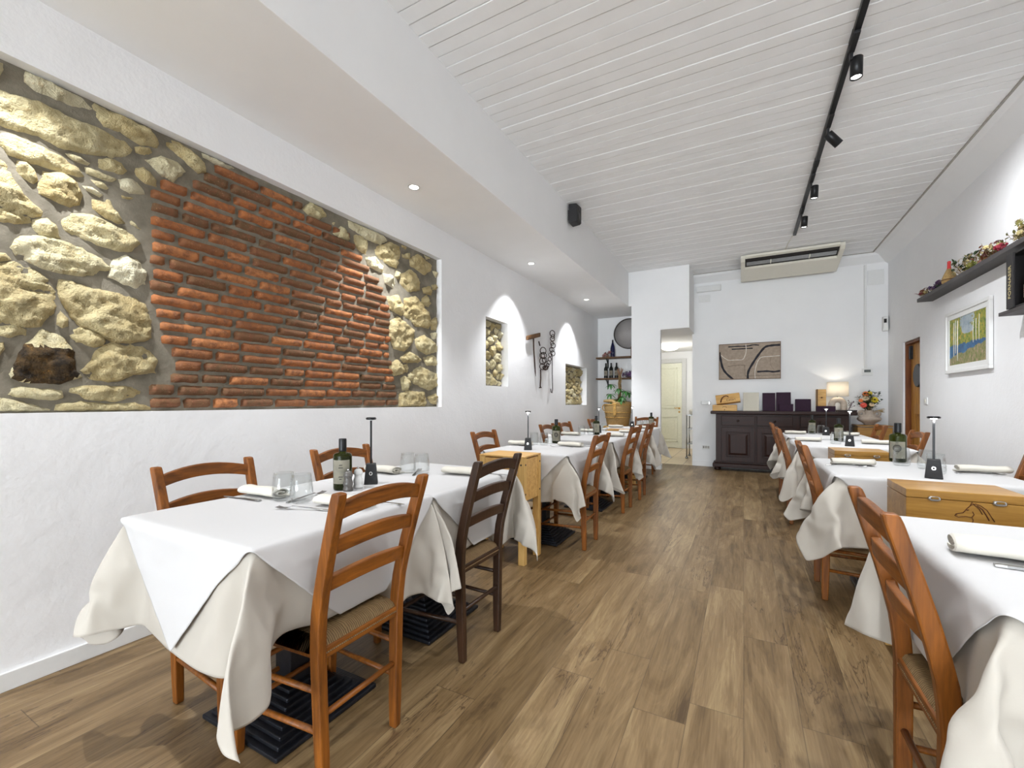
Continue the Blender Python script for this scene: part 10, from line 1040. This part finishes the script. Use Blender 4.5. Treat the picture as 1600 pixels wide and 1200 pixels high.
# ================================================================= ceiling track and lights
t = thing('lighting_track', 'black lighting track running along the boarded ceiling', 'track', (TRACKX, 4.0, CEIL))
bm = NB(); box(bm, -.018, .018, -6.5, 3.02, -.034, 0); obj('rail', bm, 'black', t, bevel=.002)
bm = NB()
for y_ in (-.6, 1.0, 2.2): box(bm, -.020, .020, y_ - .06, y_ + .06, -.037, -.001)
obj('rail_coupler', bm, 'blackp', t)
names = ['behind the camera line, nearest', 'second, above the near tables', 'largest in view near the top of the photo, pointing straight down', 'second in view, tilted toward the right wall', 'third in view, halfway along the track', 'smallest and farthest, near the track end']
for (y_, tg), nm in zip(TRACK[-4:], names[-4:]):
    t = thing('track_spotlight', 'black cylindrical track spotlight, ' + nm, 'spotlight', (TRACKX, y_, CEIL - .034), group='track spotlights')
    bm = NB(); box(bm, -.016, .016, -.20, -.02, -.018, 0); box(bm, -.008, .008, -.03, .01, -.06, -.01); obj('adapter', bm, 'blackp', t, bevel=.002)
    p = Vector((0, 0, -.075)); d = (Vector(tg) - Vector((TRACKX, y_, CEIL - .11))).normalized(); p0 = p - d * .05 + Vector((.03, 0, -.02)); p1 = p0 + d * .15
    bm = NB(); q = d.to_track_quat('Z', 'Y'); lathe(bm, [(0, 0), (.032, 0), (.034, .003), (.034, .125), (.030, .125), (.028, .112), (0, .112)], 28); bmesh.ops.transform(bm, matrix=Matrix.Translation(p0) @ q.to_matrix().to_4x4(), verts=bm.verts[:]); obj('lamp_housing', bm, 'black', t)
    bm = NB(); lathe(bm, [(0, .114), (.027, .114), (.027, .118), (0, .118)], 24); bmesh.ops.transform(bm, matrix=Matrix.Translation(p0) @ q.to_matrix().to_4x4(), verts=bm.verts[:]); obj('lens', bm, 'lit', t)
bm = NB(); tube(bm, [(TRACKX - .005, 7.03, CEIL - .006), (TRACKX - .05, 7.4, CEIL - .012), (TRACKX - .06, 7.68, CEIL - .012)], .005, 6); tag(obj('power_cable', bm, 'creamp'), 'thin white cable from the track end to the air conditioner', 'cable')
for y_, nm in zip((2.66, 4.80, 6.92), ('nearest, above the nearest tables', 'middle, over the second wall recess', 'farthest, near the alcove')):
    t = thing('recessed_downlight', 'small round recessed ceiling downlight, ' + nm, 'downlight', (-2.29, y_, SOFZ), group='soffit downlights')
    bm = NB(); lathe(bm, [(.036, -.002), (.044, -.004), (.046, 0), (.036, 0), (.036, -.002)], 32); obj('trim_ring', bm, 'chrome', t)
    bm = NB(); lathe(bm, [(0, -.001), (.036, -.001), (.036, -.0025), (0, -.0025)], 28); obj('lens', bm, 'litsoft', t)
t = thing('wall_speaker', 'small black loudspeaker mounted at the ceiling edge on the soffit face', 'speaker', (SOFX + .07, 4.80, 3.33))
bm = NB(); sweep(bm, [[(-.05, -.07, z), (.05 - i, -.06 + i, z), (.06 - i, .06 - i, z), (-.05, .07, z)] for z, i in ((-.11, .012), (-.09, 0), (.09, 0), (.11, .015))]); obj('cabinet', bm, 'blackp', t, bevel=.006)
bm = NB(); cyl(bm, (.045, 0, -.03), (.058, 0, -.03), .04, seg=24); cyl(bm, (.045, 0, .055), (.058, 0, .055), .018, seg=20); obj('driver', bm, 'black', t); boxo('bracket', -.072, -.045, -.03, .03, -.06, .06, 'blackp', t, .003)

# ================================================================= alcove
AY = 8.65
def alc_shelf(label, z):
    t = thing('wall_shelf', label, 'shelf', (-2.18, AY - .10, z), group='alcove shelves'); boxo('board', -.42, .42, -.11, .10, -.03, 0, 'shelfwood', t, .003)
    for x_ in (-.23, .33):
        bm = NB(); box(bm, x_ - .012, x_ + .012, .085, .10, -.21, -.03); box(bm, x_ - .012, x_ + .012, -.06, .10, -.042, -.03); tube(bm, [(x_, -.04, -.04), (x_, .02, -.07), (x_, .07, -.12), (x_, .088, -.17)], .008, 8); obj('bracket', bm, 'black', t)
alc_shelf('upper brown wall shelf in the alcove, under the round tray', 2.045); alc_shelf('lower brown wall shelf in the alcove with three wine bottles', 1.63)
t = thing('round_sieve', 'large round grey metal sieve with dark rim hanging in the alcove', 'sieve', (-1.96, AY - .03, 2.53))
bm = NB(); lathe(bm, [(.355, -.028), (.372, -.028), (.372, .028), (.355, .028), (.355, -.028)], 56); bmesh.ops.rotate(bm, matrix=Matrix.Rotation(R(90), 3, 'X'), verts=bm.verts[:]); obj('rim', bm, plain('dark_grey_brown_rim', (74, 66, 60), .6), t)
bm = NB(); lathe(bm, [(0, -.012), (.356, -.012), (.356, -.004), (0, -.004)], 56); bmesh.ops.rotate(bm, matrix=Matrix.Rotation(R(90), 3, 'X'), verts=bm.verts[:]); obj('mesh_disc', bm, plain('pierced_zinc', (168, 163, 160), .7, .0, .1, 160, .6), t)
t.scale = (.80, 1, .80); t.location = (-1.985, AY - .035, 2.50)
def wine(label, x, z, mat, lab=True, h=.30, r=.037, y=AY - .11, slim=False):
    t = thing('wine_bottle', label, 'bottle', (x, y, z), group='wine bottles in the alcove')
    bm = NB(); k = h / .30
    lathe(bm, [(0, 0), (r, 0), (r, .006), (r, .185 * k), (r * .92, .205 * k), (.016, .232 * k), (.0135, .245 * k), (.0135, .298 * k), (0, .30 * k)] if not slim else [(0, 0), (r, 0), (r, .006), (r, .15 * k), (r * .8, .19 * k), (.016, .25 * k), (.013, .27 * k), (.013, .298 * k), (0, .30 * k)], 28); obj('bottle_glass', bm, mat, t)
    bm = NB(); lathe(bm, [(.0145, .25 * k), (.0148, .302 * k), (0, .303 * k)], 20); obj('capsule', bm, 'blackp', t)
    if lab:
        bm = NB(); n = 12; g = []
        for i in range(n + 1): a = -PI / 2 + (-1.1 + 2.2 * i / n); g.append([bm.verts.new(((r + .0006) * math.cos(a), (r + .0006) * math.sin(a), z_)) for z_ in (.05, .15)])
        for i in range(n): bm.faces.new((g[i][0], g[i + 1][0], g[i + 1][1], g[i][1])).smooth = True
        bmesh.ops.solidify(bm, geom=bm.faces[:], thickness=.0004); lb = obj('label', bm, 'label', t)
        bm = NB(); 
        for zz in (.115, .10, .085): box(bm, -.016, .016, -r - .0014, -r - .0008, zz, zz + .004)
        obj('label_print', bm, plain('wine_red_print', (120, 44, 40), .7), lb)
for x_, l_ in ((-2.425, 'leftmost'), (-2.32, 'middle'), (-2.215, 'rightmost')): wine('dark wine bottle with cream label, %s of three on the lower alcove shelf' % l_, x_, 1.63, 'wineglass')
wine('tall slim cobalt blue bottle on the upper alcove shelf', -2.29, 2.045, 'blueglass', False, .34, .045, slim=True)
def blooms(label, loc, cols, n=14, s=.05, cat='flowers'):
    bm = NB(); rs = random.Random(int(abs(loc[0]) * 1000)); 
    for k in range(n):
        p = (rs.uniform(-s, s), rs.uniform(-s * .5, s * .5), rs.uniform(.01, s * 1.2)); tube(bm, [(0, 0, 0), (p[0] * .5, p[1] * .5, p[2] * .6), p], .0015, 4, mi=len(cols) - 1); flower(bm, p, rs.uniform(.3, .5) * s, (rs.uniform(-1, 1), -1, rs.uniform(0, 1)), 6, rs.randrange(len(cols) - 1), 1)
    return tag(obj('dried_flowers', bm, cols, loc=loc), label, cat)
PF = [plain('dusty_pink_petals', (150, 100, 96), .8, var=.2), plain('mauve_petals', (112, 78, 120), .8, var=.2), plain('olive_dry_leaf', (110, 106, 50), .8, var=.2), plain('cream_dry_petals', (196, 180, 130), .8, var=.2), plain('wine_red_petals', (132, 22, 44), .7, var=.25), plain('rust_petals', (120, 64, 34), .8, var=.25), plain('lavender', (82, 66, 104), .8, var=.2)]
blooms('small pink dried flowers left of the blue bottle in the alcove', (-2.42, AY - .12, 2.045), [PF[0], PF[5], 'stem'], 12, .08)
blooms('small purple dried flowers right of the wine bottles in the alcove', (-1.98, AY - .13, 1.63), [PF[6], PF[1], 'stem'], 14, .09)
tag(boxo('wooden_block', -1.93, -1.82, AY - .14, AY - .06, 2.045, 2.24, 'shelfwood', None, .004), 'small upright brown wooden box at the right end of the upper alcove shelf', 'box')
# plant stand, basket, plant
BX, BY = -2.075, 8.10
t = thing('stool', 'low stool covered with a yellow cloth under the basket', 'stool', (BX, BY, 0)); 
for sx in (-1, 1):
    for sy in (-1, 1): bm = NB(); cyl(bm, (sx * .17, sy * .17, 0), (sx * .15, sy * .15, .68), .018); obj('leg', bm, 'pine', t)
boxo('stool_top', -.21, .21, -.21, .21, .68, .71, 'pinex', t, .005)
bm = NB(); lathe(bm, [(0, .712), (.24, .712), (.262, .70), (.27, .66), (.262, .64), (.255, .66), (.25, .695), (0, .705)], 40); tag(obj('yellow_cloth', bm, 'yellow', loc=(BX, BY, 0)), 'mustard yellow cloth spread under the woven basket', 'cloth')
def strawbasket():
    s = NT('woven_basket'); v = s.coord(); tc = s.n('ShaderNodeTexCoord'); sp = s.n('ShaderNodeSeparateXYZ'); s.l(tc.outputs['Object'], sp.inputs[0])
    wv = s.math('ABSOLUTE', s.math('SINE', s.math('MULTIPLY', sp.outputs[2], 260))); an = s.math('ARCTAN2', sp.outputs[1], sp.outputs[0]); w2 = s.math('SINE', s.math('ADD', s.math('MULTIPLY', an, 44), s.math('MULTIPLY', s.math('FLOOR', s.math('MULTIPLY', sp.outputs[2], 82.8)), PI)))
    h = s.math('ADD', s.math('MULTIPLY', wv, .5), s.math('MULTIPLY', w2, .25)); h = s.math('ADD', h, s.math('MULTIPLY', s.noise(v, 60, 3), .5))
    s.col(s.ramp(h, [(.2, (110, 82, 44)), (.6, (186, 150, 92)), (.95, (216, 186, 130))])); s.set(Roughness=.75); s.bump(h, .8, .006); return s.m
M['basket'] = strawbasket()
t = thing('lidded_basket', 'large woven straw basket with lid and two handles in the alcove', 'basket', (BX, BY, .713))
bm = NB(); lathe(bm, [(0, 0), (.19, 0), (.197, .01), (.215, .12), (.232, .22), (.247, .33), (.252, .40), (.245, .41), (.238, .40), (0, .38)], 48); obj('basket_body', bm, 'basket', t)
bm = NB(); 
for z_, r_ in ((.16, .226), (.255, .241), (.395, .255)): tube(bm, [(r_ * math.cos(q), r_ * math.sin(q), z_) for q in [2 * PI * i / 48 for i in range(48)]], .008, 6, True)
obj('plaited_band', bm, 'straw', t)
bm = NB(); sweep(bm, [[(r_ * math.cos(q), r_ * math.sin(q), z_ + .04 * (q > PI * .55 and q < PI * 1.5)) for q in [2 * PI * i / 40 for i in range(40)]] for r_, z_ in ((.24, .40), (.262, .405), (.262, .44), (.20, .455))], smooth=True); l_ = obj('lid', bm, 'basket', t)
for s in (-1, 1):
    bm = NB(); tube(bm, [(s * (.245 + .045 * math.sin(q)), 0, .34 + .055 * math.cos(q)) for q in [PI * i / 10 for i in range(11)]], .011, 8); obj('handle', bm, 'straw', t)
bm = NB(); box(bm, -.02, .03, -.262, -.235, .20, .41); box(bm, -.035, .045, -.266, -.236, .395, .425); obj('lid_strap', bm, 'straw', t, bevel=.006)
t = thing('potted_tree', 'money tree with braided trunk and green leaves rising behind the basket', 'plant', (BX + .04, BY - .04, 1.11))
bm = NB()
for k in range(3): tube(bm, [(.018 * math.cos(z * 14 + k * 2.1) + .02 * z, .018 * math.sin(z * 14 + k * 2.1), z) for z in [i * .03 for i in range(19)]], [.017 - .0002 * i for i in range(19)], 8)
obj('trunk', bm, 'stem', t)
bm = NB()
for k in range(6): a = k * 1.05; tube(bm, [(.01, 0, .52), (.01 + .03 * math.cos(a), .03 * math.sin(a), .58), (.012 + .055 * math.cos(a), .05 * math.sin(a), .66 + .01 * (k % 3))], [.012, .009, .006], 7)
obj('cut_branch', bm, plain('bare_branch', (150, 116, 90), .8), t)
bm = NB(); rs = random.Random(3)
for k, (dx, dy, dz, z0) in enumerate(((-.20, -.12, .12, .10), (-.10, -.18, .02, .08), (.18, -.14, .16, .12), (.08, -.2, .0, .1), (.24, -.02, .10, .14), (-.22, .04, .20, .22), (.02, -.16, .16, .16), (.12, -.20, .12, .05))):
    p = Vector((dx * .75, dy * .75, z0 + dz * .8)); tube(bm, [(0, 0, z0 * .6), p * .6 + Vector((0, 0, .03)), p], .003, 5, mi=1)
    for j in range(6): a = j * 1.05 + k; leafq(bm, p, (math.cos(a), math.sin(a) * .8 - .25, -.35 + .5 * math.sin(a)), .12, .045, mi=0, curl=.35)
obj('leaves', bm, ['leaf', 'stem'], t)

# ================================================================= tools on the left wall
t = thing('hand_auger', 'old auger with wooden cross handle hanging on the left wall', 'auger', (WALLX + .05, 5.46, 1.58))
bm = NB(); sweep(bm, [[(x, y, .44 + .24 * (y + .2) + z) for x, z in ((-.018, -.03), (.018, -.03), (.018, .03), (-.018, .03))] for y in (-.21, .21)]); obj('cross_handle', bm, 'shelfwood', t, bevel=.012)
bm = NB(); tube(bm, [(0, .0, .48), (.0, .01, .30), (.0, .045, .10), (.0, .06, .0), (0, .075, -.06)], [.011, .010, .011, .008, .003], 8); obj('shaft', bm, 'rust', t)
bm = NB(); cyl(bm, (-.05, .0, .465), (0, .0, .465), .005); obj('wall_hook', bm, 'rust', t)
t = thing('iron_chain', 'rusty chain with rings, bar and long pot hook hanging on the left wall', 'chain', (WALLX + .02, 5.75, 1.5))
def ring(bm, y, z, r, tilt=0, rr=.006): tube(bm, [(.012 + r * .5 * (1 + math.cos(q)) * (.9 + .2 * math.sin(tilt)), y + r * .8 * math.cos(q), z + r * .9 * math.sin(q)) for q in [2 * PI * i / 18 for i in range(18)]], rr, 6, True)
bm = NB()
for y, z, r in ((0.02, .40, .055), (.0, .33, .045), (.05, .335, .05), (.0, .25, .055), (.09, .27, .042), (.0, .17, .05)): ring(bm, y, z, r, .4)
obj('left_links', bm, 'rust', t)
bm = NB()
for k in range(11):
    u = k / 10; y = .10 + .33 * u; z = .16 + .50 * u ** 2.2 - .02 * math.sin(u * PI); ring(bm, y, z, .032, k * 1.4, .0055)
for y, z in ((.40, .62), (.43, .52), (.375, .45), (.42, .40)): ring(bm, y, z, .042, .5)
ring(bm, .39, .70, .05, .2); obj('right_links', bm, 'rust', t)
bm = NB(); tube(bm, [(.0, -.05, .53), (.005, -.02, .47)], .009, 7); tube(bm, [(.006, 0, .13), (.006, .005, .0), (.006, -.01, -.10), (.006, -.005, -.13)], .010, 7); tube(bm, [(.006, -.04, -.135), (.006, .03, -.13)], .008, 6); obj('iron_bar', bm, 'rust', t)
bm = NB(); tube(bm, [(.006, .455, .40), (.006, .46, .1), (.006, .475, -.14), (.006, .455, -.20), (.006, .41, -.19), (.006, .395, -.14)], .0065, 7); obj('long_hook', bm, 'rust', t)
t.scale = (1, .95, 1)

# ================================================================= right wall
tu = thing('wall_shelf', 'long anthracite wall shelf carrying dried flowers, upper of two on the right wall', 'shelf', (RWALL, 5.2, 2.335)); boxo('board', -.14, 0, -2.2, 1.60, 0, .04, 'greyshelf', tu, .002)
tl = thing('wall_shelf', 'lower anthracite wall shelf at the right edge with the black crate', 'shelf', (RWALL, 3.8, 1.872)); boxo('board', -.145, 0, -1.0, 1.12, -.028, 0, 'greyshelf', tl, .002)
t = thing('framed_painting', 'white-framed oil painting of birches by a blue lake on the right wall', 'painting', (RWALL - .015, 5.87, 1.78))
bm = NB(); H, Wd = .322, .482
for k, (o0, o1, dp) in enumerate(((0, .035, .03), (.03, .085, .020))):
    for q in ((-Wd + o0, Wd - o0, H - o1, H - o0), (-Wd + o0, Wd - o0, -H + o0, -H + o1), (-Wd + o0, -Wd + o1, -H + o1, H - o1), (Wd - o1, Wd - o0, -H + o1, H - o1)): box(bm, -dp + .012, .012, q[0], q[1], q[2], q[3])
obj('frame', bm, 'whitep', t, bevel=.004)
def lake():
    s = NT('lake_landscape'); tc = s.n('ShaderNodeTexCoord'); sp = s.n('ShaderNodeSeparateXYZ'); s.l(tc.outputs['Object'], sp.inputs[0]); v = tc.outputs['Object']; z = sp.outputs[2]; y = sp.outputs[1]
    n1 = s.noise(v, 9, 5, .75); n2 = s.noise(s.coord(scale=(1, 1, .55)), 34, 5, .8, .6); n3 = s.noise(v, 5, 3)
    tree = s.ramp(n2, [(.34, (44, 70, 26)), (.46, (104, 128, 44)), (.56, (168, 160, 52)), (.64, (196, 132, 50)), (.7, (214, 206, 150))]); sky = s.ramp(n1, [(.3, (120, 140, 160)), (.7, (196, 204, 200))])
    gap = s.math('ABSOLUTE', s.math('ADD', y, s.math('MULTIPLY', s.math('SUBTRACT', n1, .5), .5))); open_ = s.math('MULTIPLY', s.math('LESS_THAN', gap, .13), s.math('GREATER_THAN', z, s.math('MULTIPLY', n1, .12)))
    c = s.mix(open_, tree, sky)
    grass = s.ramp(n2, [(.3, (70, 86, 40)), (.5, (128, 130, 70)), (.62, (176, 140, 130)), (.75, (196, 190, 120))])
    zz = s.math('ADD', z, s.math('MULTIPLY', s.math('SUBTRACT', n1, .5), .10)); water = s.ramp(n1, [(.3, (24, 62, 110)), (.7, (60, 120, 160))])
    c = s.mix(s.math('LESS_THAN', zz, -.035), c, water); c = s.mix(s.math('LESS_THAN', s.math('ADD', zz, s.math('MULTIPLY', y, .12)), -.11), c, grass); s.col(c); s.set(Roughness=.5); s.bump(n2, .4, .003); return s.m
bm = NB(); box(bm, -.002, .006, -.40, .40, -.240, .240); pt = obj('painted_canvas', bm, lake(), t)
bm = NB(); 
for y_, z0, z1, r_ in ((.29, -.15, .20, .004), (.25, -.12, .22, .004), (.20, -.20, .21, .005), (-.14, -.05, .15, .003), (-.20, -.04, .17, .003), (-.26, -.04, .2, .003)): tube(bm, [(-.003, y_, z0), (-.003, y_ + .004, (z0 + z1) / 2), (-.003, y_ - .003, z1)], r_, 5)
obj('birch_trunk', bm, plain('birch_white', (220, 214, 200), .7), pt)
t = thing('light_switch', 'white light switch on the right wall between doorway and picture', 'switch', (RWALL - .005, 7.0, 1.17)); boxo('cover_plate', -.006, .005, -.055, .055, -.042, .042, 'whitep', t, .003); boxo('rocker', -.010, -.005, -.012, .012, -.022, .022, 'creamp', t, .002)
# black display crate on the lower shelf
t = thing('display_crate', 'black open wooden crate with gold lettering on the lower right shelf', 'crate', (RWALL - .075, 4.60, 1.874)); M['blackwood'] = plain('black_stained_wood', (36, 32, 33), .55, bump=.1)
H = .42; bm = NB(); box(bm, -.065, .07, .165, .18, 0, H); box(bm, -.065, .07, -.20, -.185, 0, H); box(bm, -.065, .07, -.20, .18, 0, .014); box(bm, -.065, .07, -.20, .18, H - .014, H); box(bm, .058, .07, -.20, .18, 0, H); obj('crate_body', bm, 'blackwood', t, bevel=.002)
bm = NB(); box(bm, -.078, -.065, .085, .182, 0, H); obj('crate_lid_edge', bm, 'blackwood', t, bevel=.002)
text('crate_lettering', 'FORNASER', .052, 'gold', t, (-.0795, .128, .20), (R(90), R(0), R(-90))).rotation_euler = (Matrix(((0, 0, -1), (0, 1, 0), (1, 0, 0)))).to_euler()
wine('dark wine bottle with pale blue label inside the black crate', RWALL - .08, 1.889, 'wineglass', True, .30, .037, y=4.63)
o = bpy.data.objects
tb_ = [x for x in C.objects if x.get('label', '').startswith('dark wine bottle with pale blue')][0]; tb_['group'] = 'bottle in the crate'; tb_.rotation_euler = (0, 0, R(-65)); tb_.scale = (.95, .95, .95)
def grapes(label, loc, n=26, s=.05):
    bm = NB(); rs = random.Random(int(loc[1] * 100))
    for k in range(n): sphere(bm, (rs.uniform(-.4, .4) * s, rs.uniform(-1, 1) * s, .012 + rs.uniform(0, .9) * s * (1 - abs(rs.uniform(-.5, .5)))), rs.uniform(.009, .013), 8)
    return tag(obj('red_berries', bm, PF[4], loc=loc), label, 'berries')
grapes('dark red artificial berries at the foot of the bottle in the black crate', (RWALL - .12, 4.53, 1.889), 26, .05)
# dried arrangement on the upper shelf
rs = random.Random(21)
def dried(label, y0, y1, cols, n, hmin, hmax, curl=False, xw=.05, cat='flowers', nm='dried_flowers', seed=1, rr=(.012, .026)):
    bm = NB(); rs = random.Random(seed); yc = (y0 + y1) / 2
    for k in range(n):
        y = rs.uniform(y0, y1) - yc; x = rs.uniform(-xw, xw * .6); h = rs.uniform(hmin, hmax) * (1 - .35 * abs(2 * y / (y1 - y0))); p = (x + rs.uniform(-.02, .02), y + rs.uniform(-.04, .04), h)
        tube(bm, [(x * .3, y * .6, .002), (x, y, h * .6), p], .0014, 4, mi=len(cols) - 1); mi = rs.randrange(len(cols) - 1)
        if rs.random() < .6: flower(bm, p, rs.uniform(*rr), (rs.uniform(-1, 0), rs.uniform(-1, 1), rs.uniform(0, 1)), 7, mi, 2)
        else:
            for j in range(4): leafq(bm, Vector(p) * rs.uniform(.5, 1), (rs.uniform(-1, .3), rs.uniform(-1, 1), rs.uniform(-.2, 1)), rs.uniform(.03, .05), .018, mi=mi)
    return tag(obj(nm, bm, cols, loc=(RWALL - .075, yc, 2.376)), label, cat, 'dried arrangement on the upper right shelf')
dried('rust and red dried blooms at the far end of the upper right shelf', 6.55, 6.80, [PF[5], PF[4], PF[3], 'stem'], 26, .03, .09, seed=2)
dried('dark lavender bunch between the far end and the straw flask', 6.22, 6.58, [PF[6], PF[1], 'stem'], 40, .02, .10, seed=3)
o = dried('curly dark leaves and cream blossoms just right of the straw flask', 5.42, 5.95, [PF[2], PF[3], 'leafdark', 'stem'], 46, .04, .20, seed=4, rr=(.010, .02))
dried('mixed pink and cream dried blooms with green tuft, middle of the upper shelf', 5.02, 5.48, [PF[0], PF[3], PF[2], PF[5], 'stem'], 60, .03, .16, seed=5)
dried('yellow green moss tuft in the dried flowers of the upper shelf', 5.38, 5.50, [plain('lime_moss', (164, 176, 46), .8, var=.2), 'leaf'], 26, .02, .06, seed=6, nm='moss_tuft', rr=(.008, .014), xw=.06)
dried('cream and olive dried blooms above the red berries, right edge of the photo', 4.55, 4.86, [PF[3], PF[2], 'stem'], 46, .05, .18, seed=7)
dried('mauve dried blooms at the right edge of the photo on the upper shelf', 4.30, 4.62, [PF[1], PF[0], PF[2], 'stem'], 46, .05, .17, seed=8)
grapes('dark red artificial berries hanging over the edge of the upper right shelf', (RWALL - .125, 4.93, 2.368), 40, .06)
t = thing('straw_flask', 'straw-wrapped flask with red neck on the upper right shelf', 'flask', (RWALL - .08, 6.08, 2.376))
bm = NB(); lathe(bm, [(0, 0), (.048, 0), (.058, .02), (.058, .05), (.045, .09), (.028, .13), (.018, .155)], 28); obj('straw_body', bm, 'basket', t)
bm = NB(); tube(bm, [(.0585 * math.cos(q), .0585 * math.sin(q), .042) for q in [2 * PI * i / 30 for i in range(30)]], .005, 6, True); obj('dark_band', bm, 'shelfwood', t)
bm = NB(); lathe(bm, [(.018, .155), (.015, .17), (.014, .215), (.016, .225), (.010, .235), (0, .236)], 20); obj('neck', bm, plain('red_wax', (196, 44, 44), .5), t)
bm = NB()
for k in range(14): leafq(bm, (0, 0, .005), (math.cos(k * .7) - .3, math.sin(k * .7), .25), .05, .03, mi=0)
tag(obj('green_leaves', bm, 'leaf', loc=(RWALL - .115, 6.15, 2.376)), 'fresh green leaves at the foot of the straw flask', 'leaves')

# ================================================================= corridor things
t = thing('service_trolley', 'steel service trolley in the corridor seen through the opening', 'trolley', (-.93, 9.75, 0))
for sx in (-.095, .075):
    for sy in (-.25, .25): bm = NB(); cyl(bm, (sx, sy, .04), (sx, sy, .90), .012); lathe(bm, [(0, 0), (.03, .01), (.03, .04), (0, .05)], 12, sx, sy, 0); obj('post', bm, 'steel', t)
for z_ in (.30, .60, .88): boxo('tray_shelf', -.10, .08, -.26, .26, z_, z_ + .02, 'steel', t, .004)
bm = NB(); 
for k in range(5): sphere(bm, (0 - .01 * k, -.18 + .07 * k, .945 + .015 * (k % 2)), .05, 12)
o = obj('folded_cloths', bm, 'napkin', loc=(-.93, 9.75, 0)); tag(o, 'bundled cloths lying on top of the steel trolley', 'cloth')
o.data.transform(Matrix.Translation((0, 0, 0)))
t = thing('ceiling_lamp', 'round glowing ceiling lamp in the corridor', 'lamp', (-1.50, 10.55, 2.42)); bm = NB(); lathe(bm, [(0, -.075), (.09, -.07), (.16, -.045), (.185, -.012), (.185, 0), (0, 0)], 40); obj('diffuser', bm, 'litsoft', t); bm = NB(); lathe(bm, [(.186, -.014), (.195, -.012), (.195, 0), (.186, 0)], 40); obj('mounting_ring', bm, 'whitep', t)

# tidy: labels only on top-level things
for o in C.objects:
    if o.parent is not None:
        for k in ('category', 'group'):
            if k in o.keys(): del o[k]
bpy.context.view_layer.update()
